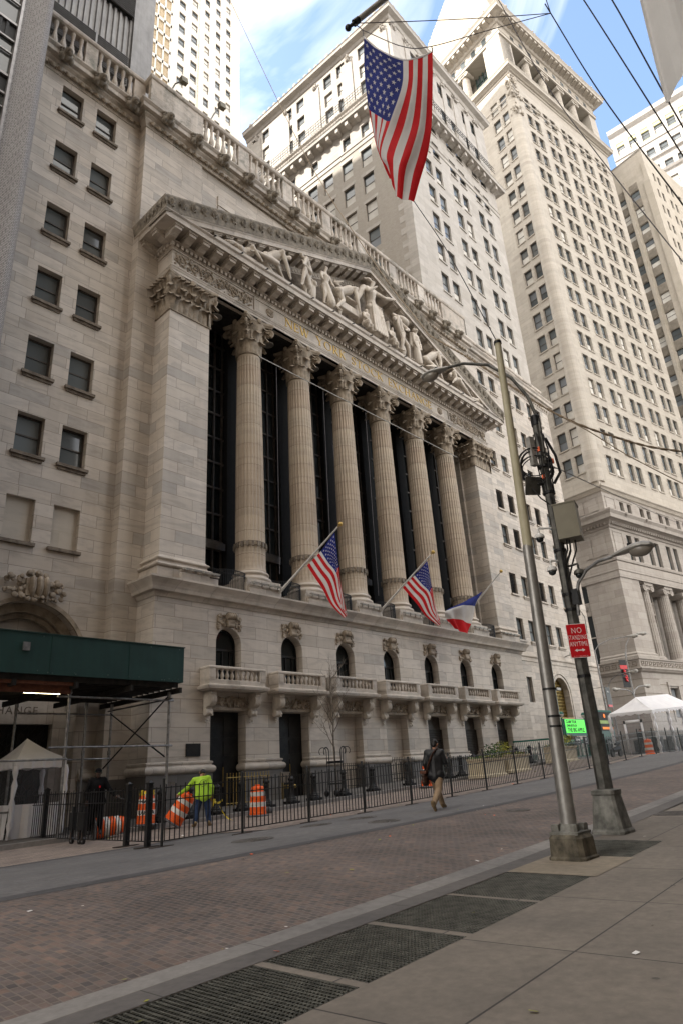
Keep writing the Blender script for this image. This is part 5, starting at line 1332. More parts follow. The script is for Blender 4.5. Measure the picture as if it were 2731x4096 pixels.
# carved corner ornaments
b=MB()
for c in ((.1,-.1,105.8),(.1,-.1,103.2),(.2,-.1,99.3)): leafcluster(b,c,1.0,.9,26,int(c[2]),.5,.3); leafcluster(b,(-.1,.9,c[2]),.15,.9,20,int(c[2])+9,1.0,.3)
for bx in (1.8,6.75,11.7,16.6,21.6,26.6): leafcluster(b,(bx,-.05,103.4),.4,.5,12,int(bx*3),.2,.22)
b.build('carvings',M['cream'],PT)
# loggia with Ionic columns
Z0,Z1=109.6,118.4
b=MB(); 
for x0,x1 in ((0,3.3),(TW-2.2,TW)): b.box(x0,x1,.25,3,Z0,Z1)
b.box(.25,3,.25,4.0,Z0,Z1); b.box(.25,3,TD-3,TD,Z0,Z1)
b.box(.25,TW,.25,TD,Z1,122.4); b.box(3.6,TW-1,3.4,TD,Z0,Z1)
b.build('loggia_wall',M['cream'],PT)
b=MB()
for x in [3.3+(TW-5.5)*(i+.5)/5 for i in range(5)]:
    b.box(x-1.5,x+1.5,3.05,3.39,Z0,Z1-.2)
for y in [4.2+(TD-7)*(i+.5)/4 for i in range(4)]: b.box(3.2,3.59,y-1.6,y+1.6,Z0,Z1-.2); 
g=b.build('loggia_glazing',M['glass2'],PT)
b=MB()
for x in [3.3+(TW-5.5)*(i+.5)/5 for i in range(5)]:
    for dx in (-1.5,-.75,0,.75,1.5): b.box(x+dx-.09,x+dx+.09,2.9,3.04,Z0,Z1)
    for z in (111.4,113.6,114.4,116.6): b.box(x-1.5,x+1.5,2.92,3.03,z,z+(.75 if z in(113.6,) else .15))
for y in [4.2+(TD-7)*(i+.5)/4 for i in range(4)]:
    for dy in (-1.6,-.8,0,.8,1.6): b.box(3.0,3.19,y+dy-.09,y+dy+.09,Z0,Z1)
    for z in (111.4,113.6,114.4,116.6): b.box(3.02,3.18,y-1.6,y+1.6,z,z+(.75 if z in(113.6,) else .15))
b.build('glazing_bars',M['copper'],g)
def ionic(b,x,y,z0,z1,r,ang=0,n=20):
    h=z1-z0; b.lathe([(r*1.35,0),(r*1.35,.2*r),(r*1.25,.4*r),(r*1.05,.5*r),(r*1.02,.62*r)],(x,y,z0),n); b.lathe([(r*.88,h-1.32*r),(r*.95,h-1.2*r),(r*.9,h-1.0*r)],(x,y,z0),n)
    def fl(rr,z): return [(x+rr*(1 if j%3==0 else .93)*cos(2*PI*j/60),y+rr*(1 if j%3==0 else .93)*sin(2*PI*j/60),z0+z) for j in range(60)]
    b.rings([fl(r,.6*r),fl(r*.98,h*.3),fl(r*.88,h-1.3*r)])
    d=Vector((cos(ang),sin(ang),0)); e=Vector((-d.y,d.x,0)); c=Vector((x,y,z1-.85*r))
    b.obox(c+Vector((0,0,.55*r)),d*r*1.25,e*r*1.25,(0,0,.2*r))
    for s in (-1,1): b.cyl(c+d*s*r*1.05-e*r*1.15,c+d*s*r*1.05+e*r*1.15,r*.52,n=14); b.cyl(c+d*s*r*1.05-e*r*1.2,c+d*s*r*1.05+e*r*1.2,r*.2,n=8)
    b.obox(c+Vector((0,0,.1*r)),d*r*.9,e*r*1.05,(0,0,.3*r))
for i in range(1,5):
    b=MB(); x=3.3+(TW-5.5)*i/5; ionic(b,x,1.1,Z0,Z1,.78); smooth_angle(b.build('crown_column',M['cream'],PT))
for i in range(0,4):
    b=MB(); y=4.2+(TD-7)*(i+.0)/4+ (0 if i else 0)
    if i==0: continue
    ionic(b,1.1,y,Z0,Z1,.78,PI/2); smooth_angle(b.build('crown_column',M['cream'],PT))
# crown entablature with little windows
wt=[(3.6+i*2.45,4.5+i*2.45,119.3,120.9) for i in range(10)]
b=MB(); ubx=[]
for r in wt: b.box(r[0],r[1],.2,.26,r[2],r[3])
for i in range(9): y=3+i*2.5; b.box(.2,.26,y,y+.9,119.3,120.9)
b.build('attic_windows',M['glass2'],PT)
b=MB(); b.sweep([(-.25,118.3),(.0,118.35),(.0,118.9),(.1,119),(-.25,119.05)],CP2); b.sweep([(-.25,121.3),(0,121.4),(.2,121.9),(.9,122.3),(1.5,122.4),(1.55,122.9),(1.8,123.3),(1.7,123.5),(-.3,123.6)],CP2); b.box(0,TW,0,TD,123.2,123.55); b.build('crown_cornice',M['cream'],PT)
b=MB()
for i in range(24): x=.2+1.24*i; b.box(x,x+.55,-1.35,-.05,121.8,122.38)
for i in range(21): y=.2+1.24*i; b.box(-1.35,-.05,y,y+.55,121.8,122.38)
for i in range(8): leafcluster(b,(1.5+3.7*i,-1.3,124.0),.35,.45,8,i,.3,.25); leafcluster(b,(-1.3,1.5+3.4*i,124.0),.2,.45,8,i+20,.3,.25)
b.build('crown_modillions',M['cream'],PT)
b=MB(); n=46
for i in range(n):
    t=.03+.95*i/n/1.; a=t*TW/2*.98; c=t*TD/2*.98; z=123.5+i*1.05; b.box(a,TW-a,c,TD-c,z,z+1.1)
b.build('pyramid_roof',M['pyramid'],PT)
# base: frieze storey, cornice, storey, colonnade, Greek-key band, rusticated ground floor
r1=[];r2=[]
for bx in [5.2+4.75*i for i in range(5)]:
    for s in (0,1):
        r1.append((bx-1.5+s*1.75,bx-.55+s*1.75,29.75,31.35)); r2.append((bx-1.65+s*1.85,bx-.55+s*1.85,23.55,26.8))
s1=[(TD-9.4+s*2,TD-8.0+s*2,29.75,31.35) for s in (0,1)]+[(TD-15,TD-13.5,29.75,31.35)]; s2=[(TD-9.4,TD-6.6,23.55,26.8),(TD-15,TD-12,23.55,26.8)]
b=MB(); wall_grid(b,TE,0,TW,23,32.2,[r+(.45,) for r in r1+r2]); wall_grid(b,TS,0,TD,23,32.2,[r+(.45,) for r in s1+s2])
b.build('frieze_wall',M['greygranite'],PT)
tower_windows(PT,TE,r1+r2,.4,cam_pt=(-75,-38,1.5),limit=20,blind=.0,seed=12,fr=.08); tower_windows(PT,TS,s1+s2,.4,cam_pt=(-75,-38,1.5),limit=8,blind=0,seed=13,fr=.09)
b=MB()
for x0,x1 in ((.5,2.6),): 
    for z0,z1 in ((29.7,31.5),(24.0,26.9)):
        for a,c,e,f in ((x0,x1,z0,z0+.1),(x0,x1,z1-.1,z1),(x0,x0+.1,z0,z1),(x1-.1,x1,z0,z1)): b.box(a,c,-.06,-.002,e,f); b.box(-.06,-.002,a+.3,c+1.2,e,f)
for bx in [5.2+4.75*i for i in range(5)]: b.box(bx-1.9,bx+1.6,-.07,-.002,31.5,31.62)
b.build('panel_mouldings',M['greygranite'],PT)
b=MB(); b.sweep([(0,27.2),(.15,27.3),(.2,27.55),(.6,27.95),(1.15,28.1),(1.2,28.55),(1.42,28.9),(1.42,29.1),(.2,29.35),(0,29.4)],CP2)
b.sweep([(0,22.95),(.25,23.05),(.3,23.3),(.1,23.38),(0,23.4)],CP2); b.sweep([(0,21.0),(.12,21.0),(.12,21.8),(.2,21.85),(.2,22.9),(0,22.98)],CP2)
b.build('base_cornice',M['greygranite'],PT)
b=MB()
for i in range(66): b.box(.1+.44*i,.32+.44*i,-.52,-.1,27.55,27.9)
for i in range(58): b.box(-.52,-.1,.1+.44*i,.32+.44*i,27.55,27.9)
for i in range(7): leafcluster(b,(2.2+4.75*i,-1.42,28.85),.16,.16,6,i,.12,.14)
for i in range(5): leafcluster(b,(-1.35,2.2+4.75*i,28.85),.1,.16,6,i,.12,.14)
b.build('base_dentils',M['greygranite'],PT)
b=MB(); b.box(0,4.1,0,4.6,11.6,21.05); b.box(TW-3,TW,0,4,11.6,21.05); b.box(2,TW-1,2.3,TD,1,23.2); b.box(.6,TW,9,TD,1,23.2); b.box(0,4.1,TD-4,TD,11.6,21.05)
b.build('colonnade_piers',M['greygranite'],PT)
b=MB(); b.sweep([(0,11.5),(.25,11.5),(.25,11.75),(.15,11.9),(.18,12.05),(.05,12.2),(0,12.25)],[(0,4.6),(0,0),(4.1,0),(4.1,2)]); b.build('pier_base',M['greygranite'],PT)
for i in range(5):
    b=MB(); x=6.35+4.75*i; ionic(b,x,1.05,11.55,21.02,.80,0,24); o=smooth_angle(b.build('giant_column',M['greygranite'],PT))
w=[]
for i in range(6):
    x=4.3+.2+4.75*i-.0; xc=4.0+4.75*i+.05
    b=MB(); b.box(xc-1.0,xc+1.0,2.05,2.29,12.8,20.8); p=b.build('bay_window',M['glass'],PT)
    b=MB(); b.box(xc-1.05,xc+1.05,1.9,2.2,17.7,19.0); b.box(xc-1.2,xc+1.2,1.8,2.2,17.55,17.75); b.box(xc-1.2,xc+1.2,1.8,2.2,18.95,19.15); leafcluster(b,(xc,1.9,18.35),.7,.3,16,i,.08,.14); b.box(xc-1.25,xc-1.0,1.85,2.28,11.5,21); b.box(xc+1.0,xc+1.25,1.85,2.28,11.5,21); b.build('spandrel',M['greygranite'],p)
    b=MB(); b.box(xc-.05,xc+.05,1.98,2.04,12.8,17.6); b.box(xc-1,xc+1,1.98,2.04,15.2,15.3); b.box(xc-1,xc+1,1.95,2.04,12.8,14.0); b.build('glazing_bar',M['iron'],p)
b=MB(); 
for y in (6.9,):
    b.box(.35,.59,4.8,8.8,11.5,20.9)
p=b.build('side_bay_window',M['glass'],PT); b=MB(); b.box(.1,.5,4.7,9,17.3,18.9); leafcluster(b,(.1,6.8,18.1),.1,.35,30,3,1.8,.16); b.box(.15,.34,5.6,5.7,11.5,17.3); b.box(.15,.34,7.7,7.8,11.5,17.3); b.box(.15,.34,4.8,8.8,14.6,14.75); b.build('spandrel',M['greygranite'],p)
b=MB(); b.box(.2,.3,6.6,7.2,15.0,16.6); b.build('lit_pane',M['lamp_amber'],p)
gr=[(6.4-1.0+4.75*i,6.4+1.0+4.75*i,5.0,8.3) for i in range(5)]
b=MB(); wall_grid(b,TE,0,TW,.5,10.3,[r+(.5,) for r in gr]); wall_grid(b,TS,0,TD,.5,10.3,[(TD-8.2,TD-5.8,1.0,7.5,.6)])
b.build('ground_storey',M['greygranite'],PT)
tower_windows(PT,TE,gr,.42,cam_pt=(-75,-38,1.5),limit=8,blind=0,seed=22,fr=.12,two=True)
b=MB(); b.box(.5,.6,5.8,8.2,1,7.5); b.build('side_doorway',M['glass'],PT)
b=MB()
for r in gr: b.box(r[0]-.3,r[0],-.12,-.003,4.6,8.5); b.box(r[1],r[1]+.3,-.12,-.003,4.6,8.5); b.box(r[0]-.35,r[1]+.35,-.16,-.003,8.5,8.95)
b.build('window_surrounds',M['greygranite'],PT)
b=MB()
for z in (3.2,4.6,6.0,7.6,9.2): b.box(.0,3.6,-.02,-.004,z,z+.05); b.box(-.02,-.004,.0,5.5,z,z+.05)
for z in (4.6,6.6,8.6):
    for i in range(6): b.box(8.3+4.75*(i-1)+.0,10.2+4.75*(i-1),-.02,-.004,z,z+.06)
b.build('rustication_grooves',M['sill'],PT)
b=MB(); b.sweep([(0,9.9),(.3,10.05),(.4,10.2),(.5,10.3),(.5,10.4),(.15,10.42),(.15,11.3),(.3,11.38),(.3,11.5),(0,11.55)],CP2); b.build('key_band',M['greygranite'],PT)
b=MB()
for i in range(34):
    x=.2+.84*i
    for a,c,e,f in ((0,.7,10.62,10.69),(0,.07,10.62,11.15),(0,.55,11.08,11.15),(.48,.55,10.8,11.15),(.2,.55,10.8,10.87)): b.box(x+a,x+c,-.2,-.152,e,f); b.box(-.2,-.152,x+a,x+c,e,f) if i<30 else None
b.build('greek_key',M['sill'],PT)
# ================================================================== towers further right
CT=thing('cream_setback_tower','cream limestone tower with dark ribbed spandrels, squeezed beyond the pyramid tower','office tower',(113,16.9,0),R(-10))
QE=lambda u,z,d:(u,d,z); QS=lambda u,z,d:(d,12-u,z)
we=[];wsx=[]
for i in range(17):
    zt=107-4.1*i
    for x in (2.3,4.2,7.4,9.3,12.6,14.5,18,20): we.append((x,x+1.0,zt-2.2,zt))
for i in range(17):
    zt=103.2-4.05*i
    for u in (9.7,6.9): wsx.append((u-1.7,u,zt-2.1,zt))
b=MB(); wall_grid(b,QE,0,24,10,111.8,[r+(.3,) for r in we]); wall_grid(b,QS,0,12,10,111.8,[r+(.35,) for r in wsx]); b.box(0,24,0.1,12,111.3,111.8)
b.box(-.5,1.6,-.25,1.0,10,104); b.box(-.25,2.2,-.1,.6,10,108.5)
b.box(-.4,0,4.4,4.95,10,106.8); b.box(-.4,0,7.4,8.1,10,109.5)
b.build('wall',M['cream2'],CT)
tower_windows(CT,QE,we,.24,cam_pt=(-112,-30,1.5),limit=50,blind=.05,seed=31,fr=.06); tower_windows(CT,QS,wsx,.25,cam_pt=(-112,-30,1.5),limit=30,blind=.6,seed=32,fr=.08)
b=MB()
for r in wsx: ubox(b,QS,r[0],r[1],r[3]+.02,r[3]+1.9,-.03,.2); [ubox(b,QS,r[0]+k*.24+.04,r[0]+k*.24+.16,r[3]+.05,r[3]+1.85,-.09,-.031) for k in range(7)]
b.build('spandrels',M['spandrel'],CT)
EQ=thing('pale_block_tower','huge pale grey block tower closing the view at the right edge, with a plain cornice','office tower',(146,28,0),R(-90+3))
ZQ=154
QW=60; QF=lambda u,z,d:(u,d,z)
wq=[]
for zt,h in ((149.6,4.2),(142.4,2.6),(136.6,2.2),(131.2,3.0),(126.8,3.0),(122,3),(117.5,3),(113,3)):
    for i in range(13):
        x=1.2+3.05*i; wq.append((x,x+1.9,zt-h,zt))
b=MB(); wall_grid(b,QF,0,QW,20,ZQ,[r+(.5,) for r in wq]); b.box(0,QW,.5,40,ZQ-1,ZQ)
for i in range(7): b.box(5.2+9.15*i,6.9+9.15*i,-.6,0,20,134)
b.build('wall',M['paleblock'],EQ)
tower_windows(EQ,QF,wq,.42,cam_pt=(0,-140,1.5),limit=60,blind=.7,seed=41,fr=.12)
b=MB(); b.sweep([(0,152.2),(.3,152.4),(.9,152.9),(.9,153.4),(1.1,154.1),(0,154.3)],[(0,0),(QW,0)]); b.sweep([(0,144.2),(.3,144.3),(.3,144.8),(0,144.9)],[(0,0),(QW,0)]); b.sweep([(0,138.5),(.6,138.7),(.7,139.3),(0,139.5)],[(0,0),(QW,0)]); b.sweep([(0,133.2),(.5,133.4),(.8,133.9),(0,134.1)],[(0,0),(QW,0)])
for i in range(7): leafcluster(b,(6.05+9.15*i,-.7,134.6),.9,.8,18,i,.3,.35)
b.build('mouldings',M['paleblock'],EQ)
b=MB()
for r in wq[:13]: b.box(r[0],r[1],.1,.5,r[3]-1.1,r[3]); b.box(r[0],r[1],.1,.5,r[2]+.0,r[2]+.5)
b.build('roller_blinds',M['leaf_y'] if False else rough_mat('straw_blind',(.52,.49,.26),(.58,.55,.32),2,.7,bstr=0),EQ)
# ================================================================== white slab tower, left rear
WT=thing('white_slab_tower','bright white slab tower with paired windows, rising behind the left wing','office tower',(30.2,60,0))
WTF=lambda u,z,d:(u,60+d,z)
ww=[]
for i in range(26):
    zt=129.5-2.98*i
    for j,x in enumerate((31.9,36.3,38.6,41.1,43.3,45.4)):
        if x<32: continue
        ww.append((x,x+(1.15 if j<3 else .95),zt-1.75,zt))
b=MB(); wall_grid(b,WTF,30.8,48.2,20,140,[r+(.3,) for r in ww]); b.face((48.2,60,20),(48.2,80,20),(48.2,80,140),(48.2,60,140)); b.face((30.8,80,20),(30.8,60,20),(30.8,60,140),(30.8,80,140))
for x in (35.2,40.35): b.box(x-.35,x+.35,59.75,60,20,140)
b.build('wall',M['whitetower'],WT)
tower_windows(WT,WTF,ww,.24,limit=100,blind=.8,seed=51,fr=.07)
b=MB()
for i in range(24): zt=129-2.98*i; b.box(31.3,34.6,59.6,59.95,zt-2.1,zt-.2)
b.build('bay_recess',M['brass'] if False else rough_mat('ochre_window_panel',(.36,.28,.17),(.50,.40,.27),3,.6),WT)
b=MB()
for i in range(24):
    zt=129-2.98*i
    for x in (31.25,32.4,33.55,34.65): b.box(x-.12,x+.12,59.4,59.6,zt-2.6,zt+.35)
    b.box(31.1,34.8,59.4,59.6,zt-.25,zt+.45)
b.build('bay_frames',M['whitetower'],WT)
# ================================================================== neighbour on the left edge: glazed-brick pier and aluminium window strip
NB=thing('brick_pier_office','office building at the left edge with a white glazed brick pier and aluminium windows','office building',(2,24,0))
yb=24.0
b=MB(); rr=1.0
prof=[(5.98,yb)]+[(6.95-0.0+0.45*sin(PI/2*i/8),yb+.45-.45*cos(PI/2*i/8)) for i in range(9)]+[(7.4,yb+2.4),(5.98,yb+2.4)]
b.rings([[(x,y,z) for x,y in prof] for z in (-.5,104)]); smooth_angle(b.build('brick_pier',M['tinybrick'],NB),30)
b=MB(); b.box(5.86,5.98,yb-.12,yb+.5,-.5,60); b.box(-6,-5.8,yb-.12,yb+.5,-.5,60)
z=4
while z<60: b.box(-5.8,5.86,yb+.02,yb+.12,z,z+.14); b.box(-5.8,5.86,yb+.02,yb+.12,z+1.5,z+1.58); b.box(-5.8,5.86,yb+.02,yb+.12,z+2.35,z+2.45); z+=3.5
for x in (-3.8,-1.8,.2,2.2,4.1): b.box(x-.05,x+.05,yb+.02,yb+.12,4,60)
b.build('window_frames',M['alum'],NB)
b=MB(); z=4
while z<60: b.box(-5.8,5.86,yb+.16,yb+.2,z+.14,z+2.35); z+=3.5
b.build('glazing',M['glass2'],NB)
b=MB(); z=4
while z<60:
    b.mi=0; b.box(-5.8,5.86,yb+.12,yb+.3,z+2.45,z+3.5); 
    for i in range(38): b.box(-5.7+.3*i,-5.58+.3*i,yb+.06,yb+.13,z+2.46,z+3.49)
    z+=3.5
b.build('spandrel_panels',M['iron'],NB)
b=MB(); b.box(-32,-6,yb,yb+72,-.5,104); b.box(-6,7.2,yb+2.3,yb+72,-.5,104); b.build('shade_core',M['tinybrick'],NB)  # unseen bulk, height and depth set to shade the annex's lower south face
# ================================================================== corrugated penthouse on the wing roof
PH=thing('rooftop_penthouse','grey corrugated metal plant room on the roof above the left wing parapet','rooftop structure',(10,28.2,38))
b=MB(); x=-2.0; ring=[]
yp=28.3
while x<15.0: ring+= [(x,yp),(x+.14,yp),(x+.19,yp-.12),(x+.33,yp-.12)]; x+=.38
ring=[p for p in ring if p[0]<15.0]
zs=[(44.0,52.6)]
b.rings([[(px,py,z) for px,py in ring] for z in (45.6,54.5)],cap=False,closed=False); b.box(-2,15.0,yp+.05,yp+8,38.3,54.4)
b.box(13.55,15.02,yp-.3,yp+.1,42.5,54.6)
b.build('corrugated_cladding',M['corrug'],PH)
b=MB(); z=43.1
while z<45.5: b.obox((5.7,yp-.15,z),(7.7,0,0),(0,.14,.06),(0,0,.012)); z+=.17
for xx in (4.0,7.6,11.2): b.box(xx-.06,xx+.06,yp-.32,yp-.28,43.0,45.6)
b.box(-2,13.5,yp-.1,yp,43,45.6); z=49.6
while z<52.4: b.obox((11.2,yp-.25,z),(2.3,0,0),(0,.12,.06),(0,0,.012)); z+=.2
b.build('louvre_band',M['corrug'],PH)
b=MB(); b.box(8.9,13.5,yp-.14,yp-.10,49.4,52.5); b.build('louvre_backing',M['pit'],PH)
for i,(x,h,lb) in enumerate(((15.3,1.7,'slim curved floodlight pole on the parapet beside the plant room'),(18.3,2.2,'double-headed floodlight mast on the parapet before the white slab tower'))):
    t=thing('roof_floodlight',lb,'floodlight',(x,26.5,41.4)); b=MB(); b.tube([(x,26.3,41.3),(x+.05,26.1,42.1),(x+.25,25.8,42.9),(x+.5,25.5,41.4+h)],.05,6); b.build('pole',M['galv'],t)
    b=MB(); b.obox((x+.6,25.4,41.4+h),(.22,0,.05),(0,.16,0),(-.03,0,.2)); 
    if i: b.obox((x+.15,25.9,41.9),(.28,0,.05),(0,.1,0),(-.03,0,.28))
    b.build('lamp_head',M['olive'],t)
# ================================================================== unseen blocks behind the lens, sized and darkened to shade the street
NS=thing('near_side_shade_block','limestone building along the near sidewalk, behind the viewer','building',(0,-3,0))
b=MB(); b.box(-60,26,-40,-2.4,-.5,64); b.box(26,62,-40,-3.4,-.5,22); b.build('wall',M['hidden_wall'],NS)
TWR=thing('near_side_shade_tower','tall block on the near side of the street, behind the viewer','building',(-80,-30,0))
b=MB(); b.box(-120,4,-60,-8,20,95); b.build('wall',M['hidden_wall'],TWR)
# ================================================================== fences
ORD=['first','second','third','fourth','fifth','sixth','seventh','eighth','ninth','tenth','eleventh','twelfth','thirteenth','fourteenth','fifteenth','sixteenth','seventeenth','eighteenth','nineteenth','twentieth']
FX0,FP=9.66,2.42
def picket_run(b,L,zf,n,h0=.13,h1=1.30,hp=1.38,rail2=1.02):
    """run of pickets along local +X; zf(x) ground drop relative to start"""
    for z in (h0,rail2,h1):
        b.rings([[(x,y,zf(x)+z+q) for y,q in ((-.016,-.012),(.016,-.012),(.016,.012),(-.016,.012))] for x in (0,L)])
    for i in range(n):
        x=L*(i+.5)/n; e=hp-(.05 if i%2 else 0); z=zf(x); b.box(x-.0095,x+.0095,-.0095,.0095,z+h0,z+e)
fence_proto={}
for k in range(17):
    x=FX0+FP*k; y=15.0; L=FP
    if k>=13: y=15.0
    sl=(G(x+L,y)-G(x,y))/L
    t=thing('fence_panel',f'black steel picket fence panel on flat feet along the street, {ORD[k]} from the gate corner','fence',(x,y,G(x,y)),group='black picket fence panels along the far side of the roadway')
    OFF[t.name]=Vector((0,0,0))
    b=MB(); picket_run(b,L-.07,lambda u:sl*u,17); pk=b.build('pickets',M['black'],t)
    b=MB(); b.cyl((0,0,.01),(0,0,1.5),.034,n=10); b.ell((0,0,1.5),(.04,.04,.03),10,5); b.build('post',M['black'],t)
    b=MB(); b.rings([[(.34*cos(a)*s,.13*sin(a)*s,z+sl*.34*cos(a)*s) for a in [2*PI*i/24 for i in range(24)]] for s,z in ((1,.0),(1,.016),(.97,.022))]); b.build('foot_plate',M['rust'],t)
# gate across the gutter lane at the left: square posts and two picket leaves
for j,(yy,lb) in enumerate(((15.62,'square black gate post standing beside the fence corner'),(16.6,'square black gate post at the near end of the rolling gate'),(21.3,'square black gate post at the far end of the rolling gate'),(22.65,'square black gate post furthest left, in front of the small white tent'))):
    t=thing('gate_post',lb,'gate post',(9.66,yy,G(9.66,yy)),group='square black gate posts'); OFF[t.name]=Vector((0,0,0))
    b=MB(); b.box(-.06,.06,-.06,.06,.01,1.42); b.build('post',M['black'],t)
    b=MB(); b.box(-.075,.075,-.075,.075,1.42,1.45); b.rings([[(-.06,-.06,1.45),(.06,-.06,1.45),(.06,.06,1.45),(-.06,.06,1.45)],[(-.01,-.01,1.5),(.01,-.01,1.5),(.01,.01,1.5),(-.01,.01,1.5)]]); b.build('cap',M['black'],t)
    b=MB(); b.rings([[(.36*cos(a),.15*sin(a),z) for a in [2*PI*i/24 for i in range(24)]] for z in (0,.018)]); b.build('foot_plate',M['rust'],t)
for (ya,yb2,lb) in ((15.06,15.56,'narrow black picket filler between the fence corner and the first gate post'),(15.68,16.54,'short black picket panel between the two near gate posts'),(16.66,18.9,'near leaf of the black rolling picket gate'),(18.95,21.24,'far leaf of the black rolling picket gate'),(21.36,22.59,'short black picket panel in front of the small white tent'),(22.7,24.0,'black picket panel running to the wing wall behind the small white tent')):
    t=thing('gate_leaf',lb,'gate',(9.66,ya,G(9.66,ya)),PI/2,'black picket panels of the side gate'); OFF[t.name]=Vector((0,0,0))
    b=MB(); L=yb2-ya; n=max(3,int(L/.135)); sl=(G(9.66,yb2)-G(9.66,ya))/L
    picket_run(b,L,lambda u:sl*u,n); b.build('pickets',M['black'],t)
    if 'leaf' in lb:
        near='near' in lb
        for xo in ((L-.05,) if near else (.08,.55)):
            b=MB(); b.box(xo-.05,xo+.05,-.04,.04,.12,.95); b.box(xo-.09,xo+.09,-.06,.06,.35,.8); b.build('gate_stile',M['black'],t)
            b=MB(); b.cyl((xo,-.03,.10),(xo,.03,.10),.10,n=16); w=b.build('caster_wheel',M['cable'],t)
            b=MB(); b.cyl((xo,-.034,.10),(xo,.034,.10),.045,n=12); b.build('hub',M['galv'],w); b=MB(); b.box(xo-.03,xo+.03,-.05,-.035,.1,.3); b.box(xo-.03,xo+.03,.035,.05,.1,.3); b.build('fork',M['rust'],t)
# brass rail by the first door
t=thing('brass_railing','low brass-coloured railing in front of the first dark door','railing',(18.7,23.3,G(18.7)+.13)); b=MB()
z0=G(18.7)+.13
for i in range(15): x=17.9+.16*i; b.cyl((x,23.2,z0),(x,23.2,z0+1.25),.012,n=6); b.ell((x,23.2,z0+1.27),(.02,.02,.025),6,4)
b.cyl((17.85,23.2,z0+1.12),(20.2,23.2,z0+1.12),.014,n=6); b.cyl((17.85,23.2,z0+.15),(20.2,23.2,z0+.15),.014,n=6); b.build('bars',M['brass'],t)
# iron railings in the walled-up bays
for k in (2,3):
    x=BC[k]; z0=G(x)+.13; t=thing('area_railing',f'low dark iron railing closing the walled-up bay {"left" if k==2 else "right"} of the middle pier','railing',(x,23.9,z0)); b=MB()
    for i in range(14): xx=x-.95+.146*i; b.cyl((xx,23.95,z0),(xx,23.95,z0+1.2),.012,n=5)
    for zz in (.12,1.05): b.box(x-1,x+1,23.935,23.965,z0+zz,z0+zz+.03)
    b.build('bars',M['iron'],t)
# standpipe
t=thing('fire_standpipe','small brass fire department connection beside the second dark door','standpipe',(22.0,23.9,1.0)); b=MB(); b.cyl((21.9,24.1,1.02),(21.9,23.85,1.02),.09); b.cyl((21.75,23.8,1.02),(22.2,23.8,1.02),.06); b.ell((22.2,23.8,1.02),(.08,.08,.08),8,6); b.build('fitting',M['brass'],t)
b=MB(); b.cyl((21.55,23.9,G(21)+.1),(21.55,23.9,1.2),.05); b.build('riser',M['brass'],t)
# ================================================================== bollards
BX=[13.4,14.55,15.7,16.85,18.05,19.35,20.6,22.4,24.3,26.95,28.7,30.4,31.5,32.8,36.0,37.6,39.2]
proto=None
for k,x in enumerate(BX):
    z=G(x)+.135; lb=f'black cast-iron bollard with stepped base on the far kerb, {ORD[k]} from the left'; gp='black cast-iron bollards along the far kerb'
    if proto is None:
        proto=thing('bollard',lb,'bollard',(x,20.95,z),group=gp); OFF[proto.name]=Vector((0,0,0))
        b=MB(); b.lathe([(.15,.24),(.125,.28),(.115,.3),(.10,.75),(.115,.78),(.10,.80),(.10,.84),(.13,.87),(.135,.92),(.11,.96),(.06,1.0),(.03,1.03),(.0,1.05)],(0,0,0),16); smooth_angle(b.build('shaft',M['iron'],proto))
        b=MB(); b.box(-.235,.235,-.235,.235,0,.09); b.lathe([(.23,.09),(.22,.13),(.19,.16),(.20,.19),(.16,.23),(.15,.26)],(0,0,0),16); b.build('base',M['iron'],proto)
    else: dup(proto,(x,20.95,z),0,lb,gp)
# ================================================================== traffic drums
def drum(lb,loc,rot=None,txt=None,tape=False):
    t=thing('traffic_drum',lb,'traffic drum',loc,group='orange and white traffic drums'); OFF[t.name]=Vector((0,0,0))
    prof=[(.295,.06),(.295,.13),(.285,.14),(.285,.30),(.275,.31),(.275,.47),(.262,.48),(.262,.64),(.25,.65),(.25,.80),(.24,.81),(.225,.93),(.19,.965),(.12,.975)]
    b=MB(); b.lathe(prof,(0,0,0),28); b.box(-.09,.09,-.022,.022,.965,1.03); smooth_angle(b.build('body',M['orange'],t))
    for z0,z1,r in ((.315,.465,.277),(.655,.79,.252)):
        b=MB(); b.lathe([(r,z0),(r+.002,z0),(r+.002,z1),(r,z1)],(0,0,0),28,cap=False); b.build('reflective_band',M['reflect'],t)
    b=MB(); b.rings([[(r*cos(a),r*sin(a),z) for a in [2*PI*i/28 for i in range(28)]] for r,z in ((.40,0),(.40,.03),(.33,.06),(.30,.065))]); b.build('rubber_base',M['rubber'],t)
    if txt:
        for s,z in txt: text_mesh(s,.15,(0,-.285,z),(1,0,0),(0,0,1),M['black'],'stencil_lettering',t,depth=.004,bold=.004)
        b=MB(); b.box(-.06,.06,-.29,-.28,.84,.94); b.build('sticker',M['white'],t)
    if tape:
        b=MB(); b.lathe([(.235,.9),(.25,.94),(.2,1.0),(.1,1.02)],(0,0,0),16); leafcluster(b,(0,0,.98),.2,.05,20,3,.2,.05); b.build('caution_tape',M['yellow'],t)
    t.rotation_mode='QUATERNION'
    if rot: t.rotation_quaternion=rot
    return t
from mathutils import Quaternion
def face_cam(x,y): return Quaternion((0,0,1),math.atan2(-y,-x)+PI/2)
d=drum('upright orange drum with stencilled letters, caught between the gate posts',(12.62,20.55,G(12.6)+.13),face_cam(12.5,20.5),[('SAM',.72),('LAHDA',.39)],True)
drum('orange and white drum lying on its side behind the rolling gate',(10.35,19.75,G(10.4)+.28),Quaternion((0,0,1),R(-8))@Quaternion((0,1,0),R(86)))
drum('orange and white drum being tipped over by the worker',(13.05,19.75,G(13.1)+.14),Quaternion((.81,-.58,0),0)@Quaternion(Vector((.58,.81,0)),R(33)),)
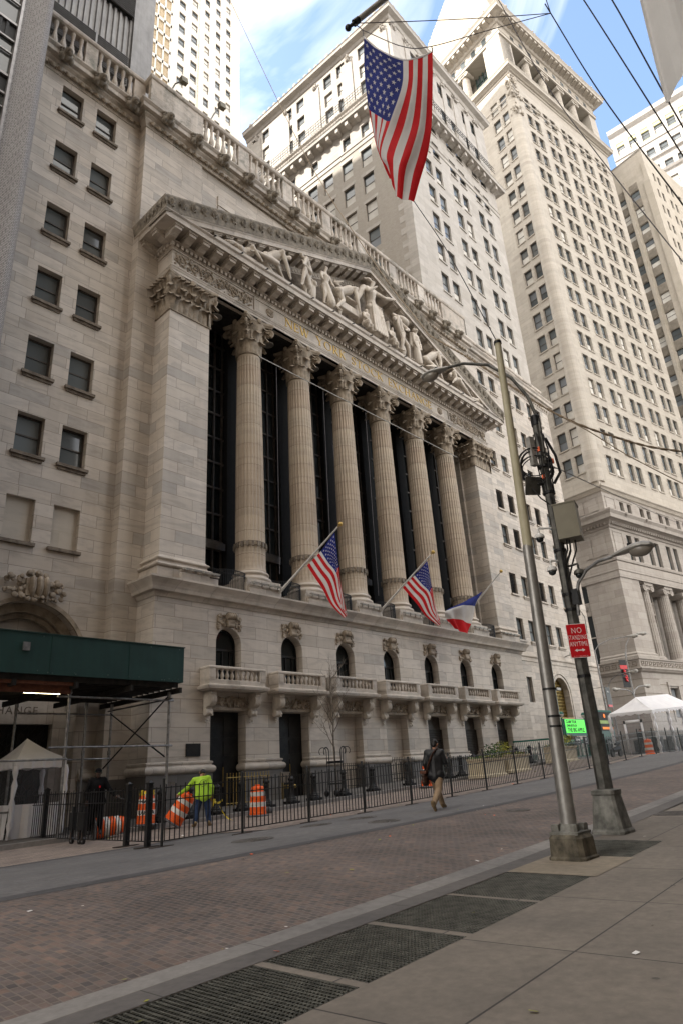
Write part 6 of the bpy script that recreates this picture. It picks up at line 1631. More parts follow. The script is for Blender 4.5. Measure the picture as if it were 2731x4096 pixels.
drum('upright orange and white drum standing alone right of the worker',(16.35,19.45,G(16.3)+.0),face_cam(16,19))
drum('crushed-looking orange drum behind the walking man',(26.7,19.7,G(26.7)),Quaternion((0,1,0),R(6)))
drum('orange and white drum in front of the large white tent',(47.5,16.75,G(47.5)-.05),None)
# ================================================================== sidewalk shed (scaffold canopy)
SH=thing('sidewalk_shed','dark green plywood sidewalk shed on scaffold pipes at the left','sidewalk shed',(9,21,0))
b=MB(); b.box(-4,13.69,20.27,20.33,4.76,5.97); b.box(13.63,13.69,20.33,24.3,4.76,5.97); hb=b.build('hoarding',M['green_ply'],SH)
b=MB()
for x in (4.9,8.9,11.55): b.box(x-.012,x+.012,20.255,20.268,4.76,5.97)
b.box(-4,13.72,20.24,20.36,5.97,6.0); b.build('seam',M['subgreen'] if False else M['green_ply'],hb)
b=MB(); rg=random.Random(2)
for i in range(16): x=rg.uniform(7.6,13.5); b.box(x-.02,x+.02,20.258,20.268,rg.choice((4.80,4.83,5.88)),rg.choice((4.86,5.92))) if False else b.box(x-.018,x+.018,20.258,20.268,(zz:=rg.choice((4.80,4.84,5.88))),zz+rg.uniform(.02,.05))
b.build('paint_chips',M['copper'],hb)
b=MB(); b.box(8.02,8.22,20.2,20.26,5.42,5.67); b.build('junction_box',M['galv'],SH)
b=MB()
for i in range(14): y=20.45+.38*i; b.box(-4,13.6,y,y+.06,4.60,4.78)
for x in [-3.5+1.9*i for i in range(10)]: b.box(x,x+.1,20.35,26.0,4.42,4.60)
b.box(-4,13.62,20.33,26.1,4.78,4.84); b.build('deck',M['darkwood'],SH)
b=MB(); b.box(-4,9.85,20.75,20.82,4.28,4.58); b.box(-4,9.85,20.5,20.57,4.5,4.74); b.build('plank',M['wood'],SH)
for (x,y) in ((9.9,20.9),(13.55,20.9),(6.2,20.9),(9.9,24.9),(13.55,24.9),(12.4,24.7)):
    z=G(x)+.13; b=MB(); b.cyl((x,y,z),(x,y,4.45),.045); b.box(x-.15,x+.15,y-.15,y+.15,z,z+.02); b.cyl((x,y,4.3),(x,y,4.5),.065); b.cyl((x,y,2.62),(x,y,2.78),.062); b.build('upright',M['galv'],SH)
for p,q,r in (((9.5,20.86,4.21),(13.7,20.86,4.21),.034),((9.35,20.86,2.7),(13.7,20.86,2.7),.034),((5,20.84,2.36),(9.95,20.84,2.36),.034),((5,20.84,4.34),(9.95,20.84,4.34),.03),((9.95,24.86,4.1),(13.6,24.86,4.1),.03),((9.95,24.86,2.5),(13.6,24.86,2.5),.03),((5,24.86,2.5),(9.9,24.86,2.5),.03),((13.5,20.6,4.25),(13.5,25.1,4.25),.03),((5,22.4,.95),(10.0,22.4,.95),.03)):
    b=MB(); b.cyl(p,q,r); b.build('ledger',M['galv'],SH)
for p,q in (((13.5,24.9,4.15),(13.5,21.0,2.35)),((13.5,20.9,4.35),(13.5,25.2,2.15))): b=MB(); b.cyl(p,q,.027); b.build('brace',M['iron'],SH)
b=MB(); b.cyl((8.75,21.6,4.42),(9.9,21.6,4.42),.05,n=8); b.build('fluorescent_lamp',M['tube'],SH)
# ================================================================== small white tent under the shed
TN=thing('small_canopy_tent','small white pop-up tent with clear vinyl walls under the green shed','tent',(9.1,22.2,G(9)+.13))
x0,x1,y0,y1=9.02,10.62,22.2,23.9; xa=7.4; z0=G(9)+.13; ze=2.45
b=MB(); ap=((xa+x1)/2+.45,(y0+y1)/2,3.15)
c=[(xa,y0,ze),(x1,y0,ze),(x1,y1,ze),(xa,y1,ze)]; ap=(9.6,23.0,3.12); c=[(x0,y0,ze),(x1,y0,ze),(x1,y1,ze),(x0,y1,ze)]
for i in range(4):
    p,q_=Vector(c[i]),Vector(c[(i+1)%4]); A=Vector(ap); rows=[]
    for j in range(7):
        t=j/6; sag=-.05*math.sin(PI*t); rows.append([p.lerp(A,t)+Vector((0,0,sag)),q_.lerp(A,t)+Vector((0,0,sag))])
    for j in range(6): b.face(rows[j][0],rows[j][1],rows[j+1][1],rows[j+1][0])
for i in range(4):
    p,q_=Vector(c[i]),Vector(c[(i+1)%4]); n=14; d=(q_-p).cross(Vector((0,0,1))).normalized()
    P1=[p.lerp(q_,j/n)+d*(.02*math.sin(j*2.1)) for j in range(n+1)]
    for j in range(n): b.face(P1[j]-Vector((0,0,.27+.02*math.sin(j*1.7))),P1[j+1]-Vector((0,0,.27+.02*math.sin((j+1)*1.7))),P1[j+1],P1[j])
b.build('roof',M['canvas'],TN,True)
b=MB()
for (x,y) in ((x0,y0),(x1,y0),(x1,y1),(x0,y1)):
    rings=[]
    for j in range(12):
        z=z0+(ze-.2-z0)*j/11; w=.055+.02*math.sin(j*2.3+x); o=.02*math.sin(j*1.3+y); rings.append([(x+o+w*a,y+o+w*bq,z) for a,bq in ((-1,-1),(1,-1),(1,1),(-1,1))])
    b.rings(rings)
b.build('leg_sleeve',M['canvas'],TN,True)
b=MB(); n=16
for j in range(n):
    xa_,xb_=x0+.05+(x1-x0-.1)*j/n,x0+.05+(x1-x0-.1)*(j+1)/n; f=lambda x:.04*math.sin(x*9)+.02*math.sin(x*23)
    b.face((xa_,y0-.01+f(xa_)*1.4,z0),(xb_,y0-.01+f(xb_)*1.4,z0),(xb_,y0+f(xb_)*.3,z0+.95),(xa_,y0+f(xa_)*.3,z0+.95))
    ya_,yb_=y0+(y1-y0)*j/n,y0+(y1-y0)*(j+1)/n
    b.face((x0-.01-f(ya_),yb_,z0),(x0-.01-f(yb_),ya_,z0),(x0,ya_,z0+.95),(x0,yb_,z0+.95))
b.build('lower_wall',M['canvas'],TN,True)
b=MB(); b.box(x0+.05,x1-.05,y0,y0+.004,z0+.95,ze-.27); b.box(x0,x0+.004,y0+.05,y1-.05,z0+.95,ze-.27); b.build('clear_wall',M['vinyl'],TN)
b=MB(); b.box(7.3,9.0,22.8,22.84,z0,z0+.95); b.build('cloth_barrier',M['canvas'],TN)
# ================================================================== poles in the foreground
P1=thing('plain_pole','tall plain round pole, steel below and cream painted above, on a rusty cast base','pole',(9.55,4.68,G(9.5)+.125))
OFF[P1.name]=Vector((0,0,0)); zb=0
b=MB(); b.rings([[(x*s,y*s,z) for x,y in ((-1,-.75),(-.75,-1),(.75,-1),(1,-.75),(1,.75),(.75,1),(-.75,1),(-1,.75))] for s,z in ((.27,0),(.27,.03),(.25,.05),(.24,.27),(.21,.315))]); b.build('cast_base',M['castbase'],P1)
b=MB(); b.rings([[(x*s,y*s,z) for x,y in ((-1,-1),(1,-1),(1,1),(-1,1))] for s,z in ((.21,.31),(.21,.345),(.15,.36))])
for sx in (-1,1):
    for sy in (-1,1): b.cyl((sx*.16,sy*.16,.34),(sx*.16,sy*.16,.43),.035,n=6); b.obox((sx*.13,sy*.13,.39),(.05,0,0),(0,.05,0),(0,0,.05))
b.lathe([(.17,.34),(.135,.42),(.125,.44)],(0,0,0),16); b.build('flange',M['castbase2'],P1)
tp=Vector((.06,-.16,8.42)); jt=tp*.5
b=MB(); b.lathe([(.112,0),(.108,.6),(.095,2.2),(.082,4.15),(.074,4.18)],(0,0,.36),24,(.06,-.16,8.42)); smooth_angle(b.build('shaft',M['steel'],P1))
b=MB(); 
for z in (1.72,1.86,2.25): b.lathe([(.106,0),(.106,.03)],tp*(z/8.42),20,tp)
b.build('band',M['cable'],P1)
b=MB(); b.lathe([(.078,0),(.079,.02),(.058,3.98),(.058,4.0)],tp*(4.5/8.42),20,tp); smooth_angle(b.build('painted_shaft',M['creampaint'],P1))
b=MB(); b.lathe([(.07,0),(.07,.05),(.03,.07)],tp,16,tp); b.build('cap',M['iron'],P1)
P2=thing('camera_pole','octagonal weathered street pole with two cobra-head lamps, cameras, cabinet and cables','street lamp',(12.22,5.2,G(12.2)+.125))
OFF[P2.name]=Vector((0,0,0)); bx,by,bz=P2.location
def L2(x,y,z): return Vector((x-bx,y-by,z-bz))
def oct_(r,z): return [(r*cos(PI/8+PI/4*i),r*sin(PI/8+PI/4*i),z) for i in range(8)]
b=MB(); b.rings([[(x*s,y*s,z) for x,y in ((-1,-.8),(-.8,-1),(.8,-1),(1,-.8),(1,.8),(.8,1),(-.8,1),(-1,.8))] for s,z in ((.285,0),(.285,.04),(.26,.08),(.19,.60),(.205,.62),(.205,.68),(.14,.70))]); b.build('cast_base',M['castbase2'],P2)
b=MB(); b.rings([oct_(.135,.66),oct_(.105,3.8),oct_(.085,7.95)]); b.build('shaft',M['oldsteel'],P2)
b=MB(); b.lathe([(.1,0),(.1,.22),(.06,.26)],(0,0,7.9),12); 
for z in (2.9,4.15,4.45,5.35,6.6,7.2): b.lathe([(.125,0),(.125,.05)],(0,0,z-.3),12)
b.build('band',M['iron'],P2)
for lb,pts in (('high arm',[(12.2,5.14,7.3),(12.2,5.12,8.2),(12.2,5.26,8.9),(12.2,5.57,9.55),(12.2,6.07,10.14),(12.2,6.7,10.5),(12.2,7.12,10.6)]),('low arm',[(12.2,5.07,4.0),(12.2,5.04,4.35),(12.2,4.95,4.62),(12.2,4.75,4.82),(12.2,4.5,4.93),(12.2,4.22,4.95)])):
    b=MB(); 
    P=[L2(*p) for p in pts]; b.tube(P,.032 if lb[0]=='l' else .036,10); ar=smooth_angle(b.build('lamp_arm',M['galv'] if lb[0]=='l' else M['oldsteel'],P2))
    s=1 if lb[0]=='h' else -1; e=P[-1]; zt=.05
    b=MB(); rings=[]
    for t,w,h,dz in ((0,.045,.045,0),(.08,.07,.06,.01),(.25,.12,.09,.03),(.45,.17,.11,.045),(.62,.18,.11,.04),(.74,.13,.08,.02),(.78,.03,.03,.01)):
        rings.append([e+Vector((w*cos(a),s*t*1.0,dz+(h*.9*sin(a) if sin(a)>0 else h*.35*sin(a)))) for a in [2*PI*i/16 for i in range(16)]])
    b.rings(rings); lm=smooth_angle(b.build('luminaire',M['lampgrey'],ar))
    b=MB(); b.ell(e+Vector((0,s*.53,.0)),(.145,.22,.13),16,8); smooth_angle(b.build('lens',M['lens'],ar))
    b=MB(); b.cyl(e+Vector((0,s*.35,.12)),e+Vector((0,s*.35,.17)),.04); b.build('photocell',M['redlamp'] if s>0 and False else M['iron'],ar)
b=MB(); b.box(-.07,.07,-.21,-.08,3.95,4.25); b.build('clamp',M['iron'],P2)
cd=Vector((-.92,-.39,0)); ce=Vector((.39,-.92,0))
cz=Vector((-.02,-.28,5.58)); 
a1=Vector((cos(R(-75)),sin(R(-75)),0)); a2=Vector((-a1.y,a1.x,0))
b=MB(); b.obox(cz,a1*.21,a2*.21,(0,0,.36)); b.obox(cz+Vector((0,0,.362)),a1*.225,a2*.225,(0,0,.012)); cab=b.build('cabinet',M['olive'],P2)
b=MB()
for i,(dx,dy) in enumerate(((.02,.05),(-.06,.02),(-.1,.06),(.05,-.05))): p=cz+Vector((dx,dy,-.36)); b.tube([p,p+Vector((.01,.02,-.2)),p+Vector((-.02,.12,-.42)),Vector((-.05,-.06,4.75-.12*i)),Vector((-.03,-.08,4.55-.1*i))],.016,6)
b.build('cabinet_wiring',M['cable'],P2)
for lb,p in (('a',(12.07,5.36,5.62)),('b',(12.12,5.25,4.92)),('c',(12.2,5.0,4.78))):
    c=L2(*p)+ (Vector((-.1,.1,0)) if lb!='c' else Vector((.0,-.1,0)))
    b=MB(); w=c+Vector((0,0,.19)); b.tube([Vector((0,0,c.z+.2)),w+Vector((.02,0,.02)),w,c+Vector((0,0,.08))],.022,7); b.lathe([(.03,.10),(.085,.07),(.10,.03),(.10,0),(.085,-.01)],c,16); cm=smooth_angle(b.build('dome_camera',M['white'] if lb!='c' else M['oldsteel'],P2))
    b=MB(); b.ell(c+Vector((0,0,-.02)),(.075,.075,.075),14,8); smooth_angle(b.build('dome',M['glass'],cm))
pc=L2(12.0,5.42,6.76); b=MB(); nn=Vector((-.5,-.6,-.35)).normalized(); u=nn.cross(Vector((0,0,1))).normalized(); v=u.cross(nn); b.obox(pc,u*.16,v*.19,nn*.02); b.build('panel_antenna',M['oldsteel'],P2); 
b=MB(); b.tube([pc,pc-nn*.06,Vector((0,0,pc.z+.05))],.03,7); b.tube([pc-nn*.03+u*.05,pc+Vector((.05,-.1,-.3)),Vector((-.05,-.05,6.0)),Vector((-.06,-.06,5.7))],.014,6); b.build('antenna_mount',M['cable'],P2)
b=MB(); p=L2(12.08,5.34,7.55); b.obox(p,(.06,-.02,0),(.02,.05,0),(0,0,.33)); b.build('radio_box',M['lampgrey'],P2)
b=MB()
for i,z in enumerate((7.75,7.4,7.15,6.9,7.6)): b.tube([(0,0,z),(.18*cos(i*1.9),.18*sin(i*1.9),z+.02),(.3*cos(i*1.9),.3*sin(i*1.9),z)],.008,5)
for i in range(6):
    a=i*1.05; b.tube([(.1*cos(a),.1*sin(a),7.7),(.17*cos(a+.4),.17*sin(a+.4),7.3),(.12*cos(a),.12*sin(a),6.8),(.1*cos(a),.1*sin(a),6.3)],.014,6)
b.tube([(.1,-.1,7.6),(.2,-.2,7.2),(.24,-.22,6.8),(.12,-.1,6.55)],.03,6); b.tube([(-.1,-.05,6.2),(-.13,-.08,5.4),(-.11,-.06,4.0)],.014,6); b.tube([(-.02,-.1,4.0),(.02,-.22,3.7),(.05,-.2,3.4)],.006,5)
b.build('loose_wiring',M['cable'],P2)
CC=thing('cable_coil','big loose coil of black cable hanging beside the camera pole top','cable coil',(12.08,5.30,7.0)); OFF[CC.name]=Vector((0,0,0))
b=MB(); rg=random.Random(9); vx=Vector((-.55,.83,0)).normalized()
for i in range(7):
    r=.335+rg.uniform(-.03,.03); dz=-.05*i*(.5+rg.random()*.5)+.3; o=Vector((rg.uniform(-.03,.03),rg.uniform(-.03,.03),0)); sq=rg.uniform(.95,1.12)
    b.tube([o+vx*(r*cos(a))+Vector((0,0,dz+r*sq*sin(a)))+Vector((.6,.4,0))*(.03*sin(3*a+i)) for a in [2*PI*j/30 for j in range(31)]],.013,6)
b.build('cable',M['cable'],CC)
b=MB()
for a in (1.9,4.4,3.1): p=vx*.33*cos(a)+Vector((0,0,.25+.34*sin(a))); b.obox(p,(.025,0,0),(0,.03,0),(0,0,.05))
b.build('tape_wrap',M['orange'],CC)
# NO STANDING sign
SG=thing('no_standing_sign','red NO STANDING ANYTIME sign with a double arrow on the camera pole','sign',(12.13,5.02,3.2)); OFF[SG.name]=Vector((12.13,5.02,3.2))
sn=Vector((-.80,-.60,0)).normalized(); su=Vector((-sn.y,sn.x,0))*1.; su=Vector((.60,-.80,0)); so_=Vector((12.22,5.2,3.52))+sn*.15-su*.02
b=MB()
def rrect(w,h,r,d):
    pts=[]
    for cx,cy,a0 in ((w-r,h-r,0),(-w+r,h-r,PI/2),(-w+r,-h+r,PI),(w-r,-h+r,1.5*PI)):
        for j in range(6): a=a0+PI/2*j/5; pts.append(so_+su*(cx+r*cos(a))+Vector((0,0,cy+r*sin(a)))+sn*d)
    return pts
w,h=.185,.315
b.mi=0; b.rings([rrect(w,h,.03,-.003),rrect(w,h,.03,0)])
b.build('plate',[M['signwhite']],SG)
b=MB(); b.rings([rrect(w-.009,h-.009,.022,0),rrect(w-.009,h-.009,.022,.002)]); b.build('red_field',M['redsign'],SG)
ut=Vector((0,0,1))
# reading direction: viewed from the sn side, right is su
def sgt(s,z,size,ws=1.): text_mesh(s,size,so_+Vector((0,0,z))+sn*.0035,su,ut,M['signwhite'],'lettering',SG,depth=.002,bold=-.0012,wscale=ws,space=1.12)
sgt('NO',.185,.15,.8); sgt('STANDING',.055,.125,.53); sgt('ANYTIME',-.065,.125,.57); sgt('DEPT OF TRANSPORTATION',-.285,.018,1.)
b=MB(); f=lambda x,z:so_+su*x+Vector((0,0,z))+sn*.004
b.face(*[f(x,z) for x,z in ((-.05,-.187),(.05,-.187),(.05,-.169),(-.05,-.169))]); b.face(f(-.095,-.178),f(-.045,-.208),f(-.045,-.148)); b.face(f(.095,-.178),f(.045,-.148),f(.045,-.208)); b.build('arrow',M['signwhite'],SG)
# ================================================================== flags
def catmull(p0,p1,p2,p3,t): return .5*((2*p1)+(-p0+p2)*t+(2*p0-5*p1+4*p2-p3)*t*t+(-p0+3*p1-3*p2+p3)*t**3)
def surf(grid,us,vs):
    """smooth sheet through a grid of 3D points; rows at vs, columns at us"""
    Gd=[[Vector(p) for p in r] for r in grid]
    def line(pts,ks,k):
        n=len(pts); i=0
        while i<n-2 and k>ks[i+1]: i+=1
        t=(k-ks[i])/(ks[i+1]-ks[i]); g=lambda j: pts[min(max(j,0),n-1)] if 0<=j<n else (pts[0]*2-pts[1] if j<0 else pts[-1]*2-pts[-2])
        return catmull(g(i-1),g(i),g(i+1),g(i+2),t)
    def f(u,v): return line([line(r,us,u) for r in Gd],vs,v)
    return f
def us_flag(root,f,nu,nv,wr,label=None):
    """f(u,v): u across the stripes (0 = canton side), v along the fly from the hoist"""
    b=MB()
    def P(u,v):
        e=1e-3; p=f(u,v); a=f(min(u+e,1),v)-f(max(u-e,0),v); c=f(u,min(v+e,1))-f(u,max(v-e,0)); n=a.cross(c); n=n.normalized() if n.length>1e-12 else Vector((0,0,1))
        return p+n*wr(u,v),n
    us=[i/nu for i in range(nu+1)]; vs=[j/nv for j in range(nv+1)]
    g=[[P(u,v)[0] for v in vs] for u in us]
    for i in range(nu):
        for j in range(nv):
            uc=(i+.5)/nu; vc=(j+.5)/nv; s=int(uc*13)
            b.mi=2 if (s<7 and vc<.4) else (0 if s%2==0 else 1)
            b.face(g[i][j],g[i+1][j],g[i+1][j+1],g[i][j+1])
    for r in range(9):
        for c in range(6 if r%2==0 else 5):
            uc=(7/13)*(r+1)/10; vc=.4*((c*2+1 if r%2==0 else c*2+2))/12
            for sg in (-1,1):
                pts=[]
                for k in range(10):
                    a=2*PI*k/10-PI/2; rr=(.0308 if k%2==0 else .0122); p,n=P(min(max(uc+rr*cos(a)*1.0,0),1),min(max(vc+rr*sin(a)/1.9,0),1)); pts.append(p+n*.006*sg)
                ct,n=P(uc,vc); b.mi=1
                for k in range(10): b.face(ct+n*.006*sg,pts[k],pts[(k+1)%10])
    return b.build('cloth',[M['flagred'],M['flagwhite'],M['navy']],root,True)
FLAG=[[[8.997, 6.329, 18.446], [9.201, 6.029, 17.829], [9.473, 5.592, 17.312], [9.645, 5.29, 17.242], [9.813, 4.97, 17.287]], [[9.079, 6.473, 17.378], [9.17, 6.076, 16.868], [9.376, 5.656, 16.411], [9.586, 5.395, 16.278], [9.844, 5.13, 16.264]], [[9.199, 6.562, 16.317], [9.172, 6.252, 15.751], [9.136, 5.944, 15.252], [9.479, 5.581, 15.194], [9.809, 5.301, 15.07]], [[9.408, 6.614, 15.426], [9.316, 6.483, 15.187], [9.105, 6.262, 14.537], [9.203, 5.748, 14.201], [9.676, 5.44, 14.218]], [[9.493, 6.491, 14.706], [9.407, 6.404, 14.534], [9.231, 6.254, 14.179], [9.15, 5.887, 13.752], [9.536, 5.582, 13.589]], [[9.547, 6.411, 14.277], [9.47, 6.347, 14.135], [9.312, 6.223, 13.841], [9.181, 6.023, 13.065], [9.38, 5.746, 12.879]]]
BF=thing('large_flag','large American flag hanging lengthways from a cable high over the street','flag',(9.4,5.7,15))
fs=surf(FLAG,[0,.27,.54,.77,1],[0,.2,.4,.6,.8,1])
us_flag(BF,fs,52,80,lambda u,v:.012*math.sin(40*u+5*v)*min(1,v*3)*(.5+v)+.01*math.sin(17*u-9*v))
b=MB(); tp_=[fs(i/20,0) for i in range(21)]; b.tube([p+Vector((0,0,.02)) for p in tp_],.022,6); b.build('heading',M['canvas'],BF)
FP0=thing('over_street_flagpole','pale flagpole with a dark ball end reaching over the street at the top edge','flagpole',(9.6,-2,14)); 
pt=Vector((8.93,6.42,19.12)); pb=Vector((10.35,4.35,21.2))
b=MB(); b.cyl(pt,pt+(pb-pt)*3.2,.075,.11,14); smooth_angle(b.build('pole',M['lampgrey'],FP0)); dd=(pb-pt).normalized()
b=MB(); b.cyl(pt-dd*.12,pt+dd*.05,.09,.085,12); b.cyl(pt-dd*.25,pt-dd*.1,.045,.05,10); b.ell(pt-dd*.32,(.085,.085,.085),12,8); b.build('finial',M['cable'],FP0)
def wire(name,lb,pts,r,m='wire',sag=0,grp=None,twist=False):
    P=[Vector(p) for p in pts]; Q=[]
    if sag:
        A,B_=P[0],P[-1]; Q=[A.lerp(B_,i/24)-Vector((0,0,sag*4*(i/24)*(1-i/24))) for i in range(25)]
    elif len(P)>2:
        for i in range(len(P)-1):
            g=lambda j:P[j] if 0<=j<len(P) else (P[0]*2-P[1] if j<0 else P[-1]*2-P[-2])
            for k in range(8): Q.append(catmull(g(i-1),g(i),g(i+1),g(i+2),k/8))
        Q.append(P[-1])
    else: Q=P
    b=MB()
    if not twist: b.tube(Q,r,6)
    else:
        L=0; pts2=[[],[]]; n=0
        fine=[]
        for i in range(len(Q)-1):
            k=max(1,int((Q[i+1]-Q[i]).length/.06)); fine+= [Q[i].lerp(Q[i+1],j/k) for j in range(k)]
        fine.append(Q[-1])
        for i,p in enumerate(fine):
            t=(fine[min(i+1,len(fine)-1)]-fine[max(i-1,0)]).normalized(); u=t.cross(Vector((0,0,1))).normalized(); w=t.cross(u)
            for s in (0,1): a=i*.55+s*PI; rr=r if not callable(twist) else r; pts2[s].append(p+(u*cos(a)+w*sin(a))*r*.55)
        for s in (0,1): b.tube(pts2[s],r*.72,5)
    o=b.build(name,M[m]); tag(o,lb,'cable' if m!='rope' else 'rope',grp); return o
pul=Vector((13.55,3.12,20.9))
wire('halyard','thin line tying the flag corner to the flagpole end',[pt-dd*.08-Vector((0,0,.08)),(8.99,6.35,18.75),(8.997,6.329,18.45)],.012)
wire('span_wire','thin wire from the flagpole end to the pulley high over the street',[pt-dd*.05-Vector((0,0,.06)),pul],.011,sag=.05)
wire('flag_line','sagging line carrying the free corner of the large flag to the pulley',[(8.99,6.35,18.75),(9.45,5.55,17.75),(9.82,4.97,17.52),(11.4,4.1,18.9),pul],.011)
wire('flag_clip_line','short cord clipping the free corner of the large flag to its line',[(9.82,4.97,17.52),(9.815,4.97,17.29)],.014,'cable')
wire('tie_line','long cord from the bottom tip of the flag down to the plain pole top',[(9.38,5.746,12.879),(9.5,5.2,11.2),(9.6,4.52,8.66)],.009,'cable')
wire('pulley_drop','short dark cable holding the pulley',[pul,pul+Vector((.06,.16,4.))],.013,'cable')
def onray(x,y,z,d): return (x,y,z)
GW='dark cables crossing the sky at the upper right'
wire('guy_cable','dark cable running from the pulley down to the right edge',[(13.55,3.2,21.4),(13.77,2.53,17.28),(13.91,1.59,12.87),(13.97,1.0,10.0)],.018,'cable',grp=GW)
wire('guy_cable','middle dark cable crossing the blue sky at upper right',[(13.75,2.6,22.3),(13.81,2.29,20.79),(13.94,1.3,14.17),(14.0,.6,9.5)],.019,'cable',grp=GW)
wire('guy_cable','rightmost dark cable crossing the blue sky beside the white banner',[(13.85,2.0,22.),(13.9,1.67,20.14),(13.96,1.12,14.94),(14.0,.3,8.5)],.021,'cable',grp=GW)
wire('guy_cable','brownish cable crossing the face of the pyramid tower',[(13.2,4.8,25.5),(13.31,4.35,22.67),(13.5,3.72,18.75),(13.67,3.02,15.7),(13.87,1.92,11.45),(13.95,1.4,9.6)],.014,'wire')
R1=[(26.5,38.5,87),(27.42,35.68,77.33),(27.33,26.4,47.98),(23.97,18.04,28.94)]
wire('suspension_rope','long rope falling from the top left past the pediment to the right edge',R1+[(20.41,12.62,18.72)],.028,'rope')
wire('wrapped_rope','thick twisted rope sagging past the right half of the pediment to the right edge',[(20.41,12.62,18.72),(18.62,9.7,15.01),(18.65,7.22,11.8),(20.24,5.61,10.66),(21.52,4.55,10.34),(23,3.4,10.2)],.033,'rope',twist=True)
wire('side_rope','thin rope branching down to the right across the pyramid tower',[(18.65,7.22,11.8),(18.9,6.4,10.9),(19.6,5.6,9.95),(20.6,4.2,8.55),(21.2,3.2,7.6)],.016,'rope')
wire('column_cable','pale cable strung across the column necks',[(CX[0]+.1,24.22,23.86),(CX[5]+.5,24.2,23.86)],.03,'lampgrey')
for i,xx in enumerate((22.2,26.1,30.1)): wire('lamp_flex',f'hair-thin vertical cord hanging before the {ORD[i]} gap between columns',[(xx,24.3,23.8),(xx-.05,24.4,11.2)],.012,'wire',grp='hair-thin cords between the columns')
wire('overhead_wire','faint thin wire crossing the lower pyramid tower',[(12.2,5.1,7.2),(40,9.5,13.6),(52,10.,15.6)],.012,'wire')
# near white banner at the upper right corner
BN=thing('white_banner','large plain white cloth hanging high at the upper right corner','banner',(12.0,-.6,20))
b=MB(); nu,nv=60,30; g=[]
for i in range(nu+1):
    u=i/nu; col=[]
    for j in range(nv+1):
        v=j/nv; z=28.5-14.5*v
        x=11.95+1.2*u+.18*math.sin(u*30+v*1.2)*min(1,.25+v*1.1); y=1.0-4.6*u+.09*math.sin(u*26)*v+.12*math.sin(v*7.5)*(1-u)
        z+=.6*math.sin(u*3)*v
        col.append((x,y,z))
    g.append(col)
for i in range(nu):
    for j in range(nv): b.face(g[i][j],g[i][j+1],g[i+1][j+1],g[i+1][j])
b.build('cloth',M['bannercloth'],BN,True)
b=MB(); b.cyl((11.95,1.05,28.55),(13.2,-3.8,28.55),.06); b.build('pole',M['lampgrey'],BN)
# facade flags
def facade_pole(x,tip,lb):
    t=thing('facade_flagpole',lb,'flagpole',(x,23.6,10.2),group='slanting flagpoles on the column terrace'); a=Vector((x,24.2,9.85)); e=Vector(tip); d=(e-a).normalized()
    b=MB(); b.cyl(a,e,.075,.038,12); smooth_angle(b.build('pole',M['white'],t)); b=MB(); b.cyl(e,e+d*.12,.02); b.ell(e+d*.2,(.11,.11,.11),12,8); smooth_angle(b.build('finial',M['gold'],t))
    b=MB(); b.box(x-.1,x+.1,24.0,24.3,9.7,10.0); b.build('bracket',M['iron'],t)
facade_pole(21.62,(21.66,19.72,12.30),'slanting white flagpole nearest the left, with a gold ball')
facade_pole(29.42,(29.46,19.95,12.50),'slanting white flagpole in the middle, with a gold ball')
facade_pole(37.5,(37.46,20.25,12.85),'slanting white flagpole of the tricolour, with a gold ball')
def small_us(x,dy,dz,sz,lb):
    t=thing('american_flag',lb,'flag',(x,21,11),group='American flags on slanting poles')
    Gd=[]
    tab={0:((19.93,12.09),(20.40,11.75),(20.89,11.41),(21.87,10.93)),.2:((19.88,11.2),(20.12,11.0),(20.5,10.75),(21.38,10.2)),.4:((19.84,10.35),(19.90,10.25),(20.08,10.12),(20.92,9.5)),.7:((19.74,9.2),(19.76,9.12),(19.92,8.95),(20.5,8.72)),1:((19.6,8.25),(19.61,8.2),(19.64,8.1),(19.75,7.95))}
    for v in tab:
        row=[]
        for k,(y,z) in enumerate(tab[v]):
            ox=(.0,-.16,.10,-.0)[k]*v*1.3+.10*v
            row.append((x+ox,y+dy,12.09+dz+(z-12.09)*sz))
        Gd.append(row)
    f=surf(Gd,[0,.27,.54,1],[0,.2,.4,.7,1])
    us_flag(t,f,39,50,lambda u,v:.022*math.sin(26*u+7*v)*min(1,v*2.5)+.015*math.sin(19*v-8*u)*v)
small_us(21.65,0,0,1,'American flag drooping from the left slanting pole'); small_us(29.45,.3,.11,.89,'American flag drooping from the middle slanting pole')
t=thing('french_tricolour','blue white and red tricolour flag blown left from its slanting pole','flag',(35.5,22,10))
Gd=[[(37.42,21.62,11.95),(36.6,22.05,11.5),(35.8,22.6,11.05)],[(36.5,21.8,10.85),(35.3,21.95,10.8),(33.94,22.4,10.36)],[(35.9,21.9,9.68),(35.0,22.25,9.95),(34.05,22.4,9.86)],[(35.4,21.9,9.0),(35.0,22.3,9.25),(34.5,22.3,9.42)]]
f=surf(Gd,[0,.5,1],[0,.34,.67,1]); b=MB(); nu,nv=24,36
pp=[[f(i/nu,j/nv)+Vector((0,.06*math.sin(i*.6+j*.25),0)) for j in range(nv+1)] for i in range(nu+1)]
for i in range(nu):
    for j in range(nv): b.mi=min(2,int(3*(j+.5)/nv)); b.face(pp[i][j],pp[i+1][j],pp[i+1][j+1],pp[i][j+1])
b.build('cloth',[M['navy'],M['flagwhite'],M['flagred']],t,True)
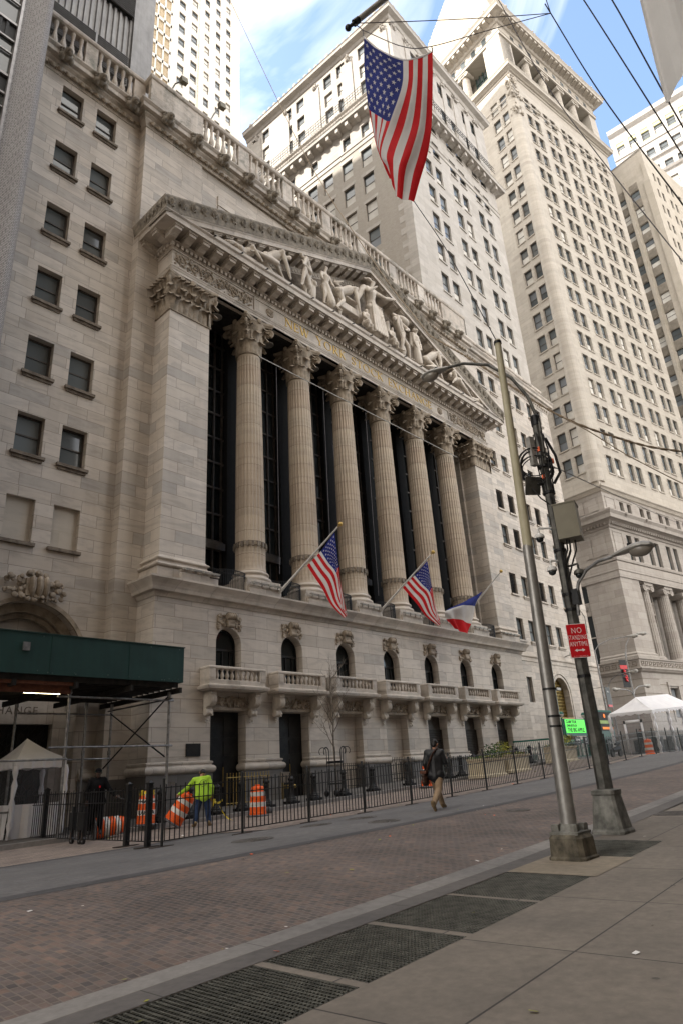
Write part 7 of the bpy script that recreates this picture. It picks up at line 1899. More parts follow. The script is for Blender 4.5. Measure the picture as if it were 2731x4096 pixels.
# floodlights in rows on the ledges
FLX=[XL+1.9]+[CX[k] for k in range(6)]+[XR-1.9]
for k,x in enumerate(FLX):
    lb='row of small pale floodlights on the ledge before the '+(['left square pier','first round column from the left','second round column from the left','third round column from the left','fourth round column from the left','fifth round column from the left','sixth round column from the left','right square pier'][k])
    t=thing('floodlight_row',lb,'floodlight',(x,23.9,10.1),group='floodlight rows on the column terrace')
    b=MB(); b.box(x-1.05,x+1.05,23.84,23.95,10.13 if k in(0,7) else 10.05,10.20 if k in (0,7) else 10.12); b.box(x-1.0,x+1.0,23.86,24.0,9.75,10.06); b.build('shelf',M['marble_small'],t)
    for i in range(4):
        xx=x-.75+.5*i; b=MB(); b.obox((xx,23.74,10.24),(.19,0,0),(0,.11,.03),(0,-.01,.045)); b.cyl((xx,23.85,10.1),(xx,23.82,10.22),.03); b.build('lamp',M['lampgrey'],t)
# ================================================================== street tree in its iron guard
TR=thing('bare_sapling','slender leafless street tree rising from an iron guard','tree',(22.35,21.35,G(22.3)+.13)); OFF[TR.name]=Vector((0,0,0))
rg=random.Random(12); tb=MB(); cb=MB()
def twig(b,p,d,L,r,lev):
    n=5; pts=[p]; q=p.copy(); dd=d.copy()
    for i in range(n): dd=(dd+Vector((rg.uniform(-.16,.16),rg.uniform(-.16,.16),rg.uniform(-.02,.14)))).normalized(); q=q+dd*L/n; pts.append(q.copy())
    b.tube(pts,[r*(1-.75*i/n) for i in range(n+1)],5)
    if lev>0:
        for k in range(5 if lev>1 else 4):
            i=rg.randint(1,n); a=rg.uniform(0,2*PI); e=(dd*.55+Vector((cos(a),sin(a),rg.uniform(.05,.7)))*.75).normalized()
            twig(b,pts[i].copy(),e,L*rg.uniform(.42,.68),r*.5*(1-.5*i/n)+.002,lev-1)
tr=[Vector((0,0,0)),Vector((.02,.01,1.)),Vector((-.02,.02,2.2)),Vector((.03,0,3.3)),Vector((-.03,.05,4.4)),Vector((.0,.0,5.6))]
tb.tube(tr,[.055,.045,.038,.03,.02,.008],8); tb.build('trunk',M['bark'],TR)
for z in [2.0,2.3,2.6,2.9,3.1,3.4,3.7,4.0,4.3,4.6,4.9]:
    a=rg.uniform(0,2*PI); i=min(4,int(z/1.12)); p=tr[i].lerp(tr[i+1],min(1,(z/1.12-i))); twig(cb,Vector((p.x,p.y,z)),Vector((cos(a)*.8,sin(a)*.8,.9)).normalized(),rg.uniform(1.2,1.9)*(1.05-z*.08),.02,2)
cb.build('crown',M['bark'],TR)
TG=thing('tree_guard','wrought iron tree guard with curled tops around the bare sapling','tree guard',(22.35,21.35,G(22.3)+.13)); OFF[TG.name]=Vector((0,0,0))
b=MB()
for i in range(8):
    a=2*PI*i/8; c,s=cos(a),sin(a); pts=[(.42*c,.42*s,0),(.36*c,.36*s,.5),(.36*c,.36*s,1.75)]+[((.36+.16*(1-cos(t)))*c,(.36+.16*(1-cos(t)))*s,1.75+.17*sin(t)+.08) for t in [PI*k/8*1.25 for k in range(9)]]
    b.tube(pts,.016,6)
for z in (.5,1.35,1.4): b.tube([(.37*cos(2*PI*i/20),.37*sin(2*PI*i/20),z) for i in range(21)],.022,6)
for i in range(4): a=PI/4+PI/2*i; b.ell((.42*cos(a),.42*sin(a),.12),(.12,.12,.13),8,6)
b.build('bars',M['iron'],TG)
# ================================================================== planters with flowers
for k,(x,w,lb) in enumerate(((31.7,2.3,'cream box planter with dark and purple plants, left of the pair'),(34.3,2.3,'cream box planter with pale yellow shrubs, right of the pair'),(40.3,2.6,'cream box planter with yellow flowers right of the plain pole'))):
    y=19.5; z=G(x); t=thing('planter',lb,'planter',(x,y,z),group='cream box planters behind the fence'); OFF[t.name]=Vector((x,y,z))
    b=MB(); h=.92
    b.box(x-w/2+.06,x+w/2-.06,y-.44,y+.44,z,z+h-.1); b.sweep([(0,z+h-.12),(.08,z+h-.08),(.1,z+h),(-.06,z+h),(-.06,z+h-.12)],[(x-w/2+.06,y+.44),(x-w/2+.06,y-.44),(x+w/2-.06,y-.44),(x+w/2-.06,y+.44)]); b.sweep([(0,z),(.07,z),(.07,z+.12),(0,z+.17)],[(x-w/2+.06,y+.44),(x-w/2+.06,y-.44),(x+w/2-.06,y-.44),(x+w/2-.06,y+.44)])
    b.build('box',M['planter'],t); b=MB(); b.box(x-w/2+.08,x+w/2-.08,y-.4,y+.4,z+h-.12,z+h-.05); b.build('soil',M['soil'],t)
    rg=random.Random(k); bs=[MB() for _ in range(4)]
    for i in range(900):
        px=x+rg.uniform(-w/2+.05,w/2-.05); py=y+rg.uniform(-.42,.42); tall=.62*math.exp(-((px-x-(.35 if k!=1 else -.35)*w)/.42)**2)+.17
        pz=z+h-.06+tall*rg.random(); sh=rg.random(); j=0 if sh<.55 else (1 if sh<.72 else (2 if sh<.88 else 3))
        if k==1 and j==0 and rg.random()<.5: j=1
        if pz>z+h+.2: j=1 if (k!=0) else 0
        a=Vector((rg.uniform(-1,1),rg.uniform(-1,1),rg.uniform(-.3,1))).normalized()*.075; c=Vector((rg.uniform(-1,1),rg.uniform(-1,1),rg.uniform(-1,1))).normalized().cross(a)*.5; p=Vector((px,py,pz))
        bs[j].face(p-a,p-c,p+a,p+c)
    for bb,m,nm in zip(bs,('leaf','leaf_y','flower','flower_p'),('foliage','yellow_foliage','pale_flowers','purple_flowers')): bb.build(nm,M[m],t,kind=None)
# ================================================================== subway entrance with LED board
SB=thing('subway_entrance','green subway stair entrance with globe lamps and a bright LED board','subway entrance',(46.2,21,G(46))); z0=G(46)
b=MB(); b.box(44.55,47.85,20.93,21.0,3.0,3.98); b.box(44.5,47.9,20.9,21.1,2.86,3.0); b.box(44.5,47.9,20.9,21.1,2.5,2.62); bd=b.build('board_frame',M['subgreen'],SB)
b=MB(); b.box(44.65,47.75,20.915,20.93,3.06,3.93); sc_=b.build('led_screen',M['led'],bd)
def lt(s,x,z,size,ws): text_mesh(s,size,(x,20.905,z),(1,0,0),(0,0,1),M['ledtext'],'led_text',bd,'LEFT',.004,1.,.012,ws)
lt('CLAIM YOUR',44.78,3.77,.27,1.0); lt('OWN BYTE OF',44.80,3.52,.22,1.05); lt('THE BIG APPLE.',44.86,3.24,.36,1.10)
for x in (44.4,48.0):
    b=MB(); b.cyl((x,21.0,z0),(x,21.0,4.05),.06); b.box(x-.1,x+.1,20.9,21.1,z0,z0+.9); g_=b.build('lamp_post',M['subgreen'],SB)
    b=MB(); b.lathe([(.19,0),(.19,.02),(.165,.10),(.1,.17),(.0,.19)],(x,21,4.27),18); smooth_angle(b.build('globe_top',M['subgreen'],g_)); b=MB(); b.lathe([(.05,-.19),(.12,-.15),(.175,-.06),(.185,0)],(x,21,4.27),18); smooth_angle(b.build('globe_bottom',M['white'],g_))
b=MB(); b.box(43.3,49.4,20.9,20.96,z0+.05,z0+.2); b.box(43.3,49.4,20.9,20.96,z0+1.0,z0+1.1)
for i in range(42): x=43.35+.146*i; b.box(x-.012,x+.012,20.92,20.94,z0+.1,z0+1.05)
b.box(43.0,43.2,20.85,21.05,z0,z0+1.45); b.box(43.05,43.15,20.95,24.2,z0+1.3,z0+1.4)
for i in range(22): b.box(43.09,43.11,21.1+.14*i,21.12+.14*i,z0,z0+1.35)
b.build('railing',M['subgreen'],SB)
for xa_,xb_,tx in ((45.6,46.5,'Subway'),(46.9,47.7,'2 3')):
    b=MB(); b.box(xa_,xb_,20.86,20.89,2.28,2.78 if tx!='2 3' else 2.8); s_=b.build('notice_board',M['black'],SB); text_mesh(tx,.2,((xa_+xb_)/2,20.85,2.62),(1,0,0),(0,0,1),M['signwhite'],'notice_text',s_); text_mesh('Wall St Station',.075,((xa_+xb_)/2,20.85,2.42),(1,0,0),(0,0,1),M['signwhite'],'notice_text',s_)
KI=thing('station_kiosk','green information kiosk with a glowing orange and dark screen by the cross street','kiosk',(55.3,22.5,G(55)))
b=MB(); b.box(53.8,56.6,22.4,23.2,G(55),4.9); b.build('cabinet',M['subgreen'],KI); b=MB(); b.box(53.95,56.45,22.38,22.4,3.3,4.75); b.build('screen',M['iron'],KI)
b=MB(); b.box(54.3,56.4,22.365,22.38,3.42,3.6); b.build('orange_strip',emit('orange_strip',(.9,.25,.03),.18),KI); b=MB(); b.box(54.0,56.4,22.365,22.38,3.85,4.1); b.build('green_strip',emit('green_strip',(.25,.35,.12),.12),KI); b=MB(); b.ell((55.0,22.37,4.45),(.18,.02,.16),10,6); b.build('orange_dot',emit('orange_dot',(.9,.2,.03),.25),KI)
b=MB(); b.box(54.4,56.4,22.3,22.33,1.75,2.65); sn_=b.build('sign_panel',M['black'],KI); text_mesh('Station',.34,(55.4,22.29,2.4),(1,0,0),(0,0,1),M['signwhite'],'sign_text',sn_); text_mesh('Elevator',.2,(55.4,22.29,2.05),(1,0,0),(0,0,1),M['signwhite'],'sign_text',sn_)
# ================================================================== large white tent at the right
LT=thing('large_canopy_tent','large white frame tent with clear sides and scalloped edge at the right edge','tent',(57,19.5,G(57)))
tx0,tx1,ty0,ty1=53.3,64.5,18.0,21.3; eave=lambda x:4.45+.058*(x-53.3)
rd=lambda x:5.62+.07*(x-55.3)
b=MB(); cA=[(tx0,ty0),(tx1,ty0),(tx1,ty1),(tx0,ty1)]; ym=19.6
rA,rB=Vector((tx0+1.7,ym,rd(55))),Vector((tx1-1.7,ym,rd(62.8)))
def roofp(p,q,r,s,n=10,m=6):
    for i in range(n):
        for j in range(m):
            def f(u,v): a=Vector(p).lerp(Vector(q),u); c=Vector(r).lerp(Vector(s),u); return a.lerp(c,v)-Vector((0,0,.10*math.sin(PI*v)*(.7+.3*math.sin(u*9))))
            b.face(f(i/n,j/m),f((i+1)/n,j/m),f((i+1)/n,(j+1)/m),f(i/n,(j+1)/m))
e=lambda x,y:(x,y,eave(x))
roofp(e(tx0,ty0),e(tx1,ty0),rA,rB,14); roofp(e(tx0,ty1),e(tx0,ty0),rA,rA,8); roofp(e(tx1,ty1),e(tx0,ty1),rB,rA,14); roofp(e(tx1,ty0),e(tx1,ty1),rB,rB,8)
def val(p,q,n):
    for i in range(n*6):
        u,v=i/(n*6),(i+1)/(n*6); a=Vector(p).lerp(Vector(q),u); c=Vector(p).lerp(Vector(q),v); f=lambda t:.17+.08*abs(math.sin(PI*t*n))
        b.face(a-Vector((0,0,f(u))),c-Vector((0,0,f(v))),c,a)
val(e(tx0,ty0),e(tx1,ty0),16); val(e(tx0,ty1),e(tx0,ty0),5)
b.build('roof',M['canvas'],LT,True)
for (x,y) in ((tx0,ty0),(tx0,ty1),(tx0+3.4,ty0),(tx0+6.8,ty0),(tx1,ty0)):
    b=MB(); z=G(x); rings=[]
    for j in range(14): zz=z+(eave(x)-.1-z)*j/13; w=.09+.035*math.sin(j*2.1+x); rings.append([(x+w*a+.03*math.sin(j*1.3),y+w*c,zz) for a,c in ((-1,-1),(1,-1),(1,1),(-1,1))])
    b.rings(rings); b.build('leg',M['canvas'],LT,True)
b=MB(); b.box(tx0,tx0+.006,ty0+.1,ty1-.1,G(54),eave(54)-.2); b.box(tx0+.1,tx1,ty0,ty0+.006,G(54),eave(54)-.2); b.build('clear_wall',M['vinyl'],LT)
b=MB()
for (y0_,y1_) in ((18.9,20.3),): 
    b.box(tx0-.05,tx0+.05,y0_,y0_+.14,G(54),3.85); b.box(tx0-.05,tx0+.05,y1_-.14,y1_,G(54),3.85); b.box(tx0-.05,tx0+.05,y0_,y1_,3.62,3.85)
b.build('door_frame',M['canvas'],LT,True)
b=MB()
for x,y,h in ((55.5,20.2,1.0),(57.2,19.4,1.2),(58.6,20.5,.9),(59.5,19.0,1.25),(60.8,19.8,1.0),(61.8,18.8,1.3)): b.box(x-.4,x+.4,y-.3,y+.3,G(57),G(57)+h)
b.build('dark_equipment',M['iron'],LT)
# ================================================================== street lamps beyond
def cobra(lb,base,h,arm,r=.09,dbl=None,name='street_lamp'):
    t=thing(name,lb,'street lamp',base); x,y,z=base; b=MB(); b.cyl((x,y,z),(x,y,z+h),r,r*.55,10); smooth_angle(b.build('pole',M['galv'],t))
    for (dx,dy,dz,zz) in arm:
        p=Vector((x,y,z+zz)); e=p+Vector((dx,dy,dz)); b=MB(); b.tube([p,p+Vector((dx*.15,dy*.15,dz*.55)),p+Vector((dx*.5,dy*.5,dz*.92)),e],.045,7); a=b.build('lamp_arm',M['galv'],t)
        d=Vector((dx,dy,0)).normalized(); b=MB(); b.cap(e,e+d*.75,.10,.17,10,4); b.build('luminaire',M['lampgrey'],a); b=MB(); b.ell(e+d*.55-Vector((0,0,.08)),(.2,.2,.14),10,6); b.build('lens',M['lens'],a)
    return t
cobra('tall grey street lamp with one long arm in front of the pyramid tower',(61.5,24.7,G(61)),9.2,[(1.2,-2.8,1.0,9.1)],.12)
LB=cobra('slim lamp post with red event banner and twin lamps before the pyramid tower',(66.8,23.9,G(66)),9.3,[(-1.7,.6,.55,5.2),(1.9,-.5,.9,5.2),(1.1,-1.2,2.4,8.6)],.08)
b=MB(); c=Vector((66.6,23.85,8.7)); u=Vector((-.93,.36,0)).normalized(); 
def pan(z0,z1,m,nm,d=0):
    b=MB(); n=Vector((-u.y,u.x,0)); n=n if n.dot(Vector((-66,-24,0)))>0 else -n; o=c+n*d; b.rings([[o+u*.1+Vector((0,0,z0)),o+u*1.05+Vector((0,0,z0)),o+u*1.05+Vector((0,0,z1)),o+u*.1+Vector((0,0,z1))],[o+n*.01+u*.1+Vector((0,0,z0)),o+n*.01+u*1.05+Vector((0,0,z0)),o+n*.01+u*1.05+Vector((0,0,z1)),o+n*.01+u*.1+Vector((0,0,z1))]]); return b.build(nm,m,BB)
BB=thing('street_banner','black and red vertical banner on the slim lamp post','banner',tuple(c))
pan(-1.3,1.3,M['iron'],'cloth'); pan(.42,.78,M['redsign'],'red_strip',.012); b=MB(); leafcluster(b,c+u*.55+Vector((0,0,-.2))+Vector((-.02,-.04,0)),.25,.5,26,5,.02,.14); b.build('red_motif',M['redsign'],BB)
ST_=thing('street_name_sign','small black WALL ST street name sign on the slim lamp post','sign',(66.2,23.6,5.2)); b=MB(); b.box(65.4,66.7,23.5,23.53,4.95,5.35); b.build('plate',M['black'],ST_); text_mesh('WALL ST',.3,(66.05,23.49,5.15),(1,0,0),(0,0,1),M['signwhite'],'lettering',ST_)
HB=thing('hanging_banner','small black hanging sign with white and red marks on the corner of the exchange','sign',(62.3,23.6,6.7)); b=MB(); b.box(61.9,62.9,24.6,24.64,5.5,7.3); s_=b.build('panel',M['black'],HB); text_mesh('NYC',.22,(62.4,24.59,6.9),(1,0,0),(0,0,1),M['signwhite'],'lettering',s_); b=MB(); b.box(61.95,62.85,24.58,24.6,5.55,5.75); b.build('red_strip',M['redsign'],HB); b=MB(); b.cyl((62.4,24.6,7.35),(62.4,25.9,7.35),.03); b.build('bracket',M['galv'],HB)
cobra('small curved lamp bracketed on the corner of the north wing',(63.6,24.9,G(63)),6.2,[(-.3,-2.2,1.0,6.0)],.07,name='bracket_lamp')
for x,z,lb in ((57.5,9.9,'small pale floodlight on the band course above the arched bronze window'),(53.0,6.7,'grey wall camera between the blank panel and the arched bronze window')):
    t=thing('wall_lamp',lb,'wall lamp',(x,25.7,z)); b=MB(); b.cyl((x,25.9,z),(x,25.3,z+.1),.05); b.obox((x+.1,25.1,z+.1),(.35,0,0),(0,.2,0),(0,0,.1)); b.build('lamp',M['lampgrey'],t)
# parked clutter behind the right fence
for i,(x,y,lb) in enumerate(((44.2,17.6,'dark scooter-like bundle behind the right part of the fence'),)):
    t=thing('parked_scooter',lb,'scooter',(x,y,G(x))); z=G(x); b=MB(); b.cyl((x-.6,y,z+.25),(x-.6,y+.12,z+.25),.25,n=16); b.cyl((x+.6,y,z+.25),(x+.6,y+.12,z+.25),.25,n=16); b.build('wheel',M['cable'],t); b=MB(); b.cap((x-.5,y+.06,z+.4),(x+.5,y+.06,z+.5),.14,.18,8,3); b.cap((x+.1,y+.06,z+.75),(x+.6,y+.06,z+.8),.08,.1,8,3); b.tube([(x-.6,y+.06,z+.25),(x-.45,y+.06,z+.7),(x-.4,y+.06,z+1.05),(x-.3,y+.3,z+1.05)],.03,6); b.build('body',M['iron'],t)
# fallen cone base and stone by the lone drum
t=thing('concrete_weight','small rounded grey weight on the gutter beside the lone drum','weight',(17.2,19.9,G(17.2))); b=MB(); b.ell((17.25,19.95,G(17)+.10),(.16,.16,.14),12,8); b.build('weight',M['rubber'],t)

# small litter and fallen leaves on the pavements
rg=random.Random(77); b=MB()
for i in range(130):
    if rg.random()<.55: x=rg.uniform(2.5,17); y=KY(x)+rg.choice((rg.uniform(.15,.7),rg.uniform(-3.2,-.2),rg.uniform(.1,5)))
    else: x=rg.uniform(9,40); y=rg.uniform(15.4,20.2)
    near=y<KY(x)-.15; z=(G(x)+.128) if near else G(x,y)+.008
    a=rg.uniform(0,2*PI); r=rg.uniform(.012,.035)*(1 if y<11 else 1.8); u=Vector((cos(a),sin(a),rg.uniform(-.2,.3)))*r; w=Vector((-sin(a),cos(a),rg.uniform(-.1,.3)))*r*rg.uniform(.4,.9); p=Vector((x,y,z+.008))
    b.mi=rg.choice((0,0,1,2,2)); b.face(p-u-w,p+u-w,p+u+w*.7,p-u*.8+w)
b.build('litter',[M['signwhite'],M['orange'],M['leaf_y']],None,kind='stuff')
# ================================================================== people
def person(label,O,f,J,skin,top,legs,shoes,hairm,extra=None,hat=None,sleeve=1.,group=None,toplen=.06):
    f=Vector((f[0],f[1],0)).normalized(); l=Vector((-f.y,f.x,0)); up=Vector((0,0,1)); O=Vector(O)
    T=lambda p:O+f*p[0]+l*p[1]+up*p[2]
    D=lambda p:f*p[0]+l*p[1]+up*p[2]
    W={k:(D(v) if k.startswith(('face','hdl','hdr')) else T(v)) for k,v in J.items()}
    b=MB(); limb_fig(b,W,1.,.88); 
    hd=W['hd']; upv=(hd-W['nek']).normalized(); fc=W['face'].normalized(); sd=upv.cross(fc).normalized()
    for s in (-1,1): b.ell(hd+sd*.083*s+upv*.045,(.022,.03,.036),8,6)
    b.ell(hd+fc*.088-upv*.025,(.03,.012,.010),8,5)
    body=b.build('person',skin); remesh(body,.0105,3); tag(body,label,'person',group)
    OFF[body.name]=Vector((0,0,0))
    c=lambda b,a,e,r0,r1:b.cap(a,e,r0,r1,12,4)
    b=MB(); pel,che,nek=W['pel'],W['che'],W['nek']
    c(b,pel-up*toplen,pel.lerp(che,.5),.185,.175); c(b,pel.lerp(che,.5),che,.175,.19)
    for q in 'lr': c(b,W['h'+q]-up*toplen*.7,che.lerp(W['s'+q],.52)-up*.06,.140,.128)
    if 1: c(b,W['sl'],W['sr'],.098,.098); c(b,che,W['sl'],.15,.10); c(b,che,W['sr'],.15,.10); c(b,che,nek-(nek-che)*.22,.13,.085)
    c(b,W['hl']+up*.03-up*toplen*.6,W['hr']+up*.03-up*toplen*.6,.165,.165)
    for q in 'lr': c(b,W['s'+q],W['e'+q],.088,.070); c(b,W['e'+q],W['e'+q].lerp(W['w'+q],.92*sleeve),.070,.050)
    o=b.build('jacket',top,body); remesh(o,.016,3)
    b=MB(); c(b,W['hl']+up*.02,W['hr']+up*.02,.138,.138); c(b,pel-up*.02,pel-up*.05,.145,.14)
    for q in 'lr': c(b,W['h'+q]-up*.02,W['k'+q],.122,.090); c(b,W['k'+q],W['k'+q].lerp(W['a'+q],.4),.090,.085); c(b,W['k'+q].lerp(W['a'+q],.4),W['a'+q].lerp(W['k'+q],.06),.085,.072)
    o=b.build('trousers',legs,body); remesh(o,.014,3)
    for q in 'lr':
        b=MB(); a,t=W['a'+q],W['t'+q]; d=(t-a).normalized(); h=a-d*.05; c(b,h+up*.01,t-d*.02,.058,.045); c(b,a+up*.03,a-up*.02,.062,.06); c(b,t-d*.08,t,.05,.042)
        o=b.build('shoe',shoes,body); remesh(o,.010,2)
    b=MB(); hr=fc.to_track_quat('-Y','Z').to_matrix()
    if hat is None:
        b.ell(hd+upv*.088-fc*.022,(.091,.102,.094),14,9,hr); b.ell(hd+upv*.03-fc*.06,(.078,.06,.085),12,8,hr); o=b.build('hair',hairm,body); remesh(o,.009,1)
    else:
        b.ell(hd+upv*.095-fc*.008,(.096,.112,.085),14,9,hr); b.ell(hd+upv*.05-fc*.02,(.094,.105,.06),12,8,hr)
        if hat=='cap': b.ell(hd+upv*.075+fc*.12,(.07,.075,.014),12,5,hr)
        o=b.build('hat',hairm,body); remesh(o,.009,1)
    if extra: extra(body,W,T,D,f,l,up)
    return body
# walking man, seen from behind, looking at a phone; bag on his left hip
def ex_man(body,W,T,D,f,l,up):
    b=MB(); st=[T(p) for p in ((.12,-.10,1.50),(-.0,-.11,1.56),(-.13,-.05,1.47),(-.19,.05,1.28),(-.185,.14,1.10),(-.16,.20,.98))]
    b.tube(st,[.026]*6,6); b.build('bag_strap',M['brownleather'],body)
    b=MB(); c=T((-.11,.27,.86)); q=Matrix.Rotation(0,3,'Z'); 
    for dz,r in ((.02,.13),(-.08,.15),(-.15,.13)): b.ell(c+up*dz,(.15,.085,.11),12,8)
    o=b.build('shoulder_bag',M['brownleather'],body); remesh(o,.014,3)
    b=MB(); b.obox(c+D((.0,.0,.10)),f*.14,l*.085,up*.035); b.build('bag_flap',M['wood'],o)
    b=MB(); b.box(0,0.001,0,.001,0,.001); 
    p=W['wr']+D((.115,-.0,.035)); b=MB(); b.obox(p,D((.055,0,.045)),D((0,.036,0)),D((-.004,0,.005))); b.build('phone',M['black'],body)
    b=MB(); h=W['hd']; fc=W['face'].normalized(); s=up.cross(fc).normalized()
    for k in (-1,1): b.tube([h+fc*.10+s*.035*k+up*.035+s*.03*cos(a)*1+up*.022*sin(a) for a in [2*PI*i/10 for i in range(11)]],.003,4); b.tube([h+fc*.10+s*.066*k+up*.04,h+fc*.0+s*.088*k+up*.045],.003,4)
    b.build('spectacles',M['galv'],body)
mx,my=15.85,11.38
zg=G(15.85,11.4)
JM=dict(pel=(0,0,.96),che=(.03,0,1.30),nek=(.045,0,1.52),hd=(.085,-.01,1.62),face=(.93,-.12,-.32),sl=(.02,.20,1.45),sr=(.03,-.20,1.44),
 el=(-.06,.27,1.17),wl=(.06,.26,.95),er=(.08,-.29,1.18),wr=(.33,-.20,1.26),hdr=(.8,.1,.25),hl=(-.01,.095,.93),hr=(.01,-.095,.93),
 kl=(.20,.09,.52),al=(.50,.08,.10),tl=(.68,.08,.06),kr=(-.12,-.08,.50),ar=(-.58,-.07,.17),tr=(-.47,-.07,.03))
person('man in black leather jacket and khaki trousers walking with a shoulder bag and phone',(mx,my,zg),(.97,.25),JM,M['skin'],M['leather'],M['khaki'],M['shoe'],M['hair'],ex_man,toplen=.12)
# worker in a hi-vis shirt reaching for the drum
def ex_worker(body,W,T,D,f,l,up):
    b=MB(); c=T((-.205,.0,1.27))
    def ringp(r): return [c+l*(r*cos(a))*1.+up*(r*sin(a))-f*(.012*(1-abs(cos(a)))) for a in [2*PI*i/28 for i in range(29)]]
    b.tube(ringp(.098),.006,5)
    for i,(w,dz) in enumerate(((.05,.035),(.055,.0),(.045,-.035))):
        b.tube([c+l*(w-.1*w*0-2*w*j/12)+up*(dz+.006*math.sin(j*1.9+i)) - f*.012 for j in range(13)],.003,4)
    b.build('back_print',M['cable'],body)
    b=MB(); p=W['wr']+up*(-.10); 
    for k in range(4): b.tube([p+l*.02*k,p-l*(.05+.02*k)+up*(-.10+.03*k),p-l*(.02)+up*(-.2-.02*k)],.02,5)
    e=T((.35,-.95,.06)); n=18
    for k,(sag,rr) in enumerate(((.0,.03),)):
        pr=None
        for i in range(n):
            t0,t1=i/n,(i+1)/n; a=p.lerp(e,t0)+up*(.06*math.sin(t0*7)); c2=p.lerp(e,t1)+up*(.06*math.sin(t1*7)); u=Vector((0,0,.033)); u2=up*.03*cos(t0*5)+f*.03*sin(t0*5); u3=up*.03*cos(t1*5)+f*.03*sin(t1*5); b.face(a-u2,c2-u3,c2+u3,a+u2)
    q=T((.4,-.62,.72))
    for i in range(10):
        t0,t1=i/10,(i+1)/10; a=p.lerp(q,t0)-up*(.1*math.sin(PI*t0)); c2=p.lerp(q,t1)-up*(.1*math.sin(PI*t1)); b.face(a-up*.03,c2-up*.03,c2+up*.03,a+up*.03)
    b.build('caution_tape',M['yellow'],body)
    for q_ in 'lr':
        b=MB(); w=W['w'+q_]; e=W['e'+q_]; d=(w-e).normalized(); b.cap(w-d*.05,w+d*.02,.052,.05,10,3); b.build('glove_cuff',M['hivis'] if q_=='l' else M['yellow'],body)
    b=MB(); h=W['hd']; fc=W['face'].normalized(); b.obox(h-fc*.098+up*.13-l*.05,l*.018,fc*.004,up*.014); b.build('hat_label',M['white'],body)
JW=dict(pel=(-.03,-.03,.93),che=(.08,.06,1.25),nek=(.16,.07,1.44),hd=(.22,.04,1.525),face=(.88,.15,-.5),sl=(.12,.28,1.36),sr=(.09,-.15,1.40),
 el=(.20,.50,1.14),wl=(.22,.72,1.0),hdl=(.2,.8,-.5),er=(.02,-.28,1.13),wr=(.06,-.27,.88),hl=(0,.095,.90),hr=(0,-.095,.90),
 kl=(.05,.17,.50),al=(-.02,.24,.10),tl=(.13,.30,.05),kr=(.04,-.15,.50),ar=(-.02,-.20,.10),tr=(.14,-.24,.05))
person('worker in a bright yellow-green shirt, jeans and black cap, tipping a drum, seen from behind',(13.52,18.75,G(13.5)+.0),(.58,.81),JW,M['skin'],M['hivis'],M['denim'],M['shoe'],M['cable'],ex_worker,hat='beanie',toplen=.03)
# dark figure under the shed
def ex_dark(body,W,T,D,f,l,up):
    b=MB(); c=W['che']+D((.20,.06,-.02)); b.obox(c,l*.02,f*.004,up*.03); b.build('badge',M['redsign'],body)
    b=MB(); p=W['wl']; b.tube([p+D((.06,.06,-.04)),p+D((.2,.3,-.13))],.02,6); b.build('gloved_tool',M['cable'],body)
    b=MB(); h=W['hd']; fc=W['face'].normalized(); s=up.cross(fc).normalized(); b.tube([h+fc*(.10*cos(a))+s*(.095*sin(a))+up*.075 for a in [-1.2+2.4*i/8 for i in range(9)]],.008,5); b.build('hat_stripe',M['subgreen'],body)
JD=dict(pel=(0,0,.97),che=(.01,0,1.30),nek=(.02,0,1.53),hd=(.04,0,1.62),face=(.97,.1,-.15),sl=(0,.165,1.45),sr=(0,-.165,1.45),
 el=(.06,.34,1.18),wl=(.16,.52,1.0),hdl=(.3,.8,-.4),er=(.03,-.27,1.17),wr=(.10,-.27,.93),hl=(0,.1,.94),hr=(0,-.1,.94),kl=(.04,.12,.52),al=(0,.14,.10),tl=(.16,.17,.05),kr=(.03,-.12,.52),ar=(0,-.14,.10),tr=(.16,-.17,.05))
person('person in all-black clothes and a black cap standing in the shade under the shed',(10.35,19.55,G(10.3)+.14),(-.45,-.89),JD,M['skin_dark'],M['darkcloth'],M['darkcloth'],M['cable'],M['darkcloth'],ex_dark,hat='cap',toplen=.15)
JT=dict(JD); JT.update(el=(.1,.3,1.2),wl=(.3,.15,1.15),hdl=(.8,-.3,.2))
person('person in dark clothes standing in the doorway of the large white tent',(54.2,19.5,G(54)),(-.9,-.4),JT,M['skin'],M['darkcloth'],M['darkcloth'],M['cable'],M['hair'])
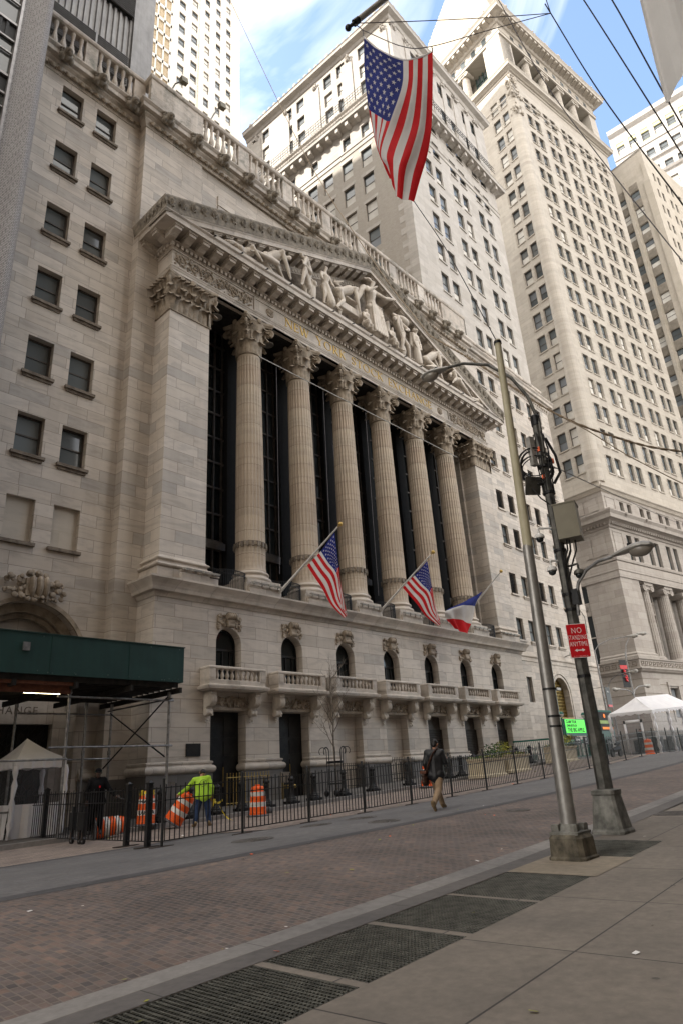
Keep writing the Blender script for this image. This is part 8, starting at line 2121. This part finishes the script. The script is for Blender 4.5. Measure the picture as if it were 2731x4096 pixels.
# ================================================================== one object per separate piece
def split_obj(o,newname,limit=100):
    me=o.data; n=len(me.vertices); par=list(range(n))
    def find(a):
        while par[a]!=a: par[a]=par[par[a]]; a=par[a]
        return a
    for e in me.edges:
        a,c=find(e.vertices[0]),find(e.vertices[1])
        if a!=c: par[a]=c
    isl={}
    for i in range(n): isl.setdefault(find(i),[]).append(i)
    keys=list(isl); B=[]
    for k in keys:
        P=[me.vertices[i].co for i in isl[k]]
        B.append([[min(p[a] for p in P) for a in range(3)],[max(p[a] for p in P) for a in range(3)]])
    m=len(keys); pr=list(range(m))
    def f2(a):
        while pr[a]!=a: pr[a]=pr[pr[a]]; a=pr[a]
        return a
    L=[max(b[1][a]-b[0][a] for a in range(3)) for b in B]
    order=sorted(range(m),key=lambda i:B[i][0][0])
    for ii,i in enumerate(order):
        for j in order[ii+1:]:
            th=max(.02,.5*max(L[i],L[j]))
            if B[j][0][0]-B[i][1][0]>max(.02,.5*max(L)): break
            d=math.sqrt(sum(max(0,B[j][0][a]-B[i][1][a],B[i][0][a]-B[j][1][a])**2 for a in range(3)))
            if d<=th: pr[f2(i)]=f2(j)
    grp={}
    for i in range(m): grp.setdefault(f2(i),[]).append(keys[i])
    if len(grp)<2: o.name=newname; return
    vg={}
    for gi,(g,ks) in enumerate(grp.items()):
        for k in ks:
            for i in isl[k]: vg[i]=gi
    faces=[[] for _ in grp]
    for p in me.polygons: faces[vg[p.vertices[0]]].append(p)
    cen=[sum((me.vertices[p.vertices[0]].co for p in fs),Vector())/max(1,len(fs)) for fs in faces]
    Mw=Matrix.Translation(o.parent.location)@o.parent.rotation_euler.to_matrix().to_4x4() if o.parent else Matrix()
    od=sorted(range(len(faces)),key=lambda g:(Mw@cen[g]-Vector((0,0,1.5))).length)
    def emit(fl,nm,stuff=False):
        vm={}; vs=[]; fs=[]; mi=[]; sm=[]
        for p in fl:
            q=[]
            for i in p.vertices:
                if i not in vm: vm[i]=len(vs); vs.append(tuple(me.vertices[i].co))
                q.append(vm[i])
            fs.append(q); mi.append(p.material_index); sm.append(p.use_smooth)
        x=bpy.data.meshes.new(nm); x.from_pydata(vs,[],fs)
        for mm in me.materials: x.materials.append(mm)
        x.polygons.foreach_set('material_index',mi); x.polygons.foreach_set('use_smooth',sm); x.update()
        ob=bpy.data.objects.new(nm,x); COL.objects.link(ob); ob.parent=o.parent; ob.location=o.location; ob.rotation_euler=o.rotation_euler
        if stuff: ob['kind']='stuff'
    for r,g in enumerate(od):
        if r<limit: emit(faces[g],newname)
    rest=[p for g in od[limit:] for p in faces[g]]
    if rest: emit(rest,'far_'+newname,True)
    bpy.data.objects.remove(o)
SPL=dict(panes='glass_bay',base_course='base_course_block',paint_chips='paint_chip',plinth='plinth_block',gilded_lettering='gilded_word',modillions='modillion',palmettes='palmette',arch_moulding='arch_ring',lintels='lintel',brackets_and_cresting='bracket',sills='window_sill',carvings='carving',attic_windows='attic_window',crown_modillions='crown_modillion',panel_mouldings='panel_moulding',base_dentils='base_dentil_run',window_surrounds='window_surround',rustication_grooves='rustication_groove',greek_key='key_ornament',spandrels='spandrel_panel',roller_blinds='roller_blind',lamp_head='lamp_head',leg_sleeve='tent_leg',band='pole_band',tape_wrap='tape_wrap',notice_text='notice_word',dark_equipment='equipment_case',wheel='wheel',dentils='dentil',shaft_cornice='shaft_cornice_course',egg_and_dart='egg_and_dart_run',raking_modillions='raking_modillion')
for o in list(S.objects):
    k=o.name.split('.')[0]
    if o.type=='MESH' and k in SPL and len(o.data.vertices)<60000: split_obj(o,SPL[k])
